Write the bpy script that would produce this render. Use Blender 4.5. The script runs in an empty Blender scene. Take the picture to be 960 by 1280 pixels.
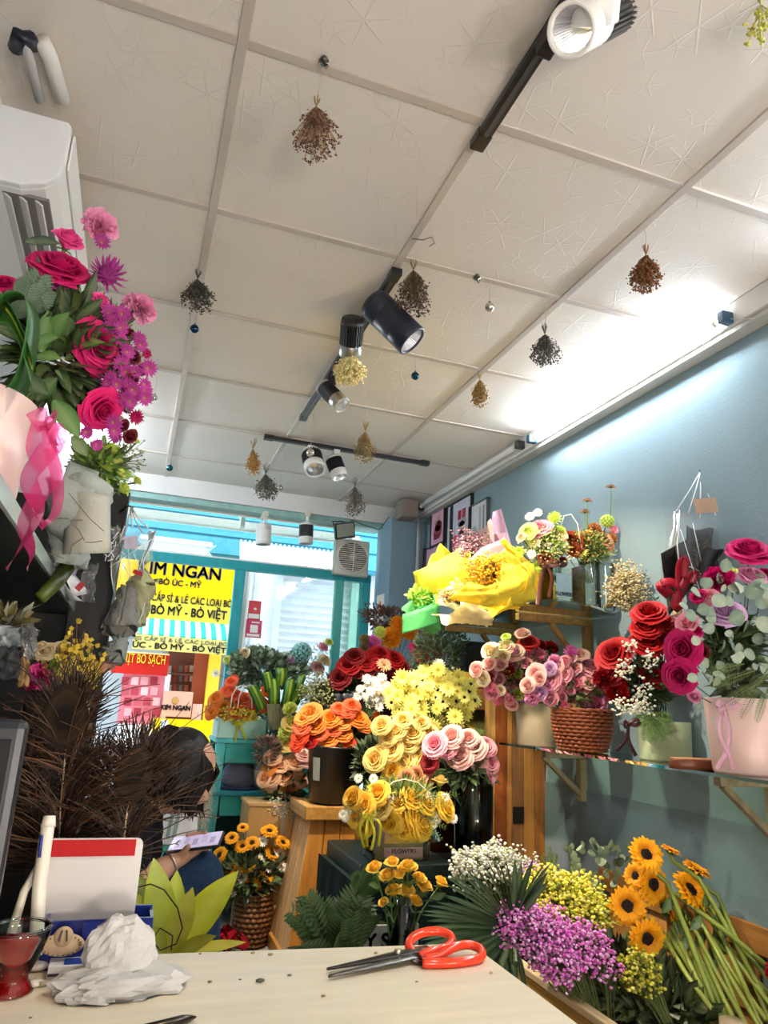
import bpy, math, random
import numpy as np
from mathutils import Vector, Matrix, Quaternion, noise as mnoise

random.seed(7)
SC = bpy.context.scene
COL = SC.collection
CEIL = 2.5          # ceiling height, camera 1.1 m above the floor
EYE = Vector((0.0, 0.0, 1.1))
F = 891.0           # focal length in pixels of the 960x1280 frame

# ------------------------------------------------------------------ camera
def cam_axes(yaw=.3220, pitch=.2637, roll=.0521):
    cy, sy, cp, sp = math.cos(yaw), math.sin(yaw), math.cos(pitch), math.sin(pitch)
    f = Vector((sy*cp, cy*cp, sp)); r = Vector((cy, -sy, 0)); u = r.cross(f)
    c, s = math.cos(roll), math.sin(roll)
    return c*r+s*u, -s*r+c*u, f
CR, CU, CF = cam_axes()
cam = bpy.data.objects.new('camera', bpy.data.cameras.new('camera'))
COL.objects.link(cam)
cam.matrix_world = Matrix(((CR.x, CU.x, -CF.x, EYE.x), (CR.y, CU.y, -CF.y, EYE.y), (CR.z, CU.z, -CF.z, EYE.z), (0, 0, 0, 1)))
cam.data.sensor_fit = 'VERTICAL'; cam.data.sensor_height = 36; cam.data.lens = 36*F/1280
cam.data.clip_start = .02
SC.camera = cam

# ------------------------------------------------------------------ world, exposure, lamps
SC.view_settings.view_transform = 'Standard'; SC.view_settings.look = 'None'
SC.view_settings.exposure = 0.85; SC.view_settings.gamma = 1; SC.view_settings.use_curve_mapping = False
wd = bpy.data.worlds.new('overcast_sky'); SC.world = wd; wd.use_nodes = True
wd.node_tree.nodes['Background'].inputs[0].default_value = (.86, .93, 1, 1)
wd.node_tree.nodes['Background'].inputs[1].default_value = 3.3
TUBE_POWER = 45.0
def spot(loc, target, power, col=(1, .85, .65), size=60, blend=.5, rad=.03):
    l = bpy.data.lights.new('spot_beam', 'SPOT'); l.energy = power; l.color = col
    l.spot_size = math.radians(size); l.spot_blend = blend; l.shadow_soft_size = rad
    o = bpy.data.objects.new('spot_beam', l); COL.objects.link(o); o.location = loc
    o.rotation_euler = (Vector(target)-Vector(loc)).to_track_quat('-Z', 'Y').to_euler()
    return o

# ------------------------------------------------------------------ pixel helpers (a direction of the photograph met with a real plane)
def ray(u, v): return CR*((u-480)/F)+CU*((640-v)/F)+CF
def W(u, v, y):
    d = ray(u, v); return EYE+d*(y/d.y)
def WX(u, v, x):
    d = ray(u, v); return EYE+d*(x/d.x)
def WZ(u, v, z):
    d = ray(u, v); return EYE+d*((z-EYE.z)/d.z)
def S(px, p): return px*((Vector(p)-EYE).dot(CF))/F

# ------------------------------------------------------------------ colours
def lin(c): return c/12.92 if c <= .04045 else ((c+.055)/1.055)**2.4
def H(h):
    if not isinstance(h, str): return tuple(h)
    return tuple(lin(int(h[i:i+2], 16)/255) for i in (0, 2, 4))
def mix(a, b, t): return tuple(x+(y-x)*t for x, y in zip(a, b))
def jit(c, k=.12):
    s = 1+random.uniform(-k, k); return tuple(max(0, min(1, x*s)) for x in c)

# ------------------------------------------------------------------ mesh builder
ICO_V = []; 
_g = (1+5**.5)/2
for a, b in ((-1, _g), (1, _g), (-1, -_g), (1, -_g)): ICO_V.append(Vector((a, b, 0)).normalized())
for a, b in ((-1, _g), (1, _g), (-1, -_g), (1, -_g)): ICO_V.append(Vector((0, a, b)).normalized())
for a, b in ((-1, _g), (1, _g), (-1, -_g), (1, -_g)): ICO_V.append(Vector((b, 0, a)).normalized())
ICO_F = [(0,11,5),(0,5,1),(0,1,7),(0,7,10),(0,10,11),(1,5,9),(5,11,4),(11,10,2),(10,7,6),(7,1,8),(3,9,4),(3,4,2),(3,2,6),(3,6,8),(3,8,9),(4,9,5),(2,4,11),(6,2,10),(8,6,7),(9,8,1)]
OCT_V = [Vector(v) for v in ((1,0,0),(-1,0,0),(0,1,0),(0,-1,0),(0,0,1),(0,0,-1))]
OCT_F = [(0,2,4),(2,1,4),(1,3,4),(3,0,4),(2,0,5),(1,2,5),(3,1,5),(0,3,5)]

class MB:
    def __init__(s): s.v = []; s.f = []; s.c = []; s.m = []; s.mi = 0
    def add(s, vs, fs, col):
        n = len(s.v); s.v.extend(tuple(v) for v in vs)
        if col and isinstance(col[0], (tuple, list)): s.c.extend(col)
        else: s.c.extend([col]*len(vs))
        for f in fs: s.f.append(tuple(i+n for i in f)); s.m.append(s.mi)
        return s
    def patch(s, nu, nv, fn, col, wrap=False):
        """grid: fn(u,v) -> point, u,v in 0..1; col colour or fn(u,v)"""
        vs = []; cs = []
        for j in range(nv+1):
            for i in range(nu+1):
                u, v = i/nu, j/nv; vs.append(fn(u, v)); cs.append(col(u, v) if callable(col) else col)
        fs = [(j*(nu+1)+i, j*(nu+1)+i+1, (j+1)*(nu+1)+i+1, (j+1)*(nu+1)+i) for j in range(nv) for i in range(nu)]
        return s.add(vs, fs, cs)
    def tube(s, pts, r, n=6, col=(1,1,1), cap=True):
        pts = [Vector(p) for p in pts]; k = len(pts)
        rs = list(r) if isinstance(r, (list, tuple)) else [r]*k
        vs = []; cs = []; prev = None
        for i, p in enumerate(pts):
            d = (pts[min(i+1, k-1)]-pts[max(i-1, 0)])
            d = d.normalized() if d.length > 1e-9 else Vector((0, 0, 1))
            if prev is None: a = d.orthogonal().normalized()
            else:
                a = prev-d*prev.dot(d); a = a.normalized() if a.length > 1e-6 else d.orthogonal().normalized()
            prev = a; b = d.cross(a)
            for q in range(n):
                t = 2*math.pi*q/n; vs.append(p+(a*math.cos(t)+b*math.sin(t))*rs[i])
                cs.append(col[i] if isinstance(col[0], (tuple, list)) else col)
        fs = [(i*n+q, i*n+(q+1) % n, (i+1)*n+(q+1) % n, (i+1)*n+q) for i in range(k-1) for q in range(n)]
        if cap and n > 2: fs += [tuple(range(n-1, -1, -1)), tuple(range((k-1)*n, k*n))]
        return s.add(vs, fs, cs)
    def lathe(s, prof, n=24, col=(1,1,1), c=(0,0,0), cap=True, sx=1, sy=1, mat=None):
        vs = []; c = Vector(c)
        for r, z in prof:
            for q in range(n):
                t = 2*math.pi*q/n; p = Vector((r*math.cos(t)*sx, r*math.sin(t)*sy, z)); vs.append(c+(mat @ p if mat else p))
        k = len(prof)
        fs = [(i*n+q, i*n+(q+1) % n, (i+1)*n+(q+1) % n, (i+1)*n+q) for i in range(k-1) for q in range(n)]
        if cap: fs += [tuple(range(n-1, -1, -1)), tuple(range((k-1)*n, k*n))]
        return s.add(vs, fs, col)
    def box(s, c, d, col=(1,1,1), rot=None):
        c = Vector(c); hx, hy, hz = d[0]/2, d[1]/2, d[2]/2
        vs = [Vector((x*hx, y*hy, z*hz)) for z in (-1, 1) for y in (-1, 1) for x in (-1, 1)]
        if rot: vs = [rot @ v for v in vs]
        return s.add([c+v for v in vs], [(0,2,3,1),(4,5,7,6),(0,1,5,4),(2,6,7,3),(0,4,6,2),(1,3,7,5)], col)
    def bx(s, lo, hi, col=(1,1,1)):
        return s.box([(a+b)/2 for a, b in zip(lo, hi)], [abs(b-a) for a, b in zip(lo, hi)], col)
    def bar(s, a, b, w, h, col=(1,1,1), up=(0,0,1)):
        a, b = Vector(a), Vector(b); d = b-a; L = d.length; z = d.normalized(); x = z.cross(Vector(up))
        x = x.normalized() if x.length > 1e-5 else z.orthogonal().normalized(); y = z.cross(x)
        m = Matrix((x, y, z)).transposed()
        return s.box((a+b)/2, (w, h, L), col, m)
    def ball(s, c, r, col, lo=True, sc=(1,1,1)):
        V, Fc = (OCT_V, OCT_F) if lo else (ICO_V, ICO_F); c = Vector(c)
        return s.add([c+Vector((v.x*sc[0], v.y*sc[1], v.z*sc[2]))*r for v in V], Fc, col)
    def sphere(s, c, r, col, nu=16, nv=10, sc=(1,1,1), mat=None):
        c = Vector(c)
        def fn(u, v):
            a, b = 2*math.pi*u, math.pi*v
            p = Vector((math.sin(b)*math.cos(a)*sc[0], math.sin(b)*math.sin(a)*sc[1], -math.cos(b)*sc[2]))*r
            return c+(mat @ p if mat else p)
        return s.patch(nu, nv, fn, col)
    def leaf(s, p, d, n, L, w, col, bend=.3, seg=4, fold=.25, pw=1.0):
        """leaf blade from p along d (unit), face normal n; pw<1 round, >1 pointed"""
        p = Vector(p); d = Vector(d).normalized(); n = Vector(n); x = d.cross(n)
        x = x.normalized() if x.length > 1e-5 else d.orthogonal().normalized(); n = x.cross(d)
        vs = []; cs = []
        for j in range(seg+1):
            t = j/seg; ww = w*.5*(math.sin(math.pi*min(1, .06+t*.94))**pw if j < seg else .03)
            q = p+d*(L*t*(1-.15*bend*t))-n*(bend*L*.5*t*t)
            for k in (-1, 0, 1):
                vs.append(q+x*(k*ww)+n*(abs(k)*ww*fold)); cc = col if k else mix(col, (1, 1, .6), .12); cs.append(cc)
        fs = [(j*3+k, j*3+k+1, (j+1)*3+k+1, (j+1)*3+k) for j in range(seg) for k in (0, 1)]
        return s.add(vs, fs, cs)
    def mesh(s, name, mats, smooth=True):
        me = bpy.data.meshes.new(name); me.from_pydata(s.v, [], s.f)
        if not isinstance(mats, (list, tuple)): mats = [mats]
        for m in mats: me.materials.append(m)
        if len(mats) > 1: me.polygons.foreach_set('material_index', s.m)
        at = me.color_attributes.new('Col', 'FLOAT_COLOR', 'POINT')
        arr = np.ones((len(s.v), 4), np.float32); arr[:, :3] = np.array([c[:3] for c in s.c], np.float32).reshape(-1, 3)
        at.data.foreach_set('color', arr.ravel())
        if smooth: me.polygons.foreach_set('use_smooth', [True]*len(s.f))
        me.update(); return me

WL = {}   # world place of every empty or part, so that meshes can be given in world coordinates
def thing(name, label, cat, loc=(0, 0, 0), group=None):
    o = bpy.data.objects.new(name, None); COL.objects.link(o); o.empty_display_size = .05
    o.location = loc; o['label'] = label; o['category'] = cat; WL[o.name] = Vector(loc)
    if group: o['group'] = group
    return o
def part(name, mb, parent=None, mats=None, label=None, smooth=True, bevel=0, solid=0, kind=None, sub=0, auto=None):
    base = WL[parent.name] if parent else Vector((0, 0, 0))
    if parent: mb.v = [(x-base.x, y-base.y, z-base.z) for x, y, z in mb.v]
    me = mb.mesh(name, mats or M['matte'], smooth)
    o = bpy.data.objects.new(name, me); COL.objects.link(o)
    if parent: o.parent = parent
    WL[o.name] = base
    if solid: md = o.modifiers.new('solid', 'SOLIDIFY'); md.thickness = solid; md.offset = 0
    if bevel:
        md = o.modifiers.new('bevel', 'BEVEL'); md.width = bevel; md.segments = 2; md.limit_method = 'ANGLE'; md.harden_normals = False
    if sub: md = o.modifiers.new('sub', 'SUBSURF'); md.levels = sub; md.render_levels = sub
    if label: o['label'] = label
    if kind: o['kind'] = kind
    return o
def solo(name, mb, label, cat, mats=None, group=None, loc=None, **k):
    """a thing that is one mesh; its origin moves to its base"""
    if loc is None:
        a = np.array([list(map(float, v)) for v in mb.v]); loc = (float((a[:, 0].min()+a[:, 0].max())/2), float((a[:, 1].min()+a[:, 1].max())/2), float(a[:, 2].min()))
    mb.v = [(v[0]-loc[0], v[1]-loc[1], v[2]-loc[2]) for v in mb.v]
    o = part(name, mb, None, mats, label, **k); o.location = loc; o['category'] = cat; WL[o.name] = Vector(loc)
    if group: o['group'] = group
    return o
def struct(name, mb, mats=None, parent=None, **k):
    o = part(name, mb, parent, mats, smooth=k.pop('smooth', False), **k)
    if not parent: o['kind'] = 'structure'
    return o
def inst(name, me, parent, loc, d=(0, 0, 1), roll=None, sc=1.0, label=None):
    o = bpy.data.objects.new(name, me); COL.objects.link(o)
    base = WL[parent.name] if parent else Vector((0, 0, 0))
    q = Vector(d).to_track_quat('Z', 'Y') @ Quaternion((0, 0, 1), random.uniform(0, 6.28) if roll is None else roll)
    o.location = Vector(loc)-base; o.rotation_mode = 'QUATERNION'; o.rotation_quaternion = q
    o.scale = (sc, sc, sc) if not isinstance(sc, (tuple, list)) else sc
    if parent: o.parent = parent
    WL[o.name] = Vector(loc)
    if label: o['label'] = label
    return o
def text(s, loc, size, mat, parent, rot=(math.pi/2, 0, 0), name='lettering', align='CENTER', ext=.0015, wide=1.0, bold=0.0):
    cu = bpy.data.curves.new(name, 'FONT'); cu.body = s; cu.size = size; cu.align_x = align; cu.align_y = 'CENTER'
    cu.extrude = ext; cu.materials.append(mat)
    tmp = bpy.data.objects.new(name, cu); COL.objects.link(tmp); bpy.context.view_layer.update()
    me = bpy.data.meshes.new_from_object(tmp.evaluated_get(bpy.context.evaluated_depsgraph_get())); bpy.data.objects.remove(tmp); me.name = name
    if bold:      # heavier strokes: the outline repeated a little to each side
        vs = [v.co.copy() for v in me.vertices]; fs = [tuple(p.vertices) for p in me.polygons]; n = len(vs); m2 = bpy.data.meshes.new(name)
        m2.from_pydata([v+Vector((dx, dy, 0)) for dx, dy in ((-bold, 0), (bold, 0), (0, bold), (0, -bold)) for v in vs], [], [tuple(i+k*n for i in f) for k in range(4) for f in fs]); m2.materials.append(mat); me = m2
    o = bpy.data.objects.new(name, me); COL.objects.link(o)
    base = WL[parent.name] if parent else Vector((0, 0, 0))
    o.location = Vector(loc)-base; o.rotation_euler = rot; o.scale = (wide, 1, 1)
    if parent: o.parent = parent
    return o

# ------------------------------------------------------------------ materials
M = {}
def mat(name, rough=.6, spec=.3, metal=0.0, base=None, noise=0.0, nscale=8.0, bump=0.0, bscale=60.0, objvar=0.0, transl=0.0, stretch=None, emit=None, coat=0.0):
    """principled material; colour from the mesh attribute 'Col' (or base), broken up by noise and by a value that differs per object"""
    m = bpy.data.materials.new(name); m.use_nodes = True; nt = m.node_tree; N = nt.nodes; L = nt.links
    b = N['Principled BSDF']; b.inputs['Roughness'].default_value = rough; b.inputs['Metallic'].default_value = metal
    b.inputs['Specular IOR Level'].default_value = spec; b.inputs['Coat Weight'].default_value = coat
    if base is None:
        a = N.new('ShaderNodeAttribute'); a.attribute_name = 'Col'; c = a.outputs['Color']
    else:
        a = N.new('ShaderNodeRGB'); a.outputs[0].default_value = (*H(base), 1); c = a.outputs[0]
    tc = N.new('ShaderNodeTexCoord'); co = tc.outputs['Object']
    if stretch:
        mp = N.new('ShaderNodeMapping'); mp.inputs['Scale'].default_value = stretch; L.new(co, mp.inputs['Vector']); co = mp.outputs[0]
    if noise or objvar:
        hv = N.new('ShaderNodeHueSaturation'); L.new(c, hv.inputs['Color'])
        ad = N.new('ShaderNodeMath'); ad.operation = 'ADD'; ad.inputs[0].default_value = 1-noise/2-objvar/2; ad.inputs[1].default_value = 0
        last = None
        if noise:
            nz = N.new('ShaderNodeTexNoise'); nz.inputs['Scale'].default_value = nscale; nz.inputs['Detail'].default_value = 5; L.new(co, nz.inputs['Vector'])
            mr = N.new('ShaderNodeMapRange'); mr.inputs[1].default_value = .3; mr.inputs[2].default_value = .7; mr.inputs[3].default_value = 0; mr.inputs[4].default_value = noise
            L.new(nz.outputs[0], mr.inputs[0]); L.new(mr.outputs[0], ad.inputs[1]); last = ad.outputs[0]
        if objvar:
            oi = N.new('ShaderNodeObjectInfo'); mu = N.new('ShaderNodeMath'); mu.operation = 'MULTIPLY_ADD'; mu.inputs[1].default_value = objvar
            L.new(oi.outputs['Random'], mu.inputs[0]); L.new(ad.outputs[0], mu.inputs[2]); last = mu.outputs[0]
        L.new(last, hv.inputs['Value']); c = hv.outputs[0]
    L.new(c, b.inputs['Base Color'])
    if bump:
        nb = N.new('ShaderNodeTexNoise'); nb.inputs['Scale'].default_value = bscale; nb.inputs['Detail'].default_value = 4; L.new(co, nb.inputs['Vector'])
        bp = N.new('ShaderNodeBump'); bp.inputs['Strength'].default_value = bump; bp.inputs['Distance'].default_value = .01
        L.new(nb.outputs[0], bp.inputs['Height']); L.new(bp.outputs[0], b.inputs['Normal'])
    if transl:
        t = N.new('ShaderNodeBsdfTranslucent'); L.new(c, t.inputs[0]); mx = N.new('ShaderNodeMixShader'); mx.inputs[0].default_value = transl
        L.new(b.outputs[0], mx.inputs[1]); L.new(t.outputs[0], mx.inputs[2]); L.new(mx.outputs[0], N['Material Output'].inputs[0])
    if emit:
        b.inputs['Emission Color'].default_value = (*H(emit[0]), 1); b.inputs['Emission Strength'].default_value = emit[1]
    M[name] = m; return m
mat('matte', .6, .3, noise=.08)
mat('satin', .35, .5, noise=.05)
mat('gloss', .12, .5)
mat('metal', .28, .5, 1.0, noise=.05)
mat('petal', .55, .25, noise=.10, nscale=30, objvar=.22, transl=.25)
mat('leaf', .38, .45, noise=.25, nscale=25, objvar=.15, transl=.12)
mat('paper', .6, .25, noise=.10, nscale=12, bump=.5, bscale=38, transl=.3)
mat('fabric', .85, .1, noise=.15, nscale=30, bump=.2, bscale=300)
mat('ribbon', .35, .4, noise=.08, nscale=20, transl=.2)
mat('wood', .5, .3, noise=.5, nscale=5, stretch=(9, 9, .7), objvar=.22, bump=.08, bscale=12)
mat('wood_y', .5, .3, noise=.5, nscale=5, stretch=(9, .7, 9), objvar=.22, bump=.08, bscale=12)
mat('tabletop', .42, .4, noise=.12, nscale=4, stretch=(1.5, 14, 14), coat=.1)
mat('painted', .5, .35, noise=.22, nscale=7, stretch=(4, 4, 1), objvar=.1)
mat('wall_paint', .75, .2, noise=.10, nscale=1.6, bump=.18, bscale=160)
mat('plaster', .8, .2, noise=.12, nscale=2.5, bump=.15, bscale=90)
mat('facade', .8, .2, noise=.08, nscale=1.5)
mat('pulp', .9, .1, noise=.3, nscale=40)
mat('glow_warm', .3, .3, base='FFF2DC', emit=('FFE9C8', 9))
mat('ink', .6, .2, base='5C5C60', noise=.04)
mat('ink_black', .5, .2, base='15161A', noise=.04)
mat('ink_white', .5, .2, base='F6F4F0', noise=.04)
mat('ink_yellow', .5, .2, base='F9E23A', noise=.04)
mat('tube_dim', .4, .3, base='FFFFFF', emit=('EAF3FF', 56))
mat('tube_light', .4, .3, base='FFFFFF', emit=('EAF3FF', TUBE_POWER))

def clear(name, tint=(1, 1, 1), gloss=.12, rough=.02, alpha=0.0, colr=(1, 1, 1), fres=1.25):
    """thin clear sheet: see-through plus reflection that grows at grazing angles, plus a share of milky body (alpha)"""
    m = bpy.data.materials.new(name); m.use_nodes = True; nt = m.node_tree; N = nt.nodes; L = nt.links; N.remove(N['Principled BSDF'])
    tr = N.new('ShaderNodeBsdfTransparent'); tr.inputs[0].default_value = (*tint, 1)
    gl = N.new('ShaderNodeBsdfGlossy'); gl.inputs['Roughness'].default_value = rough
    lw = N.new('ShaderNodeFresnel'); lw.inputs[0].default_value = fres
    ad = N.new('ShaderNodeMath'); ad.operation = 'ADD'; ad.use_clamp = True; ad.inputs[1].default_value = gloss*.4; L.new(lw.outputs[0], ad.inputs[0])
    mx = N.new('ShaderNodeMixShader'); L.new(ad.outputs[0], mx.inputs[0]); L.new(tr.outputs[0], mx.inputs[1]); L.new(gl.outputs[0], mx.inputs[2])
    out = mx.outputs[0]
    if alpha:
        df = N.new('ShaderNodeBsdfDiffuse'); df.inputs[0].default_value = (*colr, 1); tl = N.new('ShaderNodeBsdfTranslucent'); tl.inputs[0].default_value = (*colr, 1)
        m1 = N.new('ShaderNodeMixShader'); m1.inputs[0].default_value = .5; L.new(df.outputs[0], m1.inputs[1]); L.new(tl.outputs[0], m1.inputs[2])
        m2 = N.new('ShaderNodeMixShader'); m2.inputs[0].default_value = alpha; L.new(out, m2.inputs[1]); L.new(m1.outputs[0], m2.inputs[2]); out = m2.outputs[0]
    L.new(out, N['Material Output'].inputs[0]); M[name] = m; return m
clear('glass', (.93, .97, .95), .12)
clear('shelf_glass', (.72, .84, .76), .25)
clear('film', (.97, .98, .99), .3, .12, .10, (.9, .92, .95), 1.35)
clear('organza', (1, .62, .78), .05, .3, .5, H('E8468E'), 1.1)
clear('acrylic', (.9, .9, .9), .1, .2, .86, H('DCD8D8'))
clear('red_drink', (.95, .10, .10), .1, .05, .55, H('D8141C'), 1.2)

# ceiling board: embossed six-armed stars scattered over the board (fine relief of the real boards)
def ceiling_material():
    m = mat('ceiling_board', .6, .3, base='E6DED5', noise=.05, nscale=2); nt = m.node_tree; N = nt.nodes; L = nt.links
    ge = N.new('ShaderNodeNewGeometry'); hs = None
    def mth(op, a, b=None):
        q = N.new('ShaderNodeMath'); q.operation = op
        for i, x in enumerate((a, b)):
            if x is None: continue
            if isinstance(x, (int, float)): q.inputs[i].default_value = x
            else: L.new(x, q.inputs[i])
        return q.outputs[0]
    for sc, rad, arms in ((5.5, .40, 6), (9, .34, 5)):
        vo = N.new('ShaderNodeTexVoronoi'); vo.voronoi_dimensions = '2D'; vo.inputs['Scale'].default_value = sc; L.new(ge.outputs['Position'], vo.inputs['Vector'])
        sp = N.new('ShaderNodeVectorMath'); sp.operation = 'SCALE'; sp.inputs['Scale'].default_value = sc; L.new(ge.outputs['Position'], sp.inputs[0])
        sp2 = N.new('ShaderNodeVectorMath'); sp2.operation = 'SCALE'; sp2.inputs['Scale'].default_value = sc; L.new(vo.outputs['Position'], sp2.inputs[0])
        df = N.new('ShaderNodeVectorMath'); df.operation = 'SUBTRACT'; L.new(sp.outputs[0], df.inputs[0]); L.new(sp2.outputs[0], df.inputs[1])
        xy = N.new('ShaderNodeSeparateXYZ'); L.new(df.outputs[0], xy.inputs[0])
        cc = N.new('ShaderNodeSeparateColor'); L.new(vo.outputs['Color'], cc.inputs[0])
        ang = mth('ADD', mth('ARCTAN2', xy.outputs[1], xy.outputs[0]), mth('MULTIPLY', cc.outputs[0], 6.28))
        r = mth('SQRT', mth('ADD', mth('MULTIPLY', xy.outputs[0], xy.outputs[0]), mth('MULTIPLY', xy.outputs[1], xy.outputs[1])))
        arm = mth('ABSOLUTE', mth('SINE', mth('MULTIPLY', ang, arms/2)))
        wdt = mth('MULTIPLY', arm, r)                       # distance from an arm
        on = mth('SUBTRACT', 1, mth('MULTIPLY', wdt, 1/.045)); on = mth('MAXIMUM', on, 0)
        mr = N.new('ShaderNodeMapRange'); mr.inputs[1].default_value = rad; mr.inputs[2].default_value = rad*.8; L.new(r, mr.inputs[0])
        h = mth('MULTIPLY', on, mr.outputs[0]); hs = h if hs is None else mth('MAXIMUM', hs, mth('MULTIPLY', h, .7))
    bp = N.new('ShaderNodeBump'); bp.inputs['Strength'].default_value = .35; bp.inputs['Distance'].default_value = .004
    L.new(hs, bp.inputs['Height']); L.new(bp.outputs[0], N['Principled BSDF'].inputs['Normal'])
ceiling_material()
# ================================================================== SETTING
XL, XR, YB, YF = -.52, 1.86, -1.4, 4.92
WHITE, TEAL, BLUEG = H('E8E6E2'), H('1E9AA2'), H('8FA3AC')
def wallbox(name, lo, hi, col, m='wall_paint'):
    return struct(name, MB().bx(lo, hi, H(col)), M[m])
wr = wallbox('wall_right', (XR, YB, 0), (XR+.12, 5.05, 2.62), '879DA4')
for z0, z1, n in ((0, .45, 0), (.455, .80, 0)):     # boarded dado with a joint along it
    part('wall_panel', MB().bx((XR-.008, YB, z0), (XR, 4.6, z1), H('76858E')), wr, M['wall_paint'], bevel=.002, smooth=False)
wl = wallbox('wall_left', (XL-.12, YB, 0), (XL, 5.05, 2.62), 'A5ADAF')
wb = wallbox('wall_back', (XL-.12, YB-.12, 0), (XR+.12, YB, 2.62), 'C9C8C4')
wf = struct('wall_front', MB().bx((XR-.02, YF-.04, 0), (4.2, YF+.1, 5.2), H('B9C3C8')).bx((-4, YF-.04, 0), (-.40, YF+.1, 5.2), H('B9C3C8')).bx((-.40, YF-.04, 2.40), (XR, YF+.1, 5.2), H('DADAD6')), M['plaster'])
pil = struct('wall_corner', MB().bx((1.60, 4.60, 0), (XR, YF, 2.38), H('86A0AF')), M['wall_paint'])
fl = struct('floor', MB().bx((XL-.12, YB, -.1), (XR+.12, 5.05, -.006), H('6E6C68')), M['plaster'])
tm = MB().box((0, 0, 0), (.396, .396, .012), H('A8A39B')).mesh('floor_tile', M['satin'], False)
for i in range(6):
    for j in range(13):
        inst('floor_tile', tm, fl, (XL+.2+.4*i, .1+.4*j, -.006), roll=0)
ce = struct('ceiling', MB().bx((XL-.12, YB-.12, CEIL+.03), (XR+.12, 5.05, CEIL+.12), H('8A8782')), M['plaster'])
# boards in a metal grid, 60 x 60 cm
TX, TY = .0501, 1.3067
def tile_mesh(k):
    random.seed(50+k); a, b = random.uniform(-.004, .006), random.uniform(-.004, .004)
    mb = MB()
    mb.patch(6, 6, lambda u, v: Vector(((u-.5)*.594, (v-.5)*.594, -a*math.sin(math.pi*u)*math.sin(math.pi*v)*1.5+b*(u-.5)*(v-.5))), (1, 1, 1))
    return mb.mesh('ceiling_tile', M['ceiling_board'])
tms = [tile_mesh(k) for k in range(5)]
for i in range(-1, 4):
    for j in range(-5, 6):
        x, y = TX+.6*(i+.5)-.0, TY+.6*(j+.5)
        if y > 4.75 or y < YB: continue
        if i == 3: continue
        inst('ceiling_tile', tms[(i*3+j*7) % 5], ce, (x, y, CEIL+random.uniform(0, .003)), roll=0)
def rail(lo, hi): part('grid_rail', MB().bx(lo, hi, H('C6BBB0')), ce, M['satin'], smooth=False, bevel=.001)
for i in range(0, 4): rail((TX+.6*i-.012, YB, CEIL-.006), (TX+.6*i+.012, 4.8, CEIL+.004))
for j in range(-4, 7):
    for i in range(-1, 3): rail((max(XL, TX+.6*i+.0125), TY+.6*j-.012, CEIL-.005), (TX+.6*(i+1)-.0125, TY+.6*j+.012, CEIL+.004))
tb = MB().bx((XL, YB, CEIL-.02), (XL+.03, 4.8, CEIL), WHITE); struct('trim_1', tb, M['plaster'])
bm_ = MB().bx((XL, 4.78, 2.375), (XR, 4.96, CEIL+.03), H('DEDEDC')); struct('trim_2', bm_, M['plaster'])
struct('trim_3', MB().bx((XL, 4.80, 2.335), (1.6, 4.98, 2.374), H('8FB4AE')), M['painted'])
# trunking along the right wall
tk = thing('cable_trunking', 'long white trunking along the top of the blue wall that carries the tube lights', 'trunking', (1.82, 1.6, 2.41))
part('base', MB().bx((1.785, YB, 2.415), (XR-.001, 4.59, CEIL-.002), H('DAD8D2')), tk, M['satin'], bevel=.004, smooth=False)
part('lower_ledge', MB().bx((1.80, YB, 2.395), (XR-.001, 4.59, 2.414), H('B9B6AF')), tk, M['matte'], bevel=.003, smooth=False)
def tube_lamp(y0, y1, z, label, lit, x=1.757, gap=None, col='C8C6C2'):
    t = thing('fluorescent_tube', label, 'tube light', (x, (y0+y1)/2, z-.02))
    part('tube', MB().tube([(x, y0+.03, z), (x, y1-.03, z)], .0135, 12, H('ECEBE8')), t, (M['tube_dim'] if x < 0 else M['tube_light']) if lit else M['gloss'])
    for y, s in ((y0, 1), (y1, -1)):
        part('end_cap', MB().tube([(x, y+s*.03, z), (x, y+s*.045, z)], .0145, 12, H('E6E2D8')), t, M['satin'])
        part('lamp_holder', MB().bx((x-.017, y-.014, z-.02), (x+.03, y+.016, z+.022), H('284A66') if lit else H('2A2A2C')), t, M['satin'], bevel=.004, smooth=False)
    return t
tl = tube_lamp(1.70, 2.98, 2.436, 'glowing fluorescent tube with blue holders along the top of the right wall', True)
part('wire', MB().tube([(1.77, 1.69, 2.43), (1.80, 1.62, 2.40), (1.83, 1.5, 2.42), (1.84, 1.2, 2.40)], .0025, 5, H('D8D8D8')), tl, M['matte'])
tube_lamp(3.10, 4.48, 2.445, 'unlit fluorescent tube with dark holders beyond the glowing one near the corner', False)
tube_lamp(.1, 1.36, 2.436, 'added fluorescent fill tube above the near end of the right wall outside the picture', True)  # unseen tube added to brighten the near part of the room
tube_lamp(3.30, 4.56, 2.436, 'glowing fluorescent tube high on the left wall behind the air conditioner', True, x=XL+.07)

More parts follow.
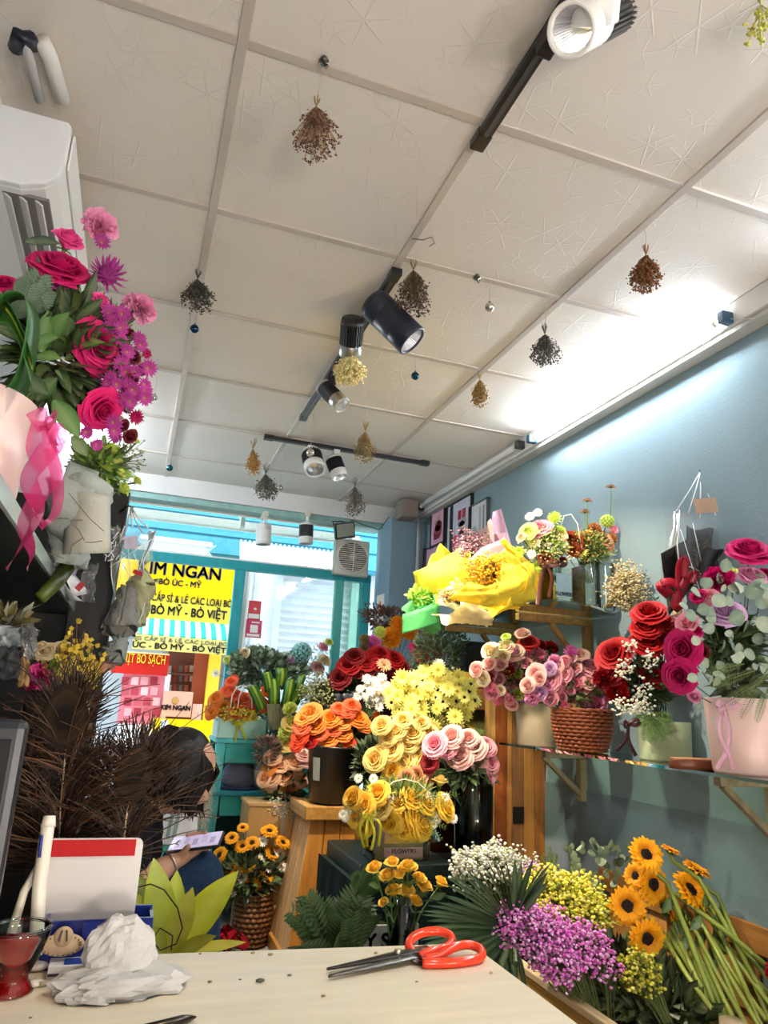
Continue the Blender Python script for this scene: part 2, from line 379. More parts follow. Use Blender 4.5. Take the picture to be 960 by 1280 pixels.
# ------------------------------------------------------------------ shop front: door, fixed panel, transom
T2 = H('2FA9B0')
d1 = struct('door_1', MB().bx((-.40, YF-.03, 1.945), (1.56, YF+.03, 2.005), TEAL), M['painted'])
def dpart(name, lo, hi, c=TEAL, m='painted', b=.004): return part(name, MB().bx(lo, hi, c), d1, M[m], bevel=b, smooth=False)
dpart('post', (.585, YF-.03, 0), (.655, YF+.03, 1.945)); dpart('post', (-.40, YF-.03, 0), (-.33, YF+.03, 1.945))
dpart('post', (1.30, YF-.03, 0), (1.36, YF+.03, 1.945), H('4FB0A8')); dpart('post', (1.49, YF-.03, 0), (1.56, YF+.03, 1.945), T2)
dpart('rail', (.655, YF-.025, .02), (1.30, YF+.025, .12))
dpart('glass_pane', (.655, YF-.004, .12), (1.30, YF+.004, 1.945), (1, 1, 1), 'glass', 0)
dpart('glass_pane', (1.36, YF-.004, .02), (1.49, YF+.004, 1.945), (1, 1, 1), 'shelf_glass', 0)
w1 = struct('window_1', MB().bx((-.40, YF-.02, 2.005), (-.36, YF+.02, 2.34), WHITE).bx((1.31, YF-.02, 2.005), (1.345, YF+.02, 2.34), WHITE).bx((-.36, YF-.02, 2.005), (1.31, YF+.02, 2.018), WHITE).bx((-.36, YF-.02, 2.325), (1.31, YF+.02, 2.34), WHITE), M['satin'])
part('glass_pane', MB().bx((-.36, YF-.003, 2.018), (1.31, YF+.003, 2.325), (1, 1, 1)), w1, M['glass'], smooth=False)
# two red notices stuck on the glass
for u, v, w, h, top, lab in ((318, 775, 15.5, 24, H('C8102E'), 'small red payment notice stuck on the shop glass, the upper one'), (317, 786, 20, 22, H('C21F55'), 'crimson payment notice with blank white square below the other on the glass')):
    v = 763 if top[1] < H('C21F55')[1]-.005 else 786
    p = W(u, v, YF-.006); w_, h_ = S(w, p), S(h, p)
    t = thing('notice', lab, 'sign', (p.x, p.y, p.z-h_/2))
    part('card', MB().box(p, (w_, .002, h_), top), t, M['satin'], smooth=False)
    if v == 763:
        part('white_strip', MB().box(p+Vector((0, -.002, -h_*.3)), (w_*.86, .002, h_*.24), H('F2F2F0')), t, M['satin'], smooth=False)
        part('emblem', MB().box(p+Vector((w_*.05, -.002, h_*.08)), (w_*.22, .002, h_*.1), H('F2F2F0'), Matrix.Rotation(.5, 3, 'Y')), t, M['satin'], smooth=False)
    else:
        part('white_square', MB().box(p+Vector((w_*.02, -.002, h_*.0)), (w_*.48, .002, h_*.44), H('F2F2F0')), t, M['satin'], smooth=False)
        part('white_strip', MB().box(p+Vector((0, -.002, -h_*.36)), (w_*.8, .002, h_*.14), H('F2F2F0')), t, M['satin'], smooth=False)
        part('white_strip', MB().box(p+Vector((.01, -.002, h_*.36)), (w_*.5, .002, h_*.08), H('F2F2F0')), t, M['satin'], smooth=False)

# extractor fan in the corner above the door
fc = W(440, 697, 4.84); fs = S(22.5, fc)
t = thing('extractor_fan', 'white square extractor fan with round slatted guard in the top corner', 'fan', (fc.x, fc.y, fc.z-fs))
part('housing', MB().box(fc+Vector((0, .03, 0)), (fs*2, .07, fs*2.05), H('D9D4C6')), t, M['satin'], bevel=.012, smooth=False)
rm = Matrix.Rotation(math.pi/2, 3, 'X')
part('guard_ring', MB().lathe([(fs*.9, 0), (fs*.9, .03), (fs*.84, .035), (fs*.82, .01)], 32, H('E4DFD2'), fc+Vector((0, -.005, 0)), cap=False, mat=rm), t, M['satin'])
part('dark_well', MB().lathe([(fs*.82, .0), (fs*.82, .004)], 32, H('6A6458'), fc+Vector((0, -.006, 0)), mat=rm), t, M['matte'])
bl = MB()
for k in range(5):
    a = k*2*math.pi/5+.4; d = Vector((math.cos(a), 0, math.sin(a))); s_ = Vector((-math.sin(a), 0, math.cos(a)))
    bl.patch(2, 4, lambda u, v: fc+Vector((0, -.016+(u-.5)*.012, 0))+d*(fs*(.2+.55*v))+s_*((u-.5)*fs*(.25+.4*v)), H('8A8068'))
part('fan_blades', bl, t, M['satin'], solid=.002)
part('hub', MB().lathe([(fs*.2, 0), (fs*.2, .02), (fs*.12, .028)], 20, H('CDBF95'), fc+Vector((0, -.01, 0)), mat=rm), t, M['satin'])
for k in range(15):
    zz = -.78+1.56*k/14; hw = math.sqrt(max(.0, .83**2-zz**2))*fs
    part('guard_slat', MB().bx((fc.x-hw, fc.y-.041, fc.z+zz*fs-.0022), (fc.x+hw, fc.y-.036, fc.z+zz*fs+.0022), H('EFEBDF')), t, M['satin'], smooth=False)
part('guard_bar', MB().bx((fc.x-.003, fc.y-.044, fc.z-fs*.82), (fc.x+.003, fc.y-.04, fc.z+fs*.82), H('EFEBDF')), t, M['satin'], smooth=False)
# flood light under the beam
p = W(432, 662, 4.72); w_, h_ = S(13, p), S(10, p); q = Matrix.Rotation(-.25, 3, 'Y') @ Matrix.Rotation(.35, 3, 'X')
t = thing('flood_light', 'black framed flood light hanging from the beam left of the extractor fan', 'flood light', (p.x, p.y, p.z-h_))
part('body', MB().box(p+Vector((0, .03, .0)), (w_*2, .04, h_*2), H('232426'), q), t, M['satin'], bevel=.006, smooth=False)
part('glass', MB().box(p+Vector((0, .004, -.003)), (w_*1.7, .006, h_*1.6), H('9A9C8C'), q), t, M['gloss'], smooth=False)
part('bracket', MB().tube([p+Vector((-w_, .03, .0)), p+Vector((-w_*1.15, .05, .06)), p+Vector((-w_*.3, .07, .075)), p+Vector((w_*1.1, .06, .06)), p+Vector((w_, .03, 0))], .004, 6, H('2A2A2C')), t, M['metal'])
part('power_wire', MB().tube([p+Vector((.02, .05, .03)), p+Vector((.05, .04, .085)), p+Vector((.14, .03, .06)), p+Vector((.25, .0, .03)), p+Vector((.30, -.06, .12))], .003, 5, H('2A2A2C')), t, M['matte'])
# junction box at the top of the corner and the pipe down the wall
p = W(494, 645, 4.5)
t = thing('junction_box', 'grey brown square box at the top of the far right corner', 'box', (1.68, 4.5, 2.36))
part('body', MB().bx((1.62, 4.46, 2.36), (1.74, 4.598, 2.49), H('8B8178')), t, M['matte'], bevel=.006, smooth=False)
part('lid', MB().bx((1.625, 4.45, 2.367), (1.735, 4.459, 2.483), H('95897F')), t, M['matte'], bevel=.003, smooth=False)
solo('wall_pipe', MB().tube([(1.79, 4.57, .9), (1.79, 4.57, 2.40)], .013, 10, H('B9BDBE')), 'thin grey pipe running down the wall by the corner pillar', 'pipe', M['satin'])

# ------------------------------------------------------------------ across the alley
YO = 8.6
def rect(u0, v0, u1, v1, y):                      # pixel rectangle on a plane across the alley -> centre, width, height
    a, b, c_, d = W(u0, (v0+v1)/2, y), W(u1, (v0+v1)/2, y), W((u0+u1)/2, v0, y), W((u0+u1)/2, v1, y)
    return (a+b)/2, abs(b.x-a.x), abs(c_.z-d.z)
def obox(u0, v0, u1, v1, col, y=YO, dep=.05, mb=None):
    c_, w, h = rect(u0, v0, u1, v1, y); return (mb or MB()).box(c_, (w, dep, h), H(col))
struct('wall_facade', MB().bx((-6, YO+.35, 0), (9, YO+.5, 2.75), H('B0BAC0')).bx((-6, YO+.2, 2.75), (9, YO+.5, 6), H('4E9DB4')), M['facade'])
struct('alley_ground', MB().bx((-8, 5.05, -.2), (10, 12, -.04), H('C9C7C2')), M['plaster'])
for k in range(9):
    z = 2.78+.23*k
    solo('siding_board', MB().bx((-5.9, YO+.165, z), (8.9, YO+.199, z+.2), H('E4EAEC') if k in (3, 6) else H('4E9DB4')), ('white' if k in (3, 6) else 'blue')+' siding board across the upper wall of the house opposite, '+['lowest', 'second', 'third', 'fourth', 'fifth', 'sixth', 'seventh', 'eighth', 'top'][k]+' course', 'siding', M['facade'], group='siding of the house opposite', smooth=False)
sh = thing('meat_shop', 'yellow butcher shop across the alley with a striped awning', 'shop', W(230, 930, YO))
part('upper_signboard', obox(120, 696, 302, 748, 'F2C400', YO), sh, M['facade'], smooth=False)
part('lower_signboard', obox(120, 746, 299, 786, 'E8CC40', YO, .06), sh, M['facade'], smooth=False)
part('valance', obox(165, 797, 286, 815, 'DCCB70', YO-.45, .03), sh, M['facade'], smooth=False)
a0, w, h = rect(165, 772, 291, 797, YO-.4); n = 19
for k in range(n):
    x0 = a0.x-w/2+w*k/n; x1 = x0+w/n
    mb = MB().patch(1, 3, lambda u, v: Vector((x0+(x1-x0)*u, YO-.02-.43*v, a0.z+h/2-h*(v**1.4))), H('35B7A2') if k % 2 else H('F6F8F7'))
    part('awning_stripe', mb, sh, M['facade'], solid=.01)
part('dark_opening', obox(205, 813, 262, 905, '7A4B3C', YO+.3, .02), sh, M['facade'], smooth=False)
part('shop_shelf', obox(208, 842, 240, 844, '6A3C2C', YO+.1, .2), sh, M['facade'], smooth=False)
for k in range(14):
    u = 209+(k % 5)*7; v = 832+(k//5)*12
    part('packet', obox(u, v, u+5, v+8, ['B8A090', '8A3B2A', '6E5A50', 'A8583A', 'D2B79C'][k % 5], YO+.16, .06), sh, M['facade'], smooth=False)
part('cabinet', obox(240, 815, 258, 890, 'B3573A', YO+.12, .1), sh, M['facade'], smooth=False)
part('counter', obox(190, 899, 262, 926, 'F2C400', YO-.05, .4), sh, M['facade'], smooth=False)
part('pillar', obox(256, 812, 271, 930, 'F3C63A', YO, .1), sh, M['facade'], smooth=False)
part('price_card', obox(201, 900, 210, 911, 'DDE3E6', YO-.27, .01), sh, M['facade'], smooth=False)
part('window_frame', obox(150, 838, 208, 936, 'F2F2F2', YO+.02, .04), sh, M['facade'], smooth=False)
part('window_print', obox(150, 842, 203, 905, 'D9747E', YO-.005, .01), sh, M['facade'], smooth=False)
for k in range(16):
    u = 152+(k % 4)*12+3*(k//8); v = 846+(k//4)*13
    part('meat_picture', obox(u, v, u+9, v+10, ['B8434F', 'E3A0A4', 'C45A62', 'EBC0BE', '9E3440'][(k*3) % 5], YO-.014, .006), sh, M['facade'], smooth=False)
part('red_sign', obox(140, 815, 211, 843, 'C4261E', YO-.12, .04), sh, M['facade'], smooth=False)
part('red_sign_edge', obox(140, 815, 212, 817, 'F1D9A0', YO-.15, .02), sh, M['facade'], smooth=False)
part('poster', obox(203, 864, 240, 896, 'D9A58E', YO-.1, .02), sh, M['facade'], smooth=False)
pp = W(219, 876, YO-.115)
part('crest', MB().lathe([(S(4.5, pp), 0), (S(3.2, pp), .004), (S(1.2, pp), .006)], 20, H('B98A4E'), pp, mat=rm), sh, M['facade'])
part('vase_print', obox(240, 880, 252, 900, 'E2B5A4', YO-.06, .02), sh, M['facade'], smooth=False)
def otext(s, u0, u1, v, y, ink, bold=.0, size=None):
    a, b = W(u0, v, y), W(u1, v, y); ob = text(s, (a+b)/2, size or .2, M[ink], sh, ext=.004, bold=bold)
    wd_ = max(v.co.x for v in ob.data.vertices)-min(v.co.x for v in ob.data.vertices)
    if wd_ > 0: ob.scale.x = abs(b.x-a.x)/wd_
    return ob
otext('KIM NGAN', 172, 277, 714, YO-.03, 'ink', .008, .20); otext('BÒ ÚC - MỸ', 198, 252, 729.5, YO-.03, 'ink', .003, .095)
otext('CUNG CẤP SỈ & LẺ CÁC LOẠI BÒ', 160, 291, 750, YO-.04, 'ink', .002, .115)
otext('BÒ ÚC - BÒ MỸ - BÒ VIỆT', 136, 284, 764, YO-.04, 'ink', .004, .14)
otext('CUNG CẤP SỈ & LẺ CÁC LOẠI BÒ', 150, 285, 801, YO-.47, 'ink', .0, .058); otext('BÒ ÚC - BÒ MỸ - BÒ VIỆT', 144, 283, 809, YO-.47, 'ink', .0025, .085)
otext('THỊT BÒ SẠCH', 148, 207, 824, YO-.145, 'ink_yellow', .0, .14)
otext('KIM NGAN', 201, 238, 885, YO-.115, 'ink_black', .003, .072)
# bracket: white wall with pipes, shutter, lattice, canopies
wp = solo('white_pillar', obox(299, 705, 338, 1000, 'E6E9EE', YO+.1, .2), 'white wall strip between the yellow shop and the grey shutter opposite', 'wall strip', M['facade'], smooth=False)
for u in (316, 321): solo('drain_pipe', MB().tube([W(u, 715, YO-.05), Vector((W(u, 715, YO-.05).x, YO-.05, .2))], .022, 8, H('B7BCC6')), 'thin grey pipe on the white wall opposite, '+('nearer the yellow shop' if u == 316 else 'nearer the shutter'), 'pipe', M['satin'])
rs = thing('roller_shutter', 'grey metal roller shutter closed over the shop front opposite', 'shutter', W(385, 1000, YO))
c0, w, h = rect(343, 718, 432, 960, YO)
part('guide_rail', MB().box(c0+Vector((-w/2-.04, 0, 0)), (.08, .1, h), H('C3CBD3')), rs, M['satin'], smooth=False)
part('guide_rail', MB().box(c0+Vector((w/2+.04, 0, 0)), (.08, .1, h), H('9FC3BE')), rs, M['satin'], smooth=False)
k = 0; z = c0.z+h/2
sm = MB().patch(1, 5, lambda u, v: Vector(((u-.5)*w, -.035*math.sin(math.pi*min(1, v*1.15)), -v*.085)), lambda u, v: H('C9CDD6')).mesh('slat', M['satin'])
while z > .2:
    inst('slat', sm, rs, (c0.x, YO, z), roll=0); z -= .087
part('shutter_box', MB().box((c0.x, YO-.05, c0.z+h/2+.06), (w+.2, .2, .14), H('D5DAE0')), rs, M['satin'], smooth=False)
cn = thing('corrugated_canopy', 'white corrugated sheet canopy above the shutter opposite', 'canopy', W(350, 712, 7.9))
def corr(u, v): 
    a = W(300+130*u, 676+26*u*.6, 8.2); b = W(300+130*u, 700+30*u*.6, 7.4)
    q_ = a.lerp(b, v); return q_+Vector((0, 0, .018*math.sin(u*150)))
part('sheet', MB().patch(220, 2, corr, H('F2F3F2')), cn, M['facade'], solid=.006)
lt = thing('lattice_fence', 'white lattice strip on the house opposite, seen through the top window', 'lattice', W(215, 695, 8.2))
c0, w, h = rect(176, 676, 262, 694, 8.25); mb = MB()
nb = 26
for k in range(nb):
    x = c0.x-w/2+w*(k+.5)/nb; s_ = h*.5
    for dx in (s_, -s_): mb.bar((x-dx, 8.25, c0.z-h/2), (x+dx, 8.25+.012*(1 if dx > 0 else 0), c0.z+h/2), .02, .008, H('F3F3F0'))
part('lattice_strips', mb, lt, M['facade'], smooth=False, kind='stuff')
part('top_bar', MB().box(c0+Vector((0, 0, h/2)), (w+.05, .04, .05), H('F5F5F2')), lt, M['facade'], smooth=False)
part('bottom_bar', MB().box(c0+Vector((0, 0, -h/2)), (w+.05, .04, .05), H('F5F5F2')), lt, M['facade'], smooth=False)
# folded shutter rails above the glass, outside
sr = thing('shutter_rails', 'white metal rails of the shop shutter folded above the top window', 'shutter', (.6, 5.12, 2.27))
for k in range(4): part('rail', MB().bx((-.5, 5.10+.035*k, 2.262+.026*k), (1.55, 5.128+.035*k, 2.282+.026*k), H('F1F1EE')), sr, M['satin'], smooth=False, bevel=.003)
for x in (-.3, .6, 1.4): part('bracket', MB().bx((x, 5.005, 2.27), (x+.03, 5.10, 2.44), H('D8D8D4')), sr, M['satin'], smooth=False)
# ================================================================== CEILING FITTINGS
BLK, SIL = H('1B1B1E'), H('C9C4BC')
def track(a, b, label):
    a, b = Vector(a), Vector(b); t = thing('light_track', label, 'light track', (a+b)/2)
    part('rail', MB().bar(a, b, .034, .02, BLK), t, M['satin'], smooth=False, bevel=.002)
    d = (b-a).normalized()
    part('groove', MB().bar(a+d*.02-Vector((0, 0, .0105)), b-d*.02-Vector((0, 0, .0105)), .012, .004, H('4A4A4C')), t, M['satin'], smooth=False)
    for p, s in ((a, 1), (b, -1)): part('end_cap', MB().bar(p-d*.004*s, p+d*.05*s, .038, .026, H('151517')), t, M['satin'], smooth=False, bevel=.003)
    return t
zc = CEIL-.017
track((.655, -.5, zc), (.655, 1.37, zc), 'black light track under the ceiling carrying the white reflector lamp')
track((.655, 1.96, zc), (.655, 3.35, zc), 'black light track in the middle of the ceiling carrying three spotlights')
ta, tb_ = WZ(331, 546, zc), WZ(535, 580, zc)
track((ta.x, (ta.y+tb_.y)/2, zc), (tb_.x, (ta.y+tb_.y)/2, zc), 'short black light track running crosswise near the shop front')

def spotlight(label, front, back, r, style, mount, box=None, lit=False):
    front, back, mount = Vector(front), Vector(back), Vector(mount); ax = (front-back); L = ax.length; ax.normalize()
    q = ax.to_track_quat('Z', 'Y').to_matrix(); t = thing('track_spotlight', label, 'spotlight', back)
    bc, fc_, mid = style
    B = lambda prof, col, cap=True: MB().lathe(prof, 28, H(col), back, mat=q, cap=cap)
    part('rear_housing', B([(r*.2, 0), (r*.9, 0), (r, .012*L/.12), (r, L*.12), (r*.97, L*.12)], bc), t, M['satin'])
    fins = MB().lathe([(r*.86, L*.12), (r*.86, L*.68)], 28, H(mid), back, mat=q, cap=False)
    if mid != bc:
        for k in range(28):
            a = 2*math.pi*k/28; fins.add([back+q @ Vector((rr*math.cos(a+da), rr*math.sin(a+da), z)) for z in (L*.12, L*.68) for rr, da in ((r*.85, -.05), (r, -.045), (r, .045), (r*.85, .05))], [(0,1,5,4),(1,2,6,5),(2,3,7,6)], H(mid))
    else: fins = MB().lathe([(r, L*.12), (r, L*.3), (r*.97, L*.31), (r*.97, L*.33), (r, L*.34), (r, L*.68)], 28, H(mid), back, mat=q, cap=False)
    part('heat_sink', fins, t, M['satin'])
    part('front_barrel', B([(r*.97, L*.67), (r*1.0, L*.68), (r*1.0, L*.99), (r*.97, L), (r*.84, L), (r*.80, L*.97)], fc_, False), t, M['metal'] if fc_ == 'C9C4BC' else M['satin'])
    rf = MB()
    for k in range(40):
        a0, a1 = 2*math.pi*k/40, 2*math.pi*(k+.5)/40; a2 = 2*math.pi*(k+1)/40
        pr = [(.82, .975), (.62, .85), (.3, .72)]
        vs = [back+q @ Vector((r*rr*(1.0 if i != 1 else .93)*math.cos(a), r*rr*(1.0 if i != 1 else .93)*math.sin(a), L*zz)) for rr, zz in pr for i, a in enumerate((a0, a1, a2))]
        rf.add(vs, [(0,1,4,3),(1,2,5,4),(3,4,7,6),(4,5,8,7)], H('D6D8DE'))
    part('reflector', rf, t, M['metal'], smooth=False)
    part('lens', MB().lathe([(r*.3, L*.72), (r*.28, L*.725), (.0005, L*.73)], 20, H('F3E9C8'), back, mat=q), t, M['glow_warm'] if lit else M['satin'])
    bc_ = back+ax*L*.45
    part('bracket', MB().bar(bc_+ax.orthogonal().normalized()*0, mount, .022, .012, H(bc if bc != 'C9C4BC' else '1B1B1E')), t, M['satin'], smooth=False, bevel=.003)
    bx_ = box or H('1B1B1E')
    part('driver_box', MB().box(mount+Vector((0, .04, 0)), (.036, .12, .04), bx_), t, M['satin'], smooth=False, bevel=.004)
    return t
f = WZ(713, 38, 2.33)
spotlight('white and black spotlight with ribbed reflector at the top of the picture', f, W(786, 4, f.y+.09), S(32, f), ('F1E9D8', 'F1EFEA', '1B1B1E'), (.655, f.y+.06, 2.46))
spotlight('long matt black spotlight hanging beside a dried bunch in mid ceiling', WZ(516, 427, 2.23), WZ(466, 378, 2.37), S(20.5, WZ(490, 400, 2.33)), ('1E2230', '1E2230', '1E2230'), (.655, 2.12, 2.46))
spotlight('silver and black spotlight pointing down onto glowing dried flowers', W(437.5, 444, 2.36), W(441, 398, 2.25), S(14.5, W(440, 420, 2.3)), ('2A2622', 'C9C4BC', '1B1B1E'), (.655, 2.40, 2.45), lit=True)
spotlight('small silver and black spotlight at the far end of the middle track', W(428, 507, 2.72), W(403, 482, 2.80), S(11, W(415, 495, 2.75)), ('C9C4BC', 'C9C4BC', '1B1B1E'), (.655, 2.78, 2.44), lit=True)
yt = (ta.y+tb_.y)/2
pm = W(392, 566, yt); 
spotlight('white track spotlight with a black band hanging under the crosswise track', W(425, 597, yt-.03), W(416, 572, yt), S(10.5, W(420, 585, yt)), ('E4E2DD', 'E4E2DD', '1B1B1E'), (pm.x+.13, yt, 2.455), box=H('E4E2DD'))
spotlight('white track spotlight with a black wedge shaped head beside a silver bauble', W(394, 588, yt-.06), W(389, 566, yt+.02), S(13, W(390, 578, yt)), ('E4E2DD', 'E4E2DD', '1B1B1E'), (pm.x-.02, yt, 2.455), box=H('E4E2DD'))
for u, v, rr, lab, c in ((329, 664, 9.5, 'white barrel spotlight hanging by wire before the top window', 'E4E2DD'), (382, 663, 9, 'white and black spotlight under the beam right of the white barrel one', '2A2A2E')):
    y = 4.74
    spotlight(lab, W(u, v+17, y), W(u+1, v-9, y), S(rr, W(u, v, y)), ('E4E2DD', 'E4E2DD', c), W(u+3, v-21, y+.02), box=H('D2CDBE'))
def fill_globe(x, y, z, label):  # unseen glowing globe on a pole, added to brighten the ceiling
    t = thing('fill_lamp', label, 'lamp', (x, y, 0)); part('globe', MB().sphere((x, y, z), .12, H('FFF3E0'), 24, 16), t, M['fill_glow']); part('pole', MB().tube([(x, y, .02), (x, y, z-.115)], .012, 10, H('2A2A2C')), t, M['satin']); part('base', MB().lathe([(.13, .002), (.13, .015), (.02, .025)], 28, H('2A2A2C'), (x, y, 0)), t, M['satin'])
mat('fill_glow', .4, .3, base='FFF0DC', emit=('FFF1E6', 54))
fill_globe(1.35, -1.05, .78, 'added white fill globe behind the counter near the right wall, out of the picture')
fill_globe(.35, -1.15, .78, 'added white fill globe behind the counter at the room middle, out of the picture')
spotlight('added fill spotlight on the near end of the first track, out of the picture', (.68, .91, 2.39), (.62, .80, 2.47), .045, ('E4E2DD', 'E4E2DD', '1B1B1E'), (.655, .84, 2.462))  # unseen body added for the fill beam on the crate
spotlight('added fill spotlight on the first track above the counter, out of the picture', (.65, .21, 2.39), (.66, .13, 2.47), .045, ('E4E2DD', 'E4E2DD', '1B1B1E'), (.655, .16, 2.462))  # unseen body added for the fill beam on the counter
# beams of the lamps that are on, then two added fill beams
spot(W(437.5, 446, 2.37)+Vector((0, 0, -.012)), W(485, 1010, 2.6), 60, size=85)
spot(W(430, 510, 2.70), (1.3, 2.9, .9), 110, size=75)
spot(WZ(518, 429, 2.222), (1.7, 2.55, 1.1), 62, size=70)
spot((.66, .9, 2.38), (1.6, 2.05, .8), 210, size=80)  # added fill beam toward the crate and right wall
spot((.66, .2, 2.38), (.35, .75, .77), 22, size=80)  # added fill beam over the counter

# ------------------------------------------------------------------ dried bunches and baubles on strings
def bunch(label, u, v0, v, w, h, y, stem, head, n=150, dot=1.5, spread=1.0):
    """u,v0: string top; v: centre of the head; w,h its size in px"""
    top = W(u, v0, y); sc = S(1, W(u, v, y)); tip = W(u, v-h*.5-14, y); ce_ = W(u, v, y)
    z_up = max(top.z, CEIL-.004)
    t = thing('dried_flower_bunch', label, 'dried flowers', (tip.x, tip.y, ce_.z-h*.5*sc), 'dried bunches hanging from the ceiling')
    part('string', MB().tube([(tip.x, tip.y, z_up), (tip.x+.004, tip.y, (z_up+tip.z)/2), tip], .0013, 4, H('CFC2A6')), t, M['matte'])
    st = MB(); hd = MB(); rnd = random.Random(int(u*13+v))
    kn = tip+Vector((0, 0, -10*sc))
    for k in range(16):
        a = rnd.uniform(0, 6.28); st.tube([tip+Vector((math.cos(a), math.sin(a), rnd.uniform(-.2, 1.2)))*4*sc, kn], .0011, 3, jit(stem))
    for k in range(n):
        while True:
            p = Vector((rnd.uniform(-1, 1), rnd.uniform(-1, 1), rnd.uniform(-1, 1)))
            if p.length < 1: break
        zz = p.z*h*.5; wid = w*.5*(1.0-.35*(p.z+1)/2)
        e = Vector((ce_.x+p.x*wid*sc, ce_.y+p.y*wid*sc, ce_.z+zz*sc))
        m_ = kn.lerp(e, .5)+Vector((rnd.uniform(-3, 3), rnd.uniform(-3, 3), 0))*sc
        st.tube([kn, m_, e], .0006+.0002*(k % 2), 3, jit(stem, .25), cap=False)
        hd.ball(e, dot*sc*rnd.uniform(.7, 1.3), jit(mix(head, stem, rnd.random()*.5), .3), lo=True)
        for q in range(2): hd.ball(e+Vector((rnd.uniform(-1, 1), rnd.uniform(-1, 1), rnd.uniform(-1, 1)))*3.5*sc, dot*sc*rnd.uniform(.6, 1), jit(head, .35), lo=True)
    part('stems', st, t, M['matte'], kind='stuff'); part('seed_heads', hd, t, M['matte'], kind='stuff')
    return t
BR, TAN, GRY = H('8A6A48'), H('A98B58'), H('5C554C')
def yc(u, v): return WZ(u, v, CEIL).y
bunch('reddish brown dried bunch hung from a silver hook at the top', 396, 90, 170, 72, 62, yc(405, 78), H('A58A62'), H('6E3F3C'), 210, 1.7)
bunch('pale yellow dried sprig hanging at the top right corner', 950, -20, 32, 50, 40, yc(960, 5), H('B7B070'), H('D3CF5E'), 30, 3)
bunch('grey dried bunch above a blue bauble at the left', 248, 335, 372, 50, 36, yc(262, 340), GRY, H('4A463E'), 170, 1.4)
bunch('dark brown dried bunch beside the long black spotlight', 517, 325, 370, 54, 54, yc(517, 322), H('7E6A50'), H('4A3B30'), 220, 1.5)
bunch('rusty brown dried bunch hanging nearest the glowing tube', 807, 292, 346, 46, 44, yc(806, 284), H('8F6136'), H('7A4A22'), 260, 1.6)
bunch('small grey dried bunch right of the silver bauble', 681, 405, 440, 48, 34, yc(692, 388), GRY, H('54504A'), 170, 1.4)
bunch('yellow and coral dried bunch lit up under a silver spotlight', 437, 440, 463, 46, 34, 2.36, H('F0D890'), H('FBE6A8'), 330, 2.0)
bunch('small tan dried bunch under the far ceiling grid near the tube', 600, 470, 494, 24, 30, yc(598, 466), H('A58648'), H('9A7434'), 120, 1.4)
bunch('tan dried bunch hanging at the crosswise black track', 457, 525, 562, 34, 36, yc(462, 512), TAN, H('8C7A50'), 160, 1.2)
bunch('small orange tan dried bunch left of the crosswise track', 317, 552, 580, 19, 28, yc(322, 548), H('B08A4C'), H('B5813A'), 110, 1.2)
bunch('grey green dried bunch over the top window beside a silver bauble', 333, 578, 611, 34, 28, yc(345, 560), H('6E6A5C'), H('6A6658'), 140, 1.2)
bunch('wispy grey dried bunch near the flood light', 444, 605, 630, 30, 34, yc(446, 592), H('77705F'), H('8A8272'), 130, 1.1)
def bauble(label, u, v, r, col, y, hook=False, top=None):
    p = W(u, v, y); R_ = S(r, p); t = thing('bauble', label, 'bauble', (p.x, p.y, p.z-R_), 'little glass baubles on strings')
    part('ball', MB().sphere(p, R_, H(col), 16, 12), t, M['shiny'])
    part('cap', MB().tube([p+Vector((0, 0, R_*.9)), p+Vector((0, 0, R_*1.3))], R_*.3, 8, H('8A8A84')), t, M['metal'])
    part('string', MB().tube([p+Vector((0, 0, R_*1.3)), (p.x, p.y, CEIL-.004)], .0011, 4, H('BEB8AC')), t, M['matte'])
mat('shiny', .08, .8, .75)
bauble('dark blue bauble under a grey dried bunch', 243, 411, 5.5, '123A56', yc(248, 395))
bauble('silver bauble hanging right of the long black spotlight', 612, 384, 6, 'C2BDB4', yc(612, 352))
bauble('teal blue bauble below the long black spotlight', 519, 470, 5.2, '12475C', yc(521, 448))
bauble('dark teal bauble by the left end of the beam', 212, 585, 4.2, '1E5A62', yc(218, 545))
bauble('pearl white bauble beside the purple asters', 193, 497, 4.2, 'D8D6CC', yc(196, 470))
bauble('silver bauble hanging before the wedge shaped spotlight', 388, 566, 5, 'C9C5BC', yc(393, 500))
bauble('small silver bauble beside the grey green bunch', 350, 610, 3.8, 'B9B6AE', yc(357, 552))
for u, v, lab in ((405, 78, 'round metal hook holding the reddish bunch'), (596, 348, 'small metal hook on the grid left of the silver bauble')):
    p = WZ(u, v, CEIL-.012); r_ = S(6 if u == 405 else 4.5, p)
    t = thing('ceiling_hook', lab, 'hook', (p.x, p.y, CEIL-.03))
    part('disc', MB().lathe([(r_, 0), (r_*1.05, .004), (r_*.7, .012)], 16, H('6E6A66'), p), t, M['metal'])
    part('hook', MB().tube([p, p+Vector((0, -.003, -.012)), p+Vector((.006, -.003, -.018)), p+Vector((.01, -.003, -.01))], .0018, 5, H('77736E')), t, M['metal'])
solo('loose_wire', MB().tube([WZ(515, 298, 2.49), WZ(528, 300, 2.47), WZ(540, 296, 2.46), WZ(543, 304, 2.45), WZ(537, 308, 2.455)], .0018, 5, H('8A8378')), 'short loose wire curling from the ceiling rail by the middle track', 'wire', M['matte'])

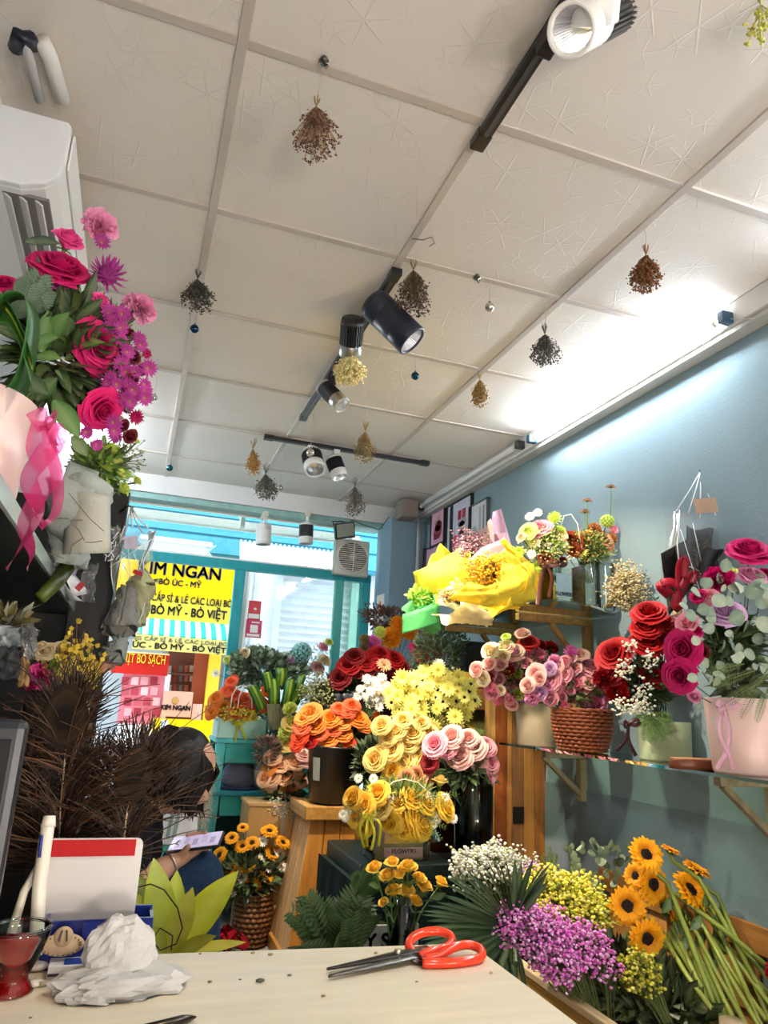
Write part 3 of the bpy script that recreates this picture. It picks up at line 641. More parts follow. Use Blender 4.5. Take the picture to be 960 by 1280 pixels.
# ------------------------------------------------------------------ air conditioner and its pipe covers
t = thing('air_conditioner', 'white wall mounted air conditioner at the top left', 'air conditioner', (XL, 2.0, 2.17))
prof = [(0, .20), (.205, .20), (.212, .188), (.214, .08), (.205, .045), (.18, .02), (.13, .0), (0, .0)]
def acx(y0, y1, sc=1.0, col=H('ECEAE8')):
    k = len(prof); vs = [(XL+x*sc, y, 2.21+z*1.0) for y in (y0, y1) for x, z in prof]
    return MB().add(vs, [tuple(range(k-1, -1, -1)), tuple(range(k, 2*k))]+[(i, (i+1) % k, k+(i+1) % k, k+i) for i in range(k)], col)
ay0, ay1 = 1.60, 2.42
part('end_panel', acx(ay0, ay0+.02, 1.01, H('EFF0F2')), t, M['satin'], bevel=.004, smooth=False)
part('body', acx(ay0+.021, ay1-.021, 1.0), t, M['satin'], bevel=.003, smooth=False)
part('end_panel', acx(ay1-.02, ay1, 1.01), t, M['satin'], bevel=.004, smooth=False)
part('front_panel', MB().bx((XL+.215, ay0+.03, 2.30), (XL+.221, ay1-.03, 2.40), H('F0EEEC')), t, M['satin'], bevel=.002, smooth=False)
part('outlet', MB().box((XL+.14, (ay0+ay1)/2, 2.213), (.10, ay1-ay0-.08, .008), H('7E787A')), t, M['matte'], smooth=False)
for k in range(3): part('louver', MB().box((XL+.10+.034*k, (ay0+ay1)/2, 2.205), (.022, ay1-ay0-.09, .004), H('D9D5D0'), Matrix.Rotation(.6, 3, 'Y')), t, M['satin'], smooth=False)
t = thing('pipe_cover', 'white pipe cover with a dark bend beside the air conditioner', 'pipe', (XL+.08, 1.45, 2.3))
part('conduit', MB().tube([WZ(78, 125, 2.47), WZ(62, 70, 2.47), WZ(52, 50, 2.47)], .018, 10, H('E2DFDA')), t, M['satin'])
part('conduit', MB().tube([WZ(50, 125, 2.455), WZ(40, 85, 2.455), WZ(30, 50, 2.455)], .012, 10, H('B5B2AE')), t, M['satin'])
part('dark_bend', MB().tube([WZ(20, 60, 2.455), WZ(24, 44, 2.45), WZ(36, 48, 2.46), WZ(42, 56, 2.47)], .017, 10, H('1C2230')), t, M['satin'])
# ================================================================== FLOWER LIBRARY (unit radius, axis +Z, shared meshes)
_cache = {}
def petal_rings(mb, rings, a, b, z0=-.45, seed=0, edge=.04):
    if b[1] < .12: edge = .02
    """cupped petals: each ring (n, bulge radius, rim radius, height, roll) wraps the one inside it"""
    rnd = random.Random(seed); last = len(rings)-1
    for ri, (n, Rb, Rt, h, roll) in enumerate(rings):
        off = rnd.uniform(0, 6.28)+ri*.7
        for k in range(n):
            th = off+2*math.pi*k/n+rnd.uniform(-.15, .15); dw = min(1.5, math.pi/n*1.55); hk = h*rnd.uniform(.93, 1.06); ph = rnd.uniform(0, 6.28); ro = roll*rnd.uniform(.6, 1.3)
            def fn(u, v, th=th, dw=dw, Rb=Rb, Rt=Rt, hk=hk, ph=ph, ro=ro):
                uu = (u-.5)*2; wv = math.sin(math.pi*(.12+.56*v))**.8
                r = .06+(Rb-.06)*math.sin(math.pi/2*min(1, v*1.7)) if v < .6 else Rb+(Rt-Rb)*((v-.6)/.4)**1.3
                tip = 1-.16*abs(uu)**2.2*v
                z = z0+hk*(v**.85)*tip
                e = max(0, v-.78)/.22; r += ro*.16*e*e+.045*abs(uu)**2*v+.018*math.sin(uu*5+ph)*v; z -= ro*.10*e*e
                return Vector((r*math.cos(th+uu*dw*wv), r*math.sin(th+uu*dw*wv), z))
            t = ri/last
            def cf(u, v, t=t):
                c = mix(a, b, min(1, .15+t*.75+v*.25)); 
                if v < .35: c = mix(c, mix(a, (0, 0, 0), .35), (1-v/.35)*.6)  # shade put into the colour: petal bases darkened for depth
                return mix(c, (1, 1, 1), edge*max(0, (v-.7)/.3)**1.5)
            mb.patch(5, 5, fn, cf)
def calyx(mb, z=-.46, r=.6):
    g = H('4F7A35')
    for k in range(5):
        th = k*1.2566; mb.leaf((0, 0, z), (math.cos(th), math.sin(th), -.05), (0, 0, 1), r, .22, g, .4, 2, .1)
    mb.lathe([(.08, z-.22), (.17, z-.08), (.2, z+.06)], 6, g)
def rose_mesh(c_in, c_out, openness=1.0):
    mb = MB(); o = openness
    petal_rings(mb, [(2, .10, .05, .92, 0), (3, .19, .13, .96, .1), (4, .31, .27, .95, .3), (4, .46, .47, .90, .6), (5, .62, .70*o, .82, 1.0), (6, .76, .92*o, .68, 1.3), (6, .80, 1.08*o, .48, 1.3)], H(c_in), H(c_out), -.42, sum(map(ord, c_in+c_out)))
    calyx(mb, -.44); return mb
def bud_mesh(c_in, c_out):
    mb = MB(); petal_rings(mb, [(2, .12, .05, 1.3, 0), (3, .24, .17, 1.32, .2), (4, .40, .36, 1.28, .5), (4, .52, .58, 1.12, 1.1), (3, .56, .74, .92, 1.4)], H(c_in), H(c_out), -.6, sum(map(ord, c_in+c_out)))
    calyx(mb, -.6, .7); return mb
def ruffle_mesh(c_in, c_out, n=46):      # carnation
    rnd = random.Random(sum(map(ord, c_in+c_out))); mb = MB(); a, b = H(c_in), H(c_out)
    for k in range(n):
        f = (k+.5)/n; el = math.acos(1-f*1.15); th = k*2.39996+rnd.uniform(-.2, .2); L = .95*rnd.uniform(.85, 1.1)
        d = Vector((math.sin(el)*math.cos(th), math.sin(el)*math.sin(th), math.cos(el))); x = d.cross(Vector((.13, .2, 1))).normalized(); y = d.cross(x)
        tw = rnd.uniform(0, 3.14); s_ = x*math.cos(tw)+y*math.sin(tw); nn = d.cross(s_); ph = rnd.uniform(0, 6)
        def fn(u, v): return Vector((0, 0, -.35))+d*(L*(v*(1-.15*(u-.5)**2*4)+(.07*math.sin(u*22+ph) if v > .9 else 0))+.1)+s_*((u-.5)*.95*v)+nn*(.13*math.sin(u*9+ph)*v)
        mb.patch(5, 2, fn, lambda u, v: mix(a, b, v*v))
    mb.lathe([(.12, -.95), (.22, -.7), (.22, -.35), (.3, -.15)], 8, H('5E8446'))
    return mb
def ball_mesh(c_in, c_out, n=120, w=.2, curl=.4):      # pompon chrysanthemum
    mb = MB(); a, b = H(c_in), H(c_out); rnd = random.Random(n)
    for k in range(n):
        f = (k+.5)/n; el = math.acos(1-f*1.75); th = k*2.39996
        d = Vector((math.sin(el)*math.cos(th), math.sin(el)*math.sin(th), math.cos(el))); up = Vector((0, 0, 1))
        L = 1.0*rnd.uniform(.9, 1.08); nn = (up-d*up.dot(d)); nn = nn.normalized() if nn.length > .05 else d.orthogonal().normalized()
        x = d.cross(nn); 
        vs = []; cs = []
        for j in range(4):
            t = j/3; ww = w*.5*(.5, .9, 1.0, .25)[j]
            q = d*(L*(.35+.65*t))+nn*(curl*.28*t*t)
            for s in (-1, 1): vs.append(q+x*(s*ww)+d*0); cs.append(mix(a, b, t))
        mb.add(vs, [(j*2, j*2+1, j*2+3, j*2+2) for j in range(3)], cs)
    mb.sphere((0, 0, -.05), .55, mix(a, b, .3), 8, 6)
    return mb
def daisy_mesh(cp, cc, n=16, layers=1, w=.24, cup=.12, cr=.26, tip=1.0, petal_base=None):
    mb = MB(); p_, c_ = H(cp), H(cc); pb = H(petal_base) if petal_base else mix(p_, c_, .15); rnd = random.Random(n)
    for l in range(layers):
        for k in range(n):
            th = 2*math.pi*(k+.5*l)/n+rnd.uniform(-.06, .06); L = (1.0-.14*l)*rnd.uniform(.92, 1.04); el = cup+.28*l+rnd.uniform(-.08, .08)
            d = Vector((math.cos(th)*math.cos(el), math.sin(th)*math.cos(el), math.sin(el))); x = Vector((-math.sin(th), math.cos(th), 0)); nn = x.cross(d)*-1
            vs = []; cs = []
            for j in range(5):
                t = j/4; ww = w*.5*(.45, .95, 1.08, .85, .12 if tip > .5 else .45)[j]
                q = d*(cr*.6+(L-cr*.6)*t)+Vector((0, 0, .10*math.sin(t*2.6)-.10*t*t))
                for s in (-1, 0, 1): vs.append(q+x*(s*ww)+Vector((0, 0, .03*abs(s)))); cs.append(mix(pb, p_, min(1, t*1.6)))
            mb.add(vs, [(j*3+i, j*3+i+1, j*3+i+4, j*3+i+3) for j in range(4) for i in (0, 1)], cs)
    mb.lathe([(.10, -.22), (cr*.9, -.06), (cr*1.0, .02)], 10, H('5E8446'))
    return mb
def disk_mesh(cc, cr=.26, ring=None, n=130, dome=.35):      # seed disk
    mb = MB(); c_ = H(cc); r_ = H(ring) if ring else c_
    mb.lathe([(cr, .0), (cr*.9, .05), (cr*.6, .05+cr*dome*.35), (0.001, .05+cr*dome*.35)], 14, mix(c_, (0, 0, 0), .3))
    for k in range(n):
        f = math.sqrt((k+.5)/n); th = k*2.39996
        mb.ball((cr*f*math.cos(th), cr*f*math.sin(th), .05+cr*dome*.35*(1-f*f)), cr*.10, mix(c_, r_, f**3), True)
    return mb
def floret_mesh(c_in, c_out, n=60):       # hydrangea-like head
    mb = MB(); a, b = H(c_in), H(c_out); rnd = random.Random(3)
    for k in range(n):
        f = (k+.5)/n; el = math.acos(1-f*1.5); th = k*2.39996; d = Vector((math.sin(el)*math.cos(th), math.sin(el)*math.sin(th), math.cos(el)))
        x = d.orthogonal().normalized(); y = d.cross(x); r0 = rnd.uniform(0, 1.5)
        for q in range(4):
            an = r0+q*1.5708; e = x*math.cos(an)+y*math.sin(an); mb.leaf(d*.85+e*.02, e+d*.3, d, .2, .18, mix(a, b, rnd.random()), .1, 2, .1, .7)
    mb.sphere((0, 0, 0), .75, mix(a, (0, .1, .05), .5), 8, 6)
    return mb
def flower(kind, c1, c2):
    k = (kind, c1, c2)
    if k in _cache: return _cache[k]
    if kind == 'rose': mb = rose_mesh(c1, c2)
    elif kind == 'rosebud': mb = bud_mesh(c1, c2)
    elif kind == 'carnation': mb = ruffle_mesh(c1, c2)
    elif kind == 'pompon': mb = ball_mesh(c1, c2)
    elif kind == 'chrysanthemum': mb = ball_mesh(c1, c2, 70, .16, .9)
    elif kind == 'aster': mb = daisy_mesh(c1, c2, 15, 2, .2, .35, .2)
    elif kind == 'daisy': mb = daisy_mesh(c1, c2, 14, 1, .3, .1, .26, .3)
    elif kind == 'gerbera': mb = daisy_mesh(c1, c2, 17, 2, .25, .12, .3, .3)
    elif kind == 'sunflower': mb = daisy_mesh(c1, c2, 21, 2, .30, .04, .46, 1, 'E08A10')
    elif kind == 'hydrangea': mb = floret_mesh(c1, c2)
    elif kind == 'lisianthus': mb = rose_mesh(c1, c2, openness=.85)
    elif kind == 'zinnia': mb = daisy_mesh(c1, c2, 22, 3, .2, -.05, .3, .3)
    if kind in ('aster', 'daisy', 'gerbera', 'zinnia'):
        cr = {'aster': .2, 'daisy': .26, 'gerbera': .3, 'zinnia': .3}[kind]; d = disk_mesh(c2, cr, None, 40); n = len(mb.v); mb.v += d.v; mb.c += d.c; mb.f += [tuple(i+n for i in f) for f in d.f]; mb.m += d.m
    me = mb.mesh(kind, M['petal']); _cache[k] = me; return me
SUN_DISK = disk_mesh('1C0F06', .52, '3A2210', 150, .45).mesh('seed_disk', M['matte'])
# colour pairs
PAL = dict(orange=('F9B030', 'F58A22'), apricot=('F8B84A', 'F39A3C'), goldrose=('F6B41C', 'FBD044'), paleyel=('E6AE3C', 'F3D87C'), yellow=('F3B70E', 'FBD23A'), peach=('EF9A66', 'F6C9A0'),
    red=('6E0208', 'B8060F'), darkred=('4E0308', '8C0812'), crimson=('7A0620', 'B81030'), magenta=('9A0648', 'D8106E'), hotpink=('C21468', 'F25AA8'), pink=('E0708C', 'F0A6B4'), blush=('E4968E', 'F2C2BA'),
    cream=('DDB878', 'F2E4BE'), lilac=('C98FC4', 'E4B8DE'), green=('A6C23A', 'D4E26A'), lime=('C8D84A', 'EAF08A'), coral=('F28A2C', 'F2683A'), tan=('9A5A30', 'C98A5A'), rust=('8A3A1C', 'C8643A'), white=('F0EDE0', 'FFFFFF'),
    redorange=('E8661C', 'EE4A22'), burgundy=('4A0E18', '7A1C28'), teal=('5FA9A6', '9ED2CC'), orangeball=('F08A0C', 'FBB22A'), pinkball=('D95AA8', 'F080C8'), tanball=('8A7448', 'B49A66'), violet=('8A2A78', 'C44AA0'), lpink=('DC6CA4', 'F0A8CA'),
    ydaisy=('F6EC7A', 'D9C63A'), wdaisy=('FFFDF4', 'F2D24A'), dkdaisy=('F6EE86', '1E1208'), peachger=('F4C79A', 'C98A4A'), sun=('F7B21A', '2A1708'), asterp=('B03A92', 'E0C24A'), zin=('CDA286', '6A7A3A'))

def sprigs(mb, c, r, n, L, w, cols, out=None, up=.3, pw=1.0, bend=.3, rnd=random, inner=.5, seg=3, front=None):
    """a mass of leaves filling an ellipsoid, each pointing away from its middle"""
    c = Vector(c); r = Vector(r) if isinstance(r, (tuple, list)) else Vector((r, r, r))
    for k in range(n):
        while True:
            p = Vector((rnd.uniform(-1, 1), rnd.uniform(-1, 1), rnd.uniform(-1, 1)))
            if inner < p.length < 1: break
        d = p.normalized()+Vector((rnd.uniform(-.4, .4), rnd.uniform(-.4, .4), rnd.uniform(-.2, .5)*1+up)); re_ = Vector([max(x-.8*L, .35*x) for x in r]); wob = .8+.45*mnoise.noise(p.normalized()*1.7+c*3); q = c+Vector((p.x*re_.x, p.y*re_.y, p.z*re_.z))*wob
        nn = Vector((rnd.uniform(-.7, .7), rnd.uniform(-1, .1), rnd.uniform(.2, 1)))
        mb.leaf(q, d, nn, L*rnd.uniform(.7, 1.25), w*rnd.uniform(.75, 1.2), jit(H(rnd.choice(cols)), .2), bend*rnd.uniform(.4, 1.4), seg, .2, pw)
    return mb
def fern_frond(mb, base, d, up, L, w, col, n=14, bend=.5, pinna=.5):
    base = Vector(base); d = Vector(d).normalized(); up = Vector(up); x = d.cross(up).normalized(); nn = x.cross(d)
    pts = [base+d*(L*t)-Vector((0, 0, 1))*(bend*L*.45*t*t) for t in [i/8 for i in range(9)]]
    mb.tube(pts, [.0022*(1-.7*i/8) for i in range(9)], 3, mix(col, (.2, .15, .02), .3))
    for k in range(n):
        t = .1+.88*k/n; i = min(7, int(t*8)); q = pts[i].lerp(pts[i+1], t*8-i); tg = (pts[i+1]-pts[i]).normalized()
        l = w*math.sin(math.pi*(.12+.85*(1-t)))**.8
        for s in (-1, 1): mb.leaf(q, x*s+tg*.7, nn, l, l*pinna*.55, jit(col, .15), .25, 2, .1)
    return mb
def gyp(mb, stem_mb, root, c, r, n, dot, cols, rnd=None, lo=False, stem_col='6E7A48', surface=.35, stems=None):
    rnd = rnd or random.Random(n); c = Vector(c); r = Vector(r) if isinstance(r, (tuple, list)) else Vector((r, r, r)); root = Vector(root)
    for k in range(n):
        while True:
            p = Vector((rnd.uniform(-1, 1), rnd.uniform(-1, 1), rnd.uniform(-1, 1)))
            if surface < p.length < 1: break
        wob = .92+.5*mnoise.noise(p.normalized()*1.6+c*5)+.25*mnoise.noise(p.normalized()*4+c*5)+(.25*rnd.random() if rnd.random() < .12 else 0); q = c+Vector((p.x*r.x, p.y*r.y, p.z*r.z))*wob
        mb.ball(q, dot*rnd.uniform(.65, 1.25), jit(H(rnd.choice(cols)), .14), lo, (1, 1, .8))
        if stem_mb is not None and k % 3 == 0: stem_mb.tube([c.lerp(root, .35)+(q-c)*.2, q.lerp(c, .35)+Vector((0, 0, -.004)), q], .0007, 3, jit(H(stem_col), .2), cap=False)
    if stem_mb is not None:
        for k in range(stems or 14):
            a = Vector((rnd.uniform(-1, 1), rnd.uniform(-1, 1), 0)); stem_mb.tube([root+a*.012, root.lerp(c, .6)+Vector((a.x*r.x, a.y*r.y, 0))*.35, c+Vector((a.x*r.x, a.y*r.y, -.1*r.z))*.7], .0016, 4, jit(H(stem_col), .2), cap=False)

GROW = dict(aster=1.25, daisy=1.05, rosebud=1.2, sunflower=1.0, pompon=1.0, chrysanthemum=1.05)
def blooms(t, centre, items, y, stems_to=None, face=.95, upk=.2, label_of=None, stemcol='3E5A2A'):
    """items: (kind, palette, u, v, r_px[, dy]) -> one part per bloom, facing outward and partly to the open side"""
    centre = Vector(centre); sm = MB(); k = 0
    for it in items:
        kind, pal, u, v, r = it[:5]; yy = y+(it[5] if len(it) > 5 else 0)
        p = W(u, v, yy); R_ = S(r, p); out = (p-centre); out = out.normalized() if out.length > .01 else Vector((0, 0, 1)); cm = (EYE-p).normalized()
        if kind in ('aster', 'daisy', 'gerbera'): cm = cm*1.9
        R_ *= GROW.get(kind, 1.12)
        d = (out*.8+cm*face+Vector((0, 0, upk))+Vector((random.uniform(-.2, .2), random.uniform(-.1, .1), random.uniform(-.15, .15)))).normalized()
        c1, c2 = PAL[pal]
        o = inst(kind, flower(kind, c1, c2), t, p, d, None, R_)
        if kind == 'sunflower': 
            s = bpy.data.objects.new('seed_disk', SUN_DISK); COL.objects.link(s); s.parent = o
        if stems_to is not None: e = Vector(stems_to); sm.tube([e+Vector((random.uniform(-.012, .012), random.uniform(-.012, .012), 0)), e.lerp(p, .5)+Vector((0, .015, .005)), p-d*R_*.5], .0017, 4, jit(H(stemcol), .2), cap=False)
    if stems_to is not None and sm.v: part('stems', sm, t, M['leaf'], kind='stuff')
def fill(lo, hi, n, u0, v0, u1, v1, rlo, rhi, seed, dy=.05):
    """n more blooms of the (kind, palette) pairs in lo, spread over an ellipse in the arrangement"""
    rnd = random.Random(seed); out = []
    for k in range(n):
        f = math.sqrt((k+.5)/n); a = k*2.39996+seed; kd = rnd.choice(lo)
        out.append((kd[0], kd[1], (u0+u1)/2+(u1-u0)/2*f*math.cos(a), (v0+v1)/2+(v1-v0)/2*f*math.sin(a), rnd.uniform(rlo, rhi), rnd.uniform(0, dy)+hi))
    return out
def wrap_mesh(mb, A, B, r0, r1, a0, a1, col, ruf=.14, seed=0, waves=5, lip=.25, nu=36, nv=8, side=None):
    """a sheet of paper wound round the axis A->B: a part cone whose rim flares and ruffles"""
    A, B = Vector(A), Vector(B); ax = (B-A); L = ax.length; ax.normalize(); s = Vector(side) if side else Vector((0, 0, 1))
    x = (s-ax*s.dot(ax)).normalized(); y = ax.cross(x); rnd = random.Random(seed); ph = [rnd.uniform(0, 6.28) for _ in range(4)]
    def fn(u, v):
        a = a0+(a1-a0)*u; r = r0+(r1-r0)*(v**1.15); k = v*v
        r *= 1+ruf*k*(math.sin(waves*a+ph[0])+.5*math.sin(waves*2.3*a+ph[1])); l = L*(v*(1+.06*math.sin(3*a+ph[2])*v)+0)
        r += lip*r1*max(0, v-.8)*2; r += .006*math.sin(v*17+a*6+ph[3])
        return A+ax*l+x*(r*math.cos(a))+y*(r*math.sin(a))
    return mb.patch(nu, nv, fn, lambda u, v: mix(col, (1, 1, 1), .05*math.sin(u*20)**2))
def ribbon_strip(mb, pts, w, col, side=(1, 0, 0), tw=0.0, n=12):
    """a band that follows pts (smoothed), width w along side, twisting"""
    pts = [Vector(p) for p in pts]; k = len(pts)-1; side = Vector(side)
    def cr(t):
        t = min(max(t*k, 0), k-1e-6); i = int(t); f = t-i; p0, p1, p2, p3 = pts[max(i-1, 0)], pts[i], pts[i+1], pts[min(i+2, k)]
        return .5*((2*p1)+(p2-p0)*f+(2*p0-5*p1+4*p2-p3)*f*f+(3*p1-p0-3*p2+p3)*f*f*f)
    def fn(u, v):
        p = cr(v); a = tw*v; tg = (cr(min(1, v+.02))-cr(max(0, v-.02))); tg = tg.normalized() if tg.length > 1e-6 else Vector((0, 0, 1))
        s = (side-tg*side.dot(tg)); s = s.normalized() if s.length > 1e-4 else tg.orthogonal().normalized(); s = s*math.cos(a)+tg.cross(s)*math.sin(a)
        return p+s*((u-.5)*w)
    return mb.patch(2, n*k, fn, col)
def bow(t, p, w, col, mats, tails, name='ribbon', drop=.1, side=(1, 0, .2)):
    mb = MB(); p = Vector(p); s = Vector(side).normalized()
    for sg in (-1, 1):
        ribbon_strip(mb, [p, p+s*(sg*w*1.6)+Vector((0, -.01, w*.9)), p+s*(sg*w*2.6)+Vector((0, -.014, w*.1)), p+s*(sg*w*1.4)+Vector((0, -.012, -w*.5)), p+Vector((0, -.004, 0))], w, col, (0, .4, 1), 0, 6)
    for q in tails: ribbon_strip(mb, [p]+[Vector(z) for z in q], w, col, (1, .2, 0), .5, 8)
    mb.ball(p+Vector((0, -.006, 0)), w*.45, col, False)
    part(name, mb, t, mats, solid=.0006)
# ================================================================== RIGHT WALL
WD = H('B5793C'); WDL = H('C99248'); WDR = H('9A5526')
# pictures near the corner
def picture(label, u, v, w, h, frame, ground, art):
    """w along the wall in metres; centre at the pixel, hung on the right wall"""
    p = WX(u, v, XR-.012); t = thing('framed_picture', label, 'picture', (XR-.01, p.y, p.z-h/2))
    def b(name, dy, dz, w_, h_, c, off, m='satin'): return part(name, MB().box((XR-.012-off, p.y+dy, p.z+dz), (.004, w_, h_), H(c)), t, M[m], smooth=False)
    part('frame', MB().bx((XR-.022, p.y-w/2, p.z-h/2), (XR-.001, p.y+w/2, p.z-h/2+.008), H(frame)).bx((XR-.022, p.y-w/2, p.z+h/2-.008), (XR-.001, p.y+w/2, p.z+h/2), H(frame)).bx((XR-.022, p.y-w/2, p.z-h/2), (XR-.001, p.y-w/2+.008, p.z+h/2), H(frame)).bx((XR-.022, p.y+w/2-.008, p.z-h/2), (XR-.001, p.y+w/2, p.z+h/2), H(frame)), t, M['satin'], smooth=False)
    b('sheet', 0, 0, w-.01, h-.01, ground, 0)
    for a in art:
        nm, kind, dy, dz, w_, h_, c = a
        # dy to the picture's right (towards the room's near end is -y)
        if kind == 'b': b(nm, -dy*w, dz*h, w_*w, h_*h, c, .003)
        else:
            part(nm, MB().lathe([(1, 0), (.95, .05)], 20, H(c), (XR-.0145, p.y-dy*w, p.z+dz*h), sx=1, sy=1, mat=Matrix(((0, 0, -.02), (0, w_*w/2, 0), (h_*h/2, 0, 0)))), t, M['satin'])
    return t
picture('pink framed picture of a cupcake with a dark cherry', 547.5, 658, .235, .275, '3A3A40', 'EDB6CC', [('cake_print', 'e', 0, -.14, .62, .36, 'B04A62'), ('cream_print', 'e', .05, .0, .5, .3, '6A3034'), ('tip_print', 'e', .1, .16, .2, .26, 'E8C29A'), ('cake_print', 'b', -.03, -.25, .4, .14, '8C2A40')])
picture('tall framed picture of a woman with a red bow and pink flowers', 574, 665, .36, .42, '2A2A2E', 'CFD0DE', [('door_print', 'b', -.33, 0, .12, .95, '2E2A30'), ('wall_print', 'b', -.43, .0, .1, .95, 'D8D8E0'), ('dress_print', 'e', .12, -.22, .5, .5, 'D9A0B8'), ('face_print', 'e', .12, .05, .3, .24, 'E9C4BE'), ('hair_print', 'e', .12, .15, .36, .18, 'B8B4C8'), ('bow_print', 'b', .02, .26, .12, .14, 'C23040'), ('bow_print', 'b', .2, .26, .12, .14, 'C23040'), ('flower_print', 'e', -.16, -.12, .26, .2, 'E05A80'), ('flower_print', 'e', -.2, -.3, .2, .16, '8C3048')])
picture('white framed picture with grey stripes behind the pink bouquet', 598, 662, .25, .34, '55565A', 'E3E5E6', [('stripe_print', 'b', .1, .1, .1, .6, 'B5B8BA'), ('stripe_print', 'b', .28, .1, .08, .6, '8F9496'), ('plant_print', 'e', -.2, -.1, .3, .4, 'A9B49E')])
picture('low pink and white framed picture behind the yellow paper', 543, 703, .30, .24, '4A4448', 'D9B4CC', [('figure_print', 'e', 0, -.05, .4, .5, 'B08AA6')])
picture('white framed picture of a dark flower beside the corner', 522, 720, .25, .36, '5A5C60', 'DCE0E8', [('flower_print', 'e', .05, .0, .5, .3, '4A4A52'), ('stem_print', 'b', .05, -.25, .05, .3, '4A4A52')])
# postcard on the pillar
pc = W(468, 757, 4.60+.2)
t = thing('postcard', 'small white card with an orange dessert on the corner pillar', 'card', (1.598, 4.75, 1.66))
part('card', MB().box((1.597, 4.76, 1.75), (.004, .16, .2), H('F3EFE8')), t, M['satin'], smooth=False)
part('dessert_print', MB().lathe([(1, 0), (.9, .04)], 18, H('E8763A'), (1.5945, 4.76, 1.74), mat=Matrix(((0, 0, -.02), (0, .035, 0), (.07, 0, 0)))), t, M['satin'])
part('filling_print', MB().lathe([(1, 0), (.9, .04)], 18, H('F5C08A'), (1.5935, 4.76, 1.74), mat=Matrix(((0, 0, -.02), (0, .012, 0), (.035, 0, 0)))), t, M['satin'])

def shelf_bracket(t, y, z, x0, col, drop=.22):
    part('bracket', MB().bx((x0, y-.015, z-.032), (XR-.002, y+.015, z-.002), col), t, M['wood_y'], bevel=.002, smooth=False)
    part('bracket', MB().bx((XR-.035, y-.016, z-drop), (XR-.002, y+.016, z-.034), col), t, M['wood'], bevel=.002, smooth=False)
    part('bracket', MB().bar((XR-.20, y, z-.03), (XR-.03, y, z-drop+.03), .02, .022, col, (0, 1, 0)), t, M['wood'], bevel=.002, smooth=False)
def slab(pts, z0, z1, col):
    n = len(pts); vs = [(x, y, z0) for x, y in pts]+[(x, y, z1) for x, y in pts]
    return MB().add(vs, [tuple(range(n-1, -1, -1)), tuple(range(n, 2*n))]+[(i, (i+1) % n, n+(i+1) % n, n+i) for i in range(n)], col)
us = thing('glass_shelf', 'upper glass wall shelf on wooden brackets holding the wrapped bouquets', 'shelf', (XR-.2, 2.7, 1.5))
part('glass', slab([(XR-.002, 2.48), (1.64, 2.34), (1.46, 2.30), (1.40, 2.40), (1.37, 2.95), (1.40, 3.35), (1.55, 3.5), (XR-.002, 3.5)], 1.505, 1.514, (1, 1, 1)), us, M['shelf_glass'], smooth=False)
shelf_bracket(us, 2.66, 1.504, 1.50, H('A8814C'), .26); shelf_bracket(us, 3.30, 1.504, 1.46, H('8A6A3C'), .26)
ls = thing('glass_shelf', 'lower glass wall shelf with the basket and vases, its edge bowed', 'shelf', (XR-.15, 2.2, .96))
part('glass', slab([(XR-.002, 1.2), (1.545, 1.2), (1.55, 1.6), (1.585, 2.2), (1.60, 2.7), (1.59, 2.985), (XR-.002, 2.985)], .955, .964, (1, 1, 1)), ls, M['shelf_glass'], smooth=False)
shelf_bracket(ls, 2.72, .954, 1.66, H('8E8468'), .20); shelf_bracket(ls, 1.75, .954, 1.64, H('8E8468'), .20)

# ---- tall wooden cabinet against the wall
cb = thing('wooden_cabinet', 'tall pine cabinet behind the lower glass shelf, open toward the room', 'cabinet', (1.70, 3.4, 0))
for k, (x0, x1, c) in enumerate(((1.555, 1.60, 'D9A55A'), (1.60, 1.66, 'A85A26'), (1.66, 1.685, 'C88A44'), (1.685, 1.745, '8A6038'), (1.745, 1.80, 'B07A3C'), (1.80, 1.856, 'A06830'))):
    part('side_plank', MB().bx((x0+.0008, 3.03, 0), (x1-.0008, 3.055, 1.27), H(c)), cb, M['wood'], bevel=.002, smooth=False)
part('dark_notch', MB().bx((1.688, 3.026, .62), (1.742, 3.0295, .69), H('17120E')), cb, M['matte'], smooth=False)  # dark plate stands in for the shade inside a hole
part('top_rail', MB().bx((1.552, 3.056, 1.20), (1.575, 3.95, 1.275), H('E0A03C')), cb, M['wood_y'], bevel=.003, smooth=False)
part('front_rail', MB().bx((1.56, 3.056, 1.10), (1.58, 3.95, 1.195), H('B5792C')), cb, M['wood_y'], bevel=.003, smooth=False)
part('top_board', MB().bx((1.576, 3.056, 1.255), (XR-.003, 3.95, 1.274), H('C08A3E')), cb, M['wood_y'], bevel=.002, smooth=False)
for z in (.30, .56, .82): part('shelf_board', MB().bx((1.565, 3.056, z), (XR-.004, 3.92, z+.022), H('7A4424')), cb, M['wood_y'], bevel=.002, smooth=False)
part('far_side', MB().bx((1.56, 3.925, 0), (XR-.004, 3.95, 1.25), H('6A4020')), cb, M['wood'], smooth=False)
part('back_board', MB().bx((XR-.012, 3.056, 0), (XR-.004, 3.92, 1.25), H('4A2A18')), cb, M['wood'], smooth=False)
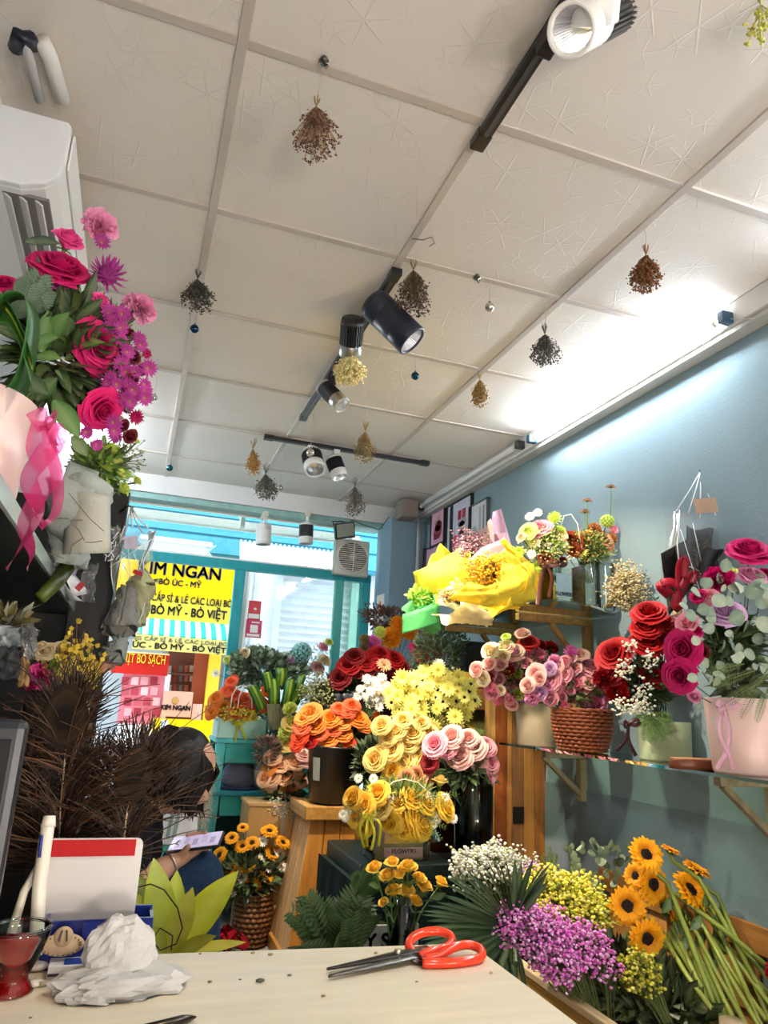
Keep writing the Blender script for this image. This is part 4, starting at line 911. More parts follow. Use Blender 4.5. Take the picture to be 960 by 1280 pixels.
# things inside the cabinet
t = thing('folded_paper_roll', 'folded yellow wrapping paper lying in the top of the wooden cabinet', 'paper', (1.68, 3.3, .95))
part('sheet', MB().patch(8, 4, lambda u, v: Vector((1.60+.2*u, 3.12+.42*v, .96+.09*math.sin(u*2.2)+.06*v)), H('B8A85A')), t, M['paper'], solid=.004)
part('sheet', MB().patch(6, 4, lambda u, v: Vector((1.60+.1*u, 3.1+.3*v, .93+.12*v+.02*u)), H('CDB544')), t, M['paper'], solid=.003)
t = thing('ribbon_roll', 'pink and turquoise ribbon bundle inside the wooden cabinet', 'ribbon', (1.63, 3.2, .842))
part('pink_roll', MB().tube([(1.60, 3.16, .90), (1.72, 3.16, .90)], .055, 18, H('F0A8B4')), t, M['ribbon'])
part('turquoise_roll', MB().tube([(1.60, 3.22, .862), (1.70, 3.22, .862)], .02, 12, H('3FB8C4')), t, M['ribbon'])
t = thing('ribbon_tassel', 'dark red velvet bow hanging on the cabinet front', 'bow', (1.545, 3.15, .75))
p = W(596, 940, 3.12); mb = MB()
for k in range(9): ribbon_strip(mb, [p, p+Vector((random.uniform(-.05, .05), random.uniform(-.03, .03), .06)), p+Vector((random.uniform(-.05, .05), random.uniform(-.03, 0), random.uniform(.03, .09)))], .03, H('7A0E1A'), (1, .3, 0), 1.5, 5)
for k in range(7): ribbon_strip(mb, [p, p+Vector((random.uniform(-.03, .03), -.01, -.06)), p+Vector((random.uniform(-.06, .06), random.uniform(-.02, .02), -.12))], .03, H('7A0E1A'), (1, .3, 0), 1, 5)
part('bow_loops', mb, t, M['ribbon'], solid=.001)
for zz, lab, c in ((.585, 'shiny steel ring tray on the lower cabinet shelf', 'C9CED2'), (.322, 'dark ring dish on the lowest cabinet shelf', '4A4E52')):
    t = thing('tray', lab, 'tray', (1.68, 3.3, zz)); part('rim', MB().tube([(1.68+.09*math.cos(a*.314), 3.3+.15*math.sin(a*.314), zz+.025) for a in range(21)], .005, 6, H(c)), t, M['metal'])
    part('plate', MB().lathe([(.085, .0), (.09, .02), (.08, .018), (.0, .006)], 24, H('8A8E92'), (1.68, 3.3, zz), sy=1.6), t, M['metal'])
t = thing('green_jar', 'dark green jar standing in the lower cabinet tray', 'jar', (1.64, 3.2, .59)); part('body', MB().lathe([(.03, 0), (.034, .01), (.034, .07), (.028, .08)], 16, H('3E5A34'), (1.64, 3.2, .592)), t, M['gloss']); part('lid', MB().lathe([(.03, .08), (.03, .095)], 16, H('22262A'), (1.64, 3.2, .592)), t, M['satin'])
# planter box and dark shrub on top of the cabinet
t = thing('dark_planter', 'charcoal square planter on top of the wooden cabinet', 'planter', (1.72, 3.6, 1.275))
part('box', MB().bx((1.64, 3.44, 1.276), (1.80, 3.62, 1.44), H('2C3036')), t, M['matte'], bevel=.004, smooth=False)
part('rim', MB().bx((1.635, 3.435, 1.435), (1.805, 3.625, 1.445), H('3A3F46')), t, M['matte'], smooth=False)
t = thing('dark_shrub', 'dark fine leaved green shrub behind the red flowers under the upper shelf', 'shrub', W(550, 850, 3.45))
mb = MB(); sprigs(mb, W(548, 812, 3.45), (.20, .13, .19), 2600, .026, .008, ['22401E', '2C4A22', '1A3018', '38562A'], inner=.2, seg=2)
part('foliage', mb, t, M['leaf'], kind='stuff'); sm = MB()
for k in range(18): sm.tube([W(550, 860, 3.45), W(548+random.uniform(-30, 30), 800+random.uniform(-25, 25), 3.45+random.uniform(-.1, .1))], .002, 4, H('3A3A20'))
part('stems', sm, t, M['leaf'], kind='stuff'); part('pot', MB().lathe([(.06, -.24), (.08, -.02), (.075, -.02)], 16, H('24282A'), W(550, 850, 3.45)), t, M['matte'])

# ------------------------------------------------------------------ wrapped bouquets on the upper shelf
YP = H('F2E23A'); 
def bouquet(label, A, B, r0, r1, sheets, cat='bouquet', name='wrapped_bouquet'):
    A, B = W(*A), W(*B); t = thing(name, label, cat, (A.x, A.y, min(A.z, B.z)-.02))
    sc = S(1, B)
    for k, (a0, a1, c, f0, f1, ruf, side) in enumerate(sheets):
        mb = MB(); wrap_mesh(mb, A.lerp(B, f0), A.lerp(B, f1), r0*sc*(1+.1*k), r1*sc*(1-.06*k), a0, a1, H(c), ruf, k+int(A.x*100), 5, .2, side=side)
        part('wrapping_paper', mb, t, M['paper'], solid=.0012)
    return t, A, B, sc
PI = math.pi
# yellow sheet, front-left
t, A, B, sc = bouquet('large bouquet in bright yellow paper at the far end of the upper shelf', (618, 752, 3.05), (548, 716, 2.98), 9, 40, [(PI*.05, PI*1.15, 'EDE44A', 0, 1.0, .12, (0, 0, 1)), (PI*1.1, PI*1.9, 'F1E85E', .1, .92, .16, (0, 0, 1)), (-.2, .6, 'F5F0B0', .2, .8, .1, (0, 0, 1))])
part('wrapping_paper', MB().patch(14, 14, lambda u, v: (lambda q: q+Vector((0, -.06*math.sin(PI*u)*math.sin(PI*v)+.006*math.sin(u*15+v*4), .008*math.sin(u*8+v*3)*v)))(W(524, 742, 2.93).lerp(W(600, 748, 2.93), u).lerp(W(516, 716, 2.9).lerp(W(612, 688, 2.95), u), v)+Vector((0, 0, .035*math.sin(PI*u)*v))), H('EFE84E')), t, M['paper'], solid=.0012)
g = MB(); gs = MB(); gyp(g, gs, A, B+Vector((.03, 0, 0)), (.07, .06, .06), 300, .004, ['F4F0DC', 'E9E4B4', 'F0DC6A']); part('flower_heads', g, t, M['petal'], kind='stuff'); part('stems', gs, t, M['leaf'], kind='stuff')
# pink gypsophila
t, A, B, sc = bouquet('pale pink baby\'s breath bouquet in blush paper against the wall on the upper shelf', (640, 745, 2.92), (596, 688, 2.92), 9, 36, [(PI*.9, PI*2.15, 'F3D6DE', .05, 1.0, .12, (0, 0, 1)), (-.9, .9, 'F4D9C8', .3, 1.25, .1, (1, 0, .3))])
g = MB(); gs = MB(); gyp(g, gs, A, W(590, 684, 2.90), (.085, .07, .10), 620, .0052, ['DDA8B8', 'C890A4', 'E8C4CE', 'B87A90']); part('flower_heads', g, t, M['petal'], kind='stuff'); part('stems', gs, t, M['leaf'], kind='stuff')
mb = MB(); p = W(626, 668, 2.90); mb.patch(6, 8, lambda u, v: W(608+8*v+u*(40-30*v)*(1-.0), 706-66*v+u*6-10*u*v, 2.88+.03*math.sin(u*3)), H('F2CFE0')); part('paper_corner', mb, t, M['paper'], solid=.0012)
# golden gypsophila in yellow
t, A, B, sc = bouquet('golden baby\'s breath bouquet in yellow paper in the middle of the upper shelf', (688, 742, 2.62), (618, 722, 2.50), 14, 42, [(PI*.75, PI*1.95, 'F4D91E', 0, 1.0, .10, (0, 0, 1)), (-.35, .8, 'F3E774', .0, .72, .08, (0, 0, 1))])
g = MB(); gs = MB(); gyp(g, gs, A, W(611, 714, 2.45), (.105, .06, .085), 900, .0050, ['F4C218', 'EFA90E', 'F8D84A', 'D8960A']); part('flower_heads', g, t, M['petal'], kind='stuff'); part('stems', gs, t, M['leaf'], kind='stuff')
fold = lambda P0, P1, P2, P3, y0, y1, bulge, k, nu=14, nv=14: MB().patch(nu, nv, lambda u, v: (lambda q: q+Vector((0, -bulge*math.sin(PI*u)*math.sin(PI*v)+.007*math.sin(u*17+v*5+k)*(.3+v)+.005*math.sin(v*13-u*6+k), .006*math.sin(u*9+k)*v)))(W(*P0, y0).lerp(W(*P1, y0), u).lerp(W(*P3, y1).lerp(W(*P2, y1), u), v)), H('F3E04A'))
part('wrapping_paper', fold((604, 758), (672, 757), (667, 704), (628, 706), 2.45, 2.40, .05, 1), t, M['paper'], solid=.0012); part('wrapping_paper', fold((560, 748), (622, 762), (640, 735), (588, 728), 2.47, 2.42, .03, 2.3), t, M['paper'], solid=.0012)
# cream
t, A, B, sc = bouquet('small cream paper bouquet with dried pink filler drooping over the shelf edge', (612, 776, 2.72), (560, 752, 2.66), 7, 24, [(PI*.7, PI*2.0, 'F1E6B4', 0, 1.0, .14, (0, 0, 1)), (PI*2.0, PI*2.5, 'F5EDC8', .2, .95, .1, (0, 0, 1))])
g = MB(); gs = MB(); gyp(g, gs, A, W(562, 744, 2.66), (.05, .04, .03), 260, .0045, ['E0A08A', 'D98A70', 'EBC46A', 'B8C86A']); part('flower_heads', g, t, M['petal'], kind='stuff'); part('stems', gs, t, M['leaf'], kind='stuff')
ls_ = MB(); pz = W(588, 742, 2.61)
for k in range(3): ls_.tube([pz+Vector((.006*k, 0, .004*k)), pz+Vector((.012+.006*k, 0, .012+.004*k)), pz+Vector((.004+.008*k, 0, -.008+.01*k)), pz+Vector((.016+.006*k, 0, .002+.004*k))], .0014, 4, H('3A3424'))
part('script_print', ls_, t, M['ink_black'])
# green
t, A, B, sc = bouquet('small bouquet of lime filler in green paper hanging past the left shelf end', (543, 786, 2.98), (522, 750, 2.94), 8, 20, [(0, 2*PI, '4FAE5E', -.05, .9, .1, (0, 0, 1))])
mb = MB(); mb.patch(8, 6, lambda u, v: W(503+u*46, 768+v*24-u*14+4*math.sin(v*3), 2.90-.06*math.sin(u*3.1)), H('57B868')); part('wrapping_paper', mb, t, M['paper'], solid=.0012)
g = MB(); sprigs(g, W(525, 745, 2.94), (.075, .06, .055), 420, .028, .012, ['A6D84A', '8CC83A', 'C4E86A', '74B030'], inner=.1, seg=2); part('foliage', g, t, M['leaf'], kind='stuff')

def glass_vase(t, c, r, z0, z1, square=False, m='glass', water=None):
    if square:
        mb = MB(); a, b = r if isinstance(r, tuple) else (r, r)
        for (x, y, dx, dy) in ((-a, 0, .003, b*2), (a, 0, .003, b*2), (0, -b, a*2, .003), (0, b, a*2, .003)): mb.box((c.x+x, c.y+y, (z0+z1)/2), (dx, dy, z1-z0), (1, 1, 1))
        mb.box((c.x, c.y, z0+.003), (a*2, b*2, .006), (1, 1, 1)); part('vase', mb, t, M[m], smooth=False)
    else:
        part('vase', MB().lathe([(r*.9, z0), (r, z0+.006), (r, z1), (r*.96, z1), (r*.95, z0+.012), (.001, z0+.012)], 28, (1, 1, 1), (c.x, c.y, 0), cap=False), t, M[m])
    if water: part('water', MB().lathe([(r*.93 if not square else min(a, b)*.9, z0+.013), (r*.93 if not square else min(a, b)*.9, water)], 24, (1, 1, 1), (c.x, c.y, 0)), t, M['glass'])
# arrangement in the box vase with a brown ribbon
yv = 2.42; c = W(702, 728, yv); zt = W(702, 706, yv).z
t = thing('flower_arrangement', 'mixed autumn arrangement in a clear box vase with a brown ribbon on the upper shelf', 'flower arrangement', (c.x, c.y, 1.515))
glass_vase(t, c, (S(23, c), .05), 1.515, zt, True)
cd = W(705, 732, yv-.045); part('picture_card', MB().box(cd, (S(22, cd), .002, S(30, cd)), H('C9DDF2')), t, M['satin'], smooth=False); text('FLOWERS', cd+Vector((0, -.003, -S(11, cd))), S(7, cd), M['ink_black'], t, wide=.85)
blooms(t, W(690, 700, yv), [('rose', 'pink', 675, 660, 12), ('chrysanthemum', 'green', 693, 648, 9), ('daisy', 'wdaisy', 662, 646, 6), ('daisy', 'wdaisy', 672, 641, 6), ('rose', 'lime', 660, 664, 9), ('rose', 'peach', 697, 668, 9), ('carnation', 'green', 699, 663, 8), ('rosebud', 'cream', 668, 680, 7), ('carnation', 'rust', 680, 697, 8), ('aster', 'wdaisy', 665, 693, 6), ('aster', 'wdaisy', 694, 690, 7), ('aster', 'wdaisy', 682, 678, 6), ('carnation', 'burgundy', 704, 703, 6), ('carnation', 'rust', 682, 676, 6), ('rosebud', 'cream', 652, 672, 6), ('aster', 'green', 650, 690, 7), ('aster', 'green', 674, 707, 7), ('aster', 'wdaisy', 703, 680, 6)], yv, W(702, 735, yv))
mb = MB(); sprigs(mb, W(684, 682, yv+.02), (.125, .08, .10), 1500, .024, .008, ['7FA83A', '9CC24A', 'B8CE5A', '5E8A34', 'DCE08A', '3E5E22'], inner=.3, seg=2)
g = MB(); gyp(g, None, (0, 0, 0), W(683, 682, yv-.01), (.12, .07, .095), 260, .0042, ['F2F0D8', 'E8E29A', 'C8D86A', 'F0DCA0'], random.Random(3), surface=.4); part('tiny_buds', g, t, M['petal'], kind='stuff'); part('foliage', mb, t, M['leaf'], kind='stuff')
part('handle', MB().tube([W(697+u, 690-v, yv) for u, v in ((0, 0), (2, 25), (8, 45), (17, 47), (25, 35), (30, 5))], .0022, 6, H('DAD8CE')), t, M['satin'])
bow(t, W(683, 706, yv-.07), .016, H('5A2614'), M['ribbon'], [(W(676, 725, yv-.08), W(672, 757, yv-.12)), (W(690, 722, yv-.08), W(686, 747, yv-.07))])
# arrangement with tall zinnias
yv = 2.44; c = W(737, 732, yv); zt = W(737, 704, yv).z
t = thing('flower_arrangement', 'arrangement with three tall stemmed seed heads in a clear vase on the upper shelf', 'flower arrangement', (c.x, c.y, 1.515))
glass_vase(t, c, S(13, c), 1.515, zt)
blooms(t, W(735, 690, yv), [('rose', 'tan', 752, 675, 13), ('carnation', 'rust', 722, 677, 10), ('carnation', 'rust', 717, 686, 8), ('rose', 'orange', 699, 682, 8), ('hydrangea', 'green', 759, 652, 9), ('rosebud', 'pink', 766, 662, 7), ('carnation', 'tan', 743, 660, 8), ('carnation', 'rust', 712, 670, 7), ('carnation', 'tan', 766, 672, 6), ('aster', 'ydaisy', 728, 690, 7), ('rosebud', 'apricot', 735, 668, 7)], yv, W(737, 728, yv))
mb = MB(); sprigs(mb, W(737, 684, yv+.01), (.115, .08, .09), 1300, .026, .009, ['5E7A2E', '7FA03A', '4A6A2A', 'A8C04A', '2E4A22', '9A8A3A'], inner=.2, seg=2)
g = MB(); gyp(g, None, (0, 0, 0), W(735, 682, yv-.01), (.11, .07, .08), 140, .004, ['E8C86A', 'D8A04A', 'C8D86A'], random.Random(5), surface=.4); part('tiny_buds', g, t, M['petal'], kind='stuff'); part('foliage', mb, t, M['leaf'], kind='stuff')
for u0, v0, u1, v1 in ((764, 609, 763, 650), (734, 626, 735, 665), (731, 640, 731, 680)):
    st = MB().tube([W(u1, v1, yv), W(u0, v0+4, yv)], .0024, 6, H('6A8A3A')); z_ = part('tall_stem', st, t, M['leaf'])
    inst('seed_head', flower('zinnia', *PAL['zin']), t, W(u0, v0, yv), (.05, -.1, 1), None, S(7.5, W(u0, v0, yv)))
t = thing('dried_gypsophila', 'cream dried baby\'s breath cloud at the near end of the upper shelf', 'dried flowers', W(765, 775, 2.3))
c = W(783, 735, 2.27); g = MB(); gs = MB(); gyp(g, gs, W(758, 760, 2.36), c, (.085, .07, .115), 1300, .0042, ['E8DCB4', 'D9C790', 'F2E8CC', 'B9A468'], stem_col='A8966A', stems=24); part('flower_heads', g, t, M['petal'], kind='stuff'); part('stems', gs, t, M['matte'], kind='stuff')
t = thing('glass_cylinder', 'empty clear cylinder vase beside the zinnia arrangement on the upper shelf', 'vase', W(757, 757, 2.47)); c = W(756, 732, 2.46); glass_vase(t, c, S(12, c), 1.515, W(756, 706, 2.46).z)

# clear gift bags hung on the wall
def gift_bag(label, u0, v0, u1, v1, y, hook, tag_px=None, depth=.09):
    a, b = W(u0, v0, y), W(u1, v1, y); t = thing('clear_gift_bag', label, 'gift bag', ((a.x+b.x)/2, y, b.z))
    x0, x1, z0, z1 = min(a.x, b.x), max(a.x, b.x), b.z, a.z; mb = MB()
    f = lambda u, v, s: Vector((x0+(x1-x0)*u+.01*math.sin(v*9+s), y+s*depth/2*(1-.35*v)+.008*math.sin(u*8+v*5), z0+(z1-z0)*v))
    for s in (-1, 1): mb.patch(8, 8, lambda u, v, s=s: f(u, v, s), (1, 1, 1))
    for u in (0, 1): mb.patch(3, 8, lambda w, v, u=u: f(u, v, -1).lerp(f(u, v, 1), w)+Vector(((.5-abs(w-.5))*.03*(1 if u else -1)*(-1), 0, 0)), (1, 1, 1))
    mb.patch(4, 2, lambda u, w: f(u, 0, -1).lerp(f(u, 0, 1), w), (1, 1, 1))
    part('film', mb, t, M['film'])
    hk = Vector(hook)
    for s, xx in ((-1, .25), (1, .75), (-1, .75), (1, .25)):
        part('handle_cord', MB().tube([f(xx, 1, s), f(xx, 1, s).lerp(hk, .6)+Vector((0, 0, -.005)), hk], .0022, 5, H('E9ECEC')), t, M['satin'])
    if tag_px:
        tu, tv, tw, th, c = tag_px; p = W(tu, tv, y-depth/2-.012); part('paper_tag', MB().box(p, (S(tw, p), .0015, S(th, p)), H(c), Matrix.Rotation(-.2, 3, 'Y')), t, M['paper'], smooth=False)
    rm_ = MB()
    for u in (.02, .98): rm_.tube([f(u, i/6, -1) for i in range(7)], .0016, 4, H('E4EAEC'))
    for k in range(7): a_, b_ = random.random(), random.random(); rm_.tube([f(a_, random.uniform(.3, 1), -1), f(b_, random.uniform(0, .8), -1)], .0012, 4, H('EEF2F4'))
    part('creases', rm_, t, M['satin'], kind='stuff')
    return t
yb_ = 1.94
gift_bag('clear handled gift bag hung on the blue wall with a tan tag', 836, 640, 906, 775, yb_, W(876, 588, 1.97)+Vector((0, 0, 0)), (882, 632, 36, 19, 'B79A84'))
hk = W(876, 588, 1.97); solo('wall_hook', MB().tube([hk+Vector((.05, .02, .012)), hk+Vector((.0, 0, .008)), hk+Vector((-.008, -.003, -.004)), hk+Vector((-.004, -.004, .012))], .0035, 6, H('8A8C8C')), 'small grey hook on the blue wall holding the clear gift bag', 'hook', M['metal'])
A, B = W(868, 770, yb_), W(872, 690, yb_); t = thing('wrapped_bouquet', 'bouquet in black paper with red ribbon inside the clear gift bag', 'bouquet', (A.x, A.y, A.z))
mb = MB(); wrap_mesh(mb, A, B, .02, S(28, B), 2.6, 6.6, H('1E1C1C'), .08, 3, 4, .15, side=(0, 1, 0)); part('wrapping_paper', mb, t, M['paper'], solid=.0012)
mb = MB().patch(6, 6, lambda u, v: W(858+34*u, 656+70*v+8*u+4*math.sin(u*5), yb_-.02+.02*math.sin(v*3)), H('1A1818')); part('wrapping_paper', mb, t, M['paper'], solid=.0012)
mb = MB().patch(6, 6, lambda u, v: W(826+40*u+10*v*(1-u), 692-22*u+78*v*(1-.2*u), yb_-.035+.025*math.sin(v*3+u)), H('242020')); part('wrapping_paper', mb, t, M['paper'], solid=.0012)
rb = MB()
for q in (((850, 735), (848, 710), (855, 700), (852, 722)), ((850, 735), (840, 728), (826, 732), (838, 745)), ((850, 738), (845, 755), (852, 762)), ((852, 736), (862, 722), (868, 716), (862, 728))): ribbon_strip(rb, [W(u, v, yb_-.06) for u, v in q], .034, H('A8142A'), (1, 0, .5), .9, 6)
part('ribbon', rb, t, M['ribbon'], solid=.0006)
mb = MB(); sprigs(mb, W(872, 690, yb_), (.05, .03, .05), 60, .05, .02, ['3A2424', '4A1E22', '2E3A22'], seg=2); part('foliage', mb, t, M['leaf'], kind='stuff')
gift_bag('second clear gift bag at the right picture edge holding yellow sprigs', 930, 610, 990, 770, 1.80, W(962, 560, 1.82), (975, 640, 26, 14, 'C9B8A4'))
t = thing('yellow_sprig', 'yellow sprigs sticking out of the second clear gift bag', 'flowers', W(958, 700, 1.8)); mb = MB()
for k in range(6): e = W(947+6*k+random.uniform(-3, 3), 612+random.uniform(-4, 14), 1.8); mb.tube([W(960, 720, 1.8), e], .0016, 5, H('9A9A3A')); sprigs(mb, e, .016, 10, .02, .012, ['E0CC2A', 'F0E04A'], seg=2)
part('sprigs', mb, t, M['leaf'], kind='stuff')

# ------------------------------------------------------------------ on the lower glass shelf
def pot(t, c, r0, r1, z0, z1, col, m='matte', name='pot', lip=.004):
    part(name, MB().lathe([(r0*.96, z0), (r0, z0+.006), (r1, z1), (r1*.95, z1+.001), (r1*.93, z1-.02), (.001, z1-.022)], 32, col, (c.x, c.y, 0)), t, M[m])
def leaves_part(t, c, r, n, L, w, cols, name='foliage', **k):
    mb = MB(); sprigs(mb, c, r, n, L, w, cols, **k); part(name, mb, t, M['leaf'], kind='stuff')
ZS = .965
# mixed pot
yv = 2.76; c = W(671, 905, yv); zt = W(671, 880, yv).z
t = thing('flower_arrangement', 'mixed cream, pink and red arrangement in a beige pot beside the wicker basket', 'flower arrangement', (c.x, c.y, ZS))
pot(t, c, S(24, c), S(26, c), ZS, zt, H('B7A88C'))
blooms(t, W(652, 850, yv), [('lisianthus', 'cream', 612, 813, 10), ('rose', 'cream', 631, 809, 9), ('rose', 'blush', 643, 815, 10), ('rosebud', 'blush', 653, 793, 9), ('carnation', 'lime', 623, 825, 11), ('rose', 'red', 661, 803, 10), ('carnation', 'red', 631, 837, 10), ('rosebud', 'blush', 596, 837, 9), ('rosebud', 'pink', 616, 865, 10), ('carnation', 'pink', 637, 867, 10), ('rose', 'blush', 661, 825, 10), ('carnation', 'darkred', 675, 806, 8), ('carnation', 'darkred', 607, 847, 8), ('aster', 'hotpink', 651, 845, 8), ('rosebud', 'pink', 669, 842, 9), ('rose', 'lilac', 656, 871, 9), ('carnation', 'lime', 645, 824, 7), ('aster', 'pink', 648, 853, 7), ('rosebud', 'lime', 633, 797, 6), ('carnation', 'darkred', 690, 808, 8), ('rose', 'pink', 680, 833, 9), ('rosebud', 'blush', 640, 880, 8)]+fill([('rosebud', 'blush'), ('rosebud', 'pink'), ('aster', 'pink'), ('carnation', 'lpink'), ('carnation', 'lime'), ('carnation', 'darkred'), ('lisianthus', 'cream')], -.03, 30, 602, 808, 688, 884, 5.5, 8.5, 5), yv, (c.x, c.y, zt-.05))
leaves_part(t, W(650, 845, yv+.03), (.17, .10, .13), 320, .06, .02, ['3E5E2E', '5A7A3A', '7A9A4A', '2A4424'], seg=2)
mb = MB()
for u, v in ((600, 800), (616, 780), (607, 790), (690, 790), (700, 800), (598, 820)): fern_frond(mb, W(650, 850, yv), W(u, v, yv)-W(650, 850, yv), (0, -1, .3), .2, .03, H('6A8A3E'), 12, .1)
part('sprigs', mb, t, M['leaf'], kind='stuff')
# wicker basket
yv = 2.46; c = W(728, 915, yv); zt = W(728, 889, yv).z
t = thing('flower_arrangement', 'pink rose arrangement in a brown wicker basket on the lower shelf', 'flower arrangement', (c.x, c.y, ZS))
def wicker(t, c, r0, r1, z0, z1, col, rows=12, spokes=26, belly=.0):
    bk = thing  # woven rows are one part each
    for k in range(rows):
        f = (k+.5)/rows; r = (r0+(r1-r0)*f)+belly*math.sin(math.pi*f); n = spokes*4; mb = MB()
        pts = [Vector((c.x+(r+.0035*math.sin(spokes*math.pi*i/n*2+(k % 2)*math.pi))*math.cos(2*math.pi*i/n), c.y+(r+.0035*math.sin(spokes*math.pi*i/n*2+(k % 2)*math.pi))*math.sin(2*math.pi*i/n), z0+(z1-z0)*f)) for i in range(n+1)]
        mb.tube(pts, (z1-z0)/rows*.52, 4, jit(col, .2), cap=False); part('woven_row', mb, t, M['gloss_wicker'])
    mb = MB()
    for k in range(spokes): a = 2*math.pi*k/spokes; mb.tube([(c.x+(r0+(r1-r0)*f+belly*math.sin(math.pi*f))*math.cos(a), c.y+(r0+(r1-r0)*f+belly*math.sin(math.pi*f))*math.sin(a), z0+(z1-z0)*f) for f in (0, .33, .66, 1)], .003, 4, mix(col, (0, 0, 0), .3))
    part('stakes', mb, t, M['gloss_wicker'], kind='stuff')
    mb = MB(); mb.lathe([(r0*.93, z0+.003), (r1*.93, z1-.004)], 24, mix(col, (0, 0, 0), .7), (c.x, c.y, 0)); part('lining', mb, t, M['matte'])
    mb = MB()
    for s in (0, 1):
        mb.tube([(c.x+(r1+.003+.004*math.sin(i*.9+s*3.14))*math.cos(2*math.pi*i/60), c.y+(r1+.003+.004*math.sin(i*.9+s*3.14))*math.sin(2*math.pi*i/60), z1+.004+.004*math.cos(i*.9+s*3.14)) for i in range(61)], .0042, 5, col, cap=False)
    part('braided_rim', mb, t, M['gloss_wicker'])
mat('gloss_wicker', .4, .4, noise=.35, nscale=60)
wicker(t, c, S(27, c), S(36, c), ZS+.002, zt, H('8A4A2C'), 11, 24, .01)
blooms(t, W(728, 858, yv), [('rose', 'pink', 685, 849, 13), ('rosebud', 'pink', 705, 843, 11), ('rosebud', 'pink', 707, 827, 8), ('rose', 'pink', 738, 834, 13), ('rosebud', 'blush', 732, 849, 9), ('carnation', 'pink', 728, 863, 12), ('rosebud', 'pink', 689, 872, 10), ('rose', 'blush', 669, 843, 10), ('chrysanthemum', 'pinkball', 714, 815, 9), ('carnation', 'lpink', 748, 878, 12), ('carnation', 'lpink', 664, 872, 9), ('carnation', 'cream', 726, 882, 8), ('aster', 'pink', 700, 862, 8), ('rosebud', 'blush', 660, 857, 9), ('aster', 'hotpink', 697, 856, 6), ('rose', 'blush', 725, 818, 9), ('rosebud', 'pink', 716, 838, 9), ('rose', 'pink', 748, 850, 11), ('rosebud', 'lilac', 675, 866, 9), ('aster', 'cream', 735, 890, 7), ('rose', 'pink', 720, 851, 9), ('carnation', 'lpink', 760, 866, 9), ('aster', 'cream', 715, 884, 6), ('rose', 'blush', 694, 833, 9)]+fill([('rosebud', 'blush'), ('rosebud', 'pink'), ('aster', 'pink'), ('carnation', 'lpink'), ('aster', 'cream'), ('lisianthus', 'lilac')], -.03, 30, 668, 818, 762, 886, 5.5, 8.5, 7), yv, (c.x, c.y, zt-.05))
leaves_part(t, W(722, 862, yv+.02), (.14, .09, .10), 260, .05, .018, ['3E5E2E', '5A7A3A', '7A9A4A', '2A4424'], seg=2)
# green pot with red roses
yv = 2.1; c = W(831, 930, yv); zt = W(831, 902, yv).z
t = thing('flower_arrangement', 'red rose and white baby\'s breath arrangement in a pale green pot on the lower shelf', 'flower arrangement', (c.x, c.y, ZS))
pot(t, c, S(31, c), S(32, c), ZS, zt, H('9AA584'))
blooms(t, W(800, 850, yv), [('rose', 'red', 767, 818, 18), ('rose', 'red', 812, 765, 16), ('rose', 'red', 808, 785, 14), ('rose', 'red', 831, 779, 13), ('rose', 'red', 808, 804, 16), ('rose', 'red', 834, 803, 14), ('rose', 'red', 814, 842, 14), ('carnation', 'red', 770, 865, 13), ('rose', 'darkred', 763, 838, 14), ('carnation', 'darkred', 752, 848, 11), ('rose', 'darkred', 822, 800, 12), ('rose', 'red', 840, 790, 12)]+fill([('carnation', 'darkred'), ('rose', 'darkred'), ('rosebud', 'red')], .0, 12, 755, 785, 845, 880, 8, 11, 7), yv, (c.x, c.y, zt-.05))
g = MB()
for (u, v, n, rr) in ((800, 885, 110, .05), (812, 826, 40, .04), (780, 835, 50, .04), (787, 808, 30, .03), (775, 880, 40, .04), (805, 862, 40, .04)): gyp(g, None, (0, 0, 0), W(u, v, yv-.06), (rr, .03, rr), n, .0052, ['FBFAF2', 'F2EFDC', 'E8ECD0'], random.Random(u), surface=0)
part('white_filler', g, t, M['petal'], kind='stuff')
leaves_part(t, W(806, 855, yv+.03), (.13, .09, .14), 320, .06, .022, ['1E3A1C', '2A4A24', '3A5A2A', '142812'], seg=2)
mb = MB()
for u, v, l in ((806, 928, .08), (818, 924, .08), (835, 905, .08), (828, 915, .08), (775, 905, .07), (845, 890, .08)): fern_frond(mb, W(812, 894, yv-.07), W(u, v, yv-.09)-W(812, 890, yv-.07), (-.3, -1, .3), l, .028, H('4E7A28'), 12, .3, .35)
part('fern', mb, t, M['leaf'], kind='stuff')
bow(t, W(786, 905, yv-.14), .012, H('3A1016'), M['ribbon'], [(W(782, 925, yv-.14), W(770, 938, yv-.13)), (W(786, 925, yv-.14), W(795, 945, yv-.14))])
# pink vase with magenta and eucalyptus
yv = 1.66; c = W(932, 925, yv); zt = W(926, 874, yv).z
t = thing('flower_arrangement', 'magenta rose and silver eucalyptus arrangement in a tall pale pink vase on the lower shelf', 'flower arrangement', (c.x, c.y, ZS))
pot(t, c, S(40, c), S(46, c), ZS, zt, H('E8C4B8'), 'satin', 'vase')
blooms(t, W(905, 800, yv), [('rose', 'magenta', 937, 688, 20), ('carnation', 'magenta', 898, 722, 17), ('lisianthus', 'lpink', 940, 720, 16), ('rose', 'lilac', 906, 765, 17), ('rosebud', 'pink', 860, 779, 13), ('rosebud', 'magenta', 873, 747, 10), ('rose', 'magenta', 853, 811, 18), ('rose', 'magenta', 849, 845, 16), ('rosebud', 'magenta', 870, 790, 8), ('rosebud', 'lime', 915, 714, 6), ('carnation', 'magenta', 958, 718, 9), ('rosebud', 'burgundy', 878, 815, 9), ('rosebud', 'lpink', 868, 870, 8), ('rose', 'pink', 885, 745, 10), ('lisianthus', 'lpink', 955, 735, 12)], yv, (c.x, c.y, zt-.05))
EL = {}
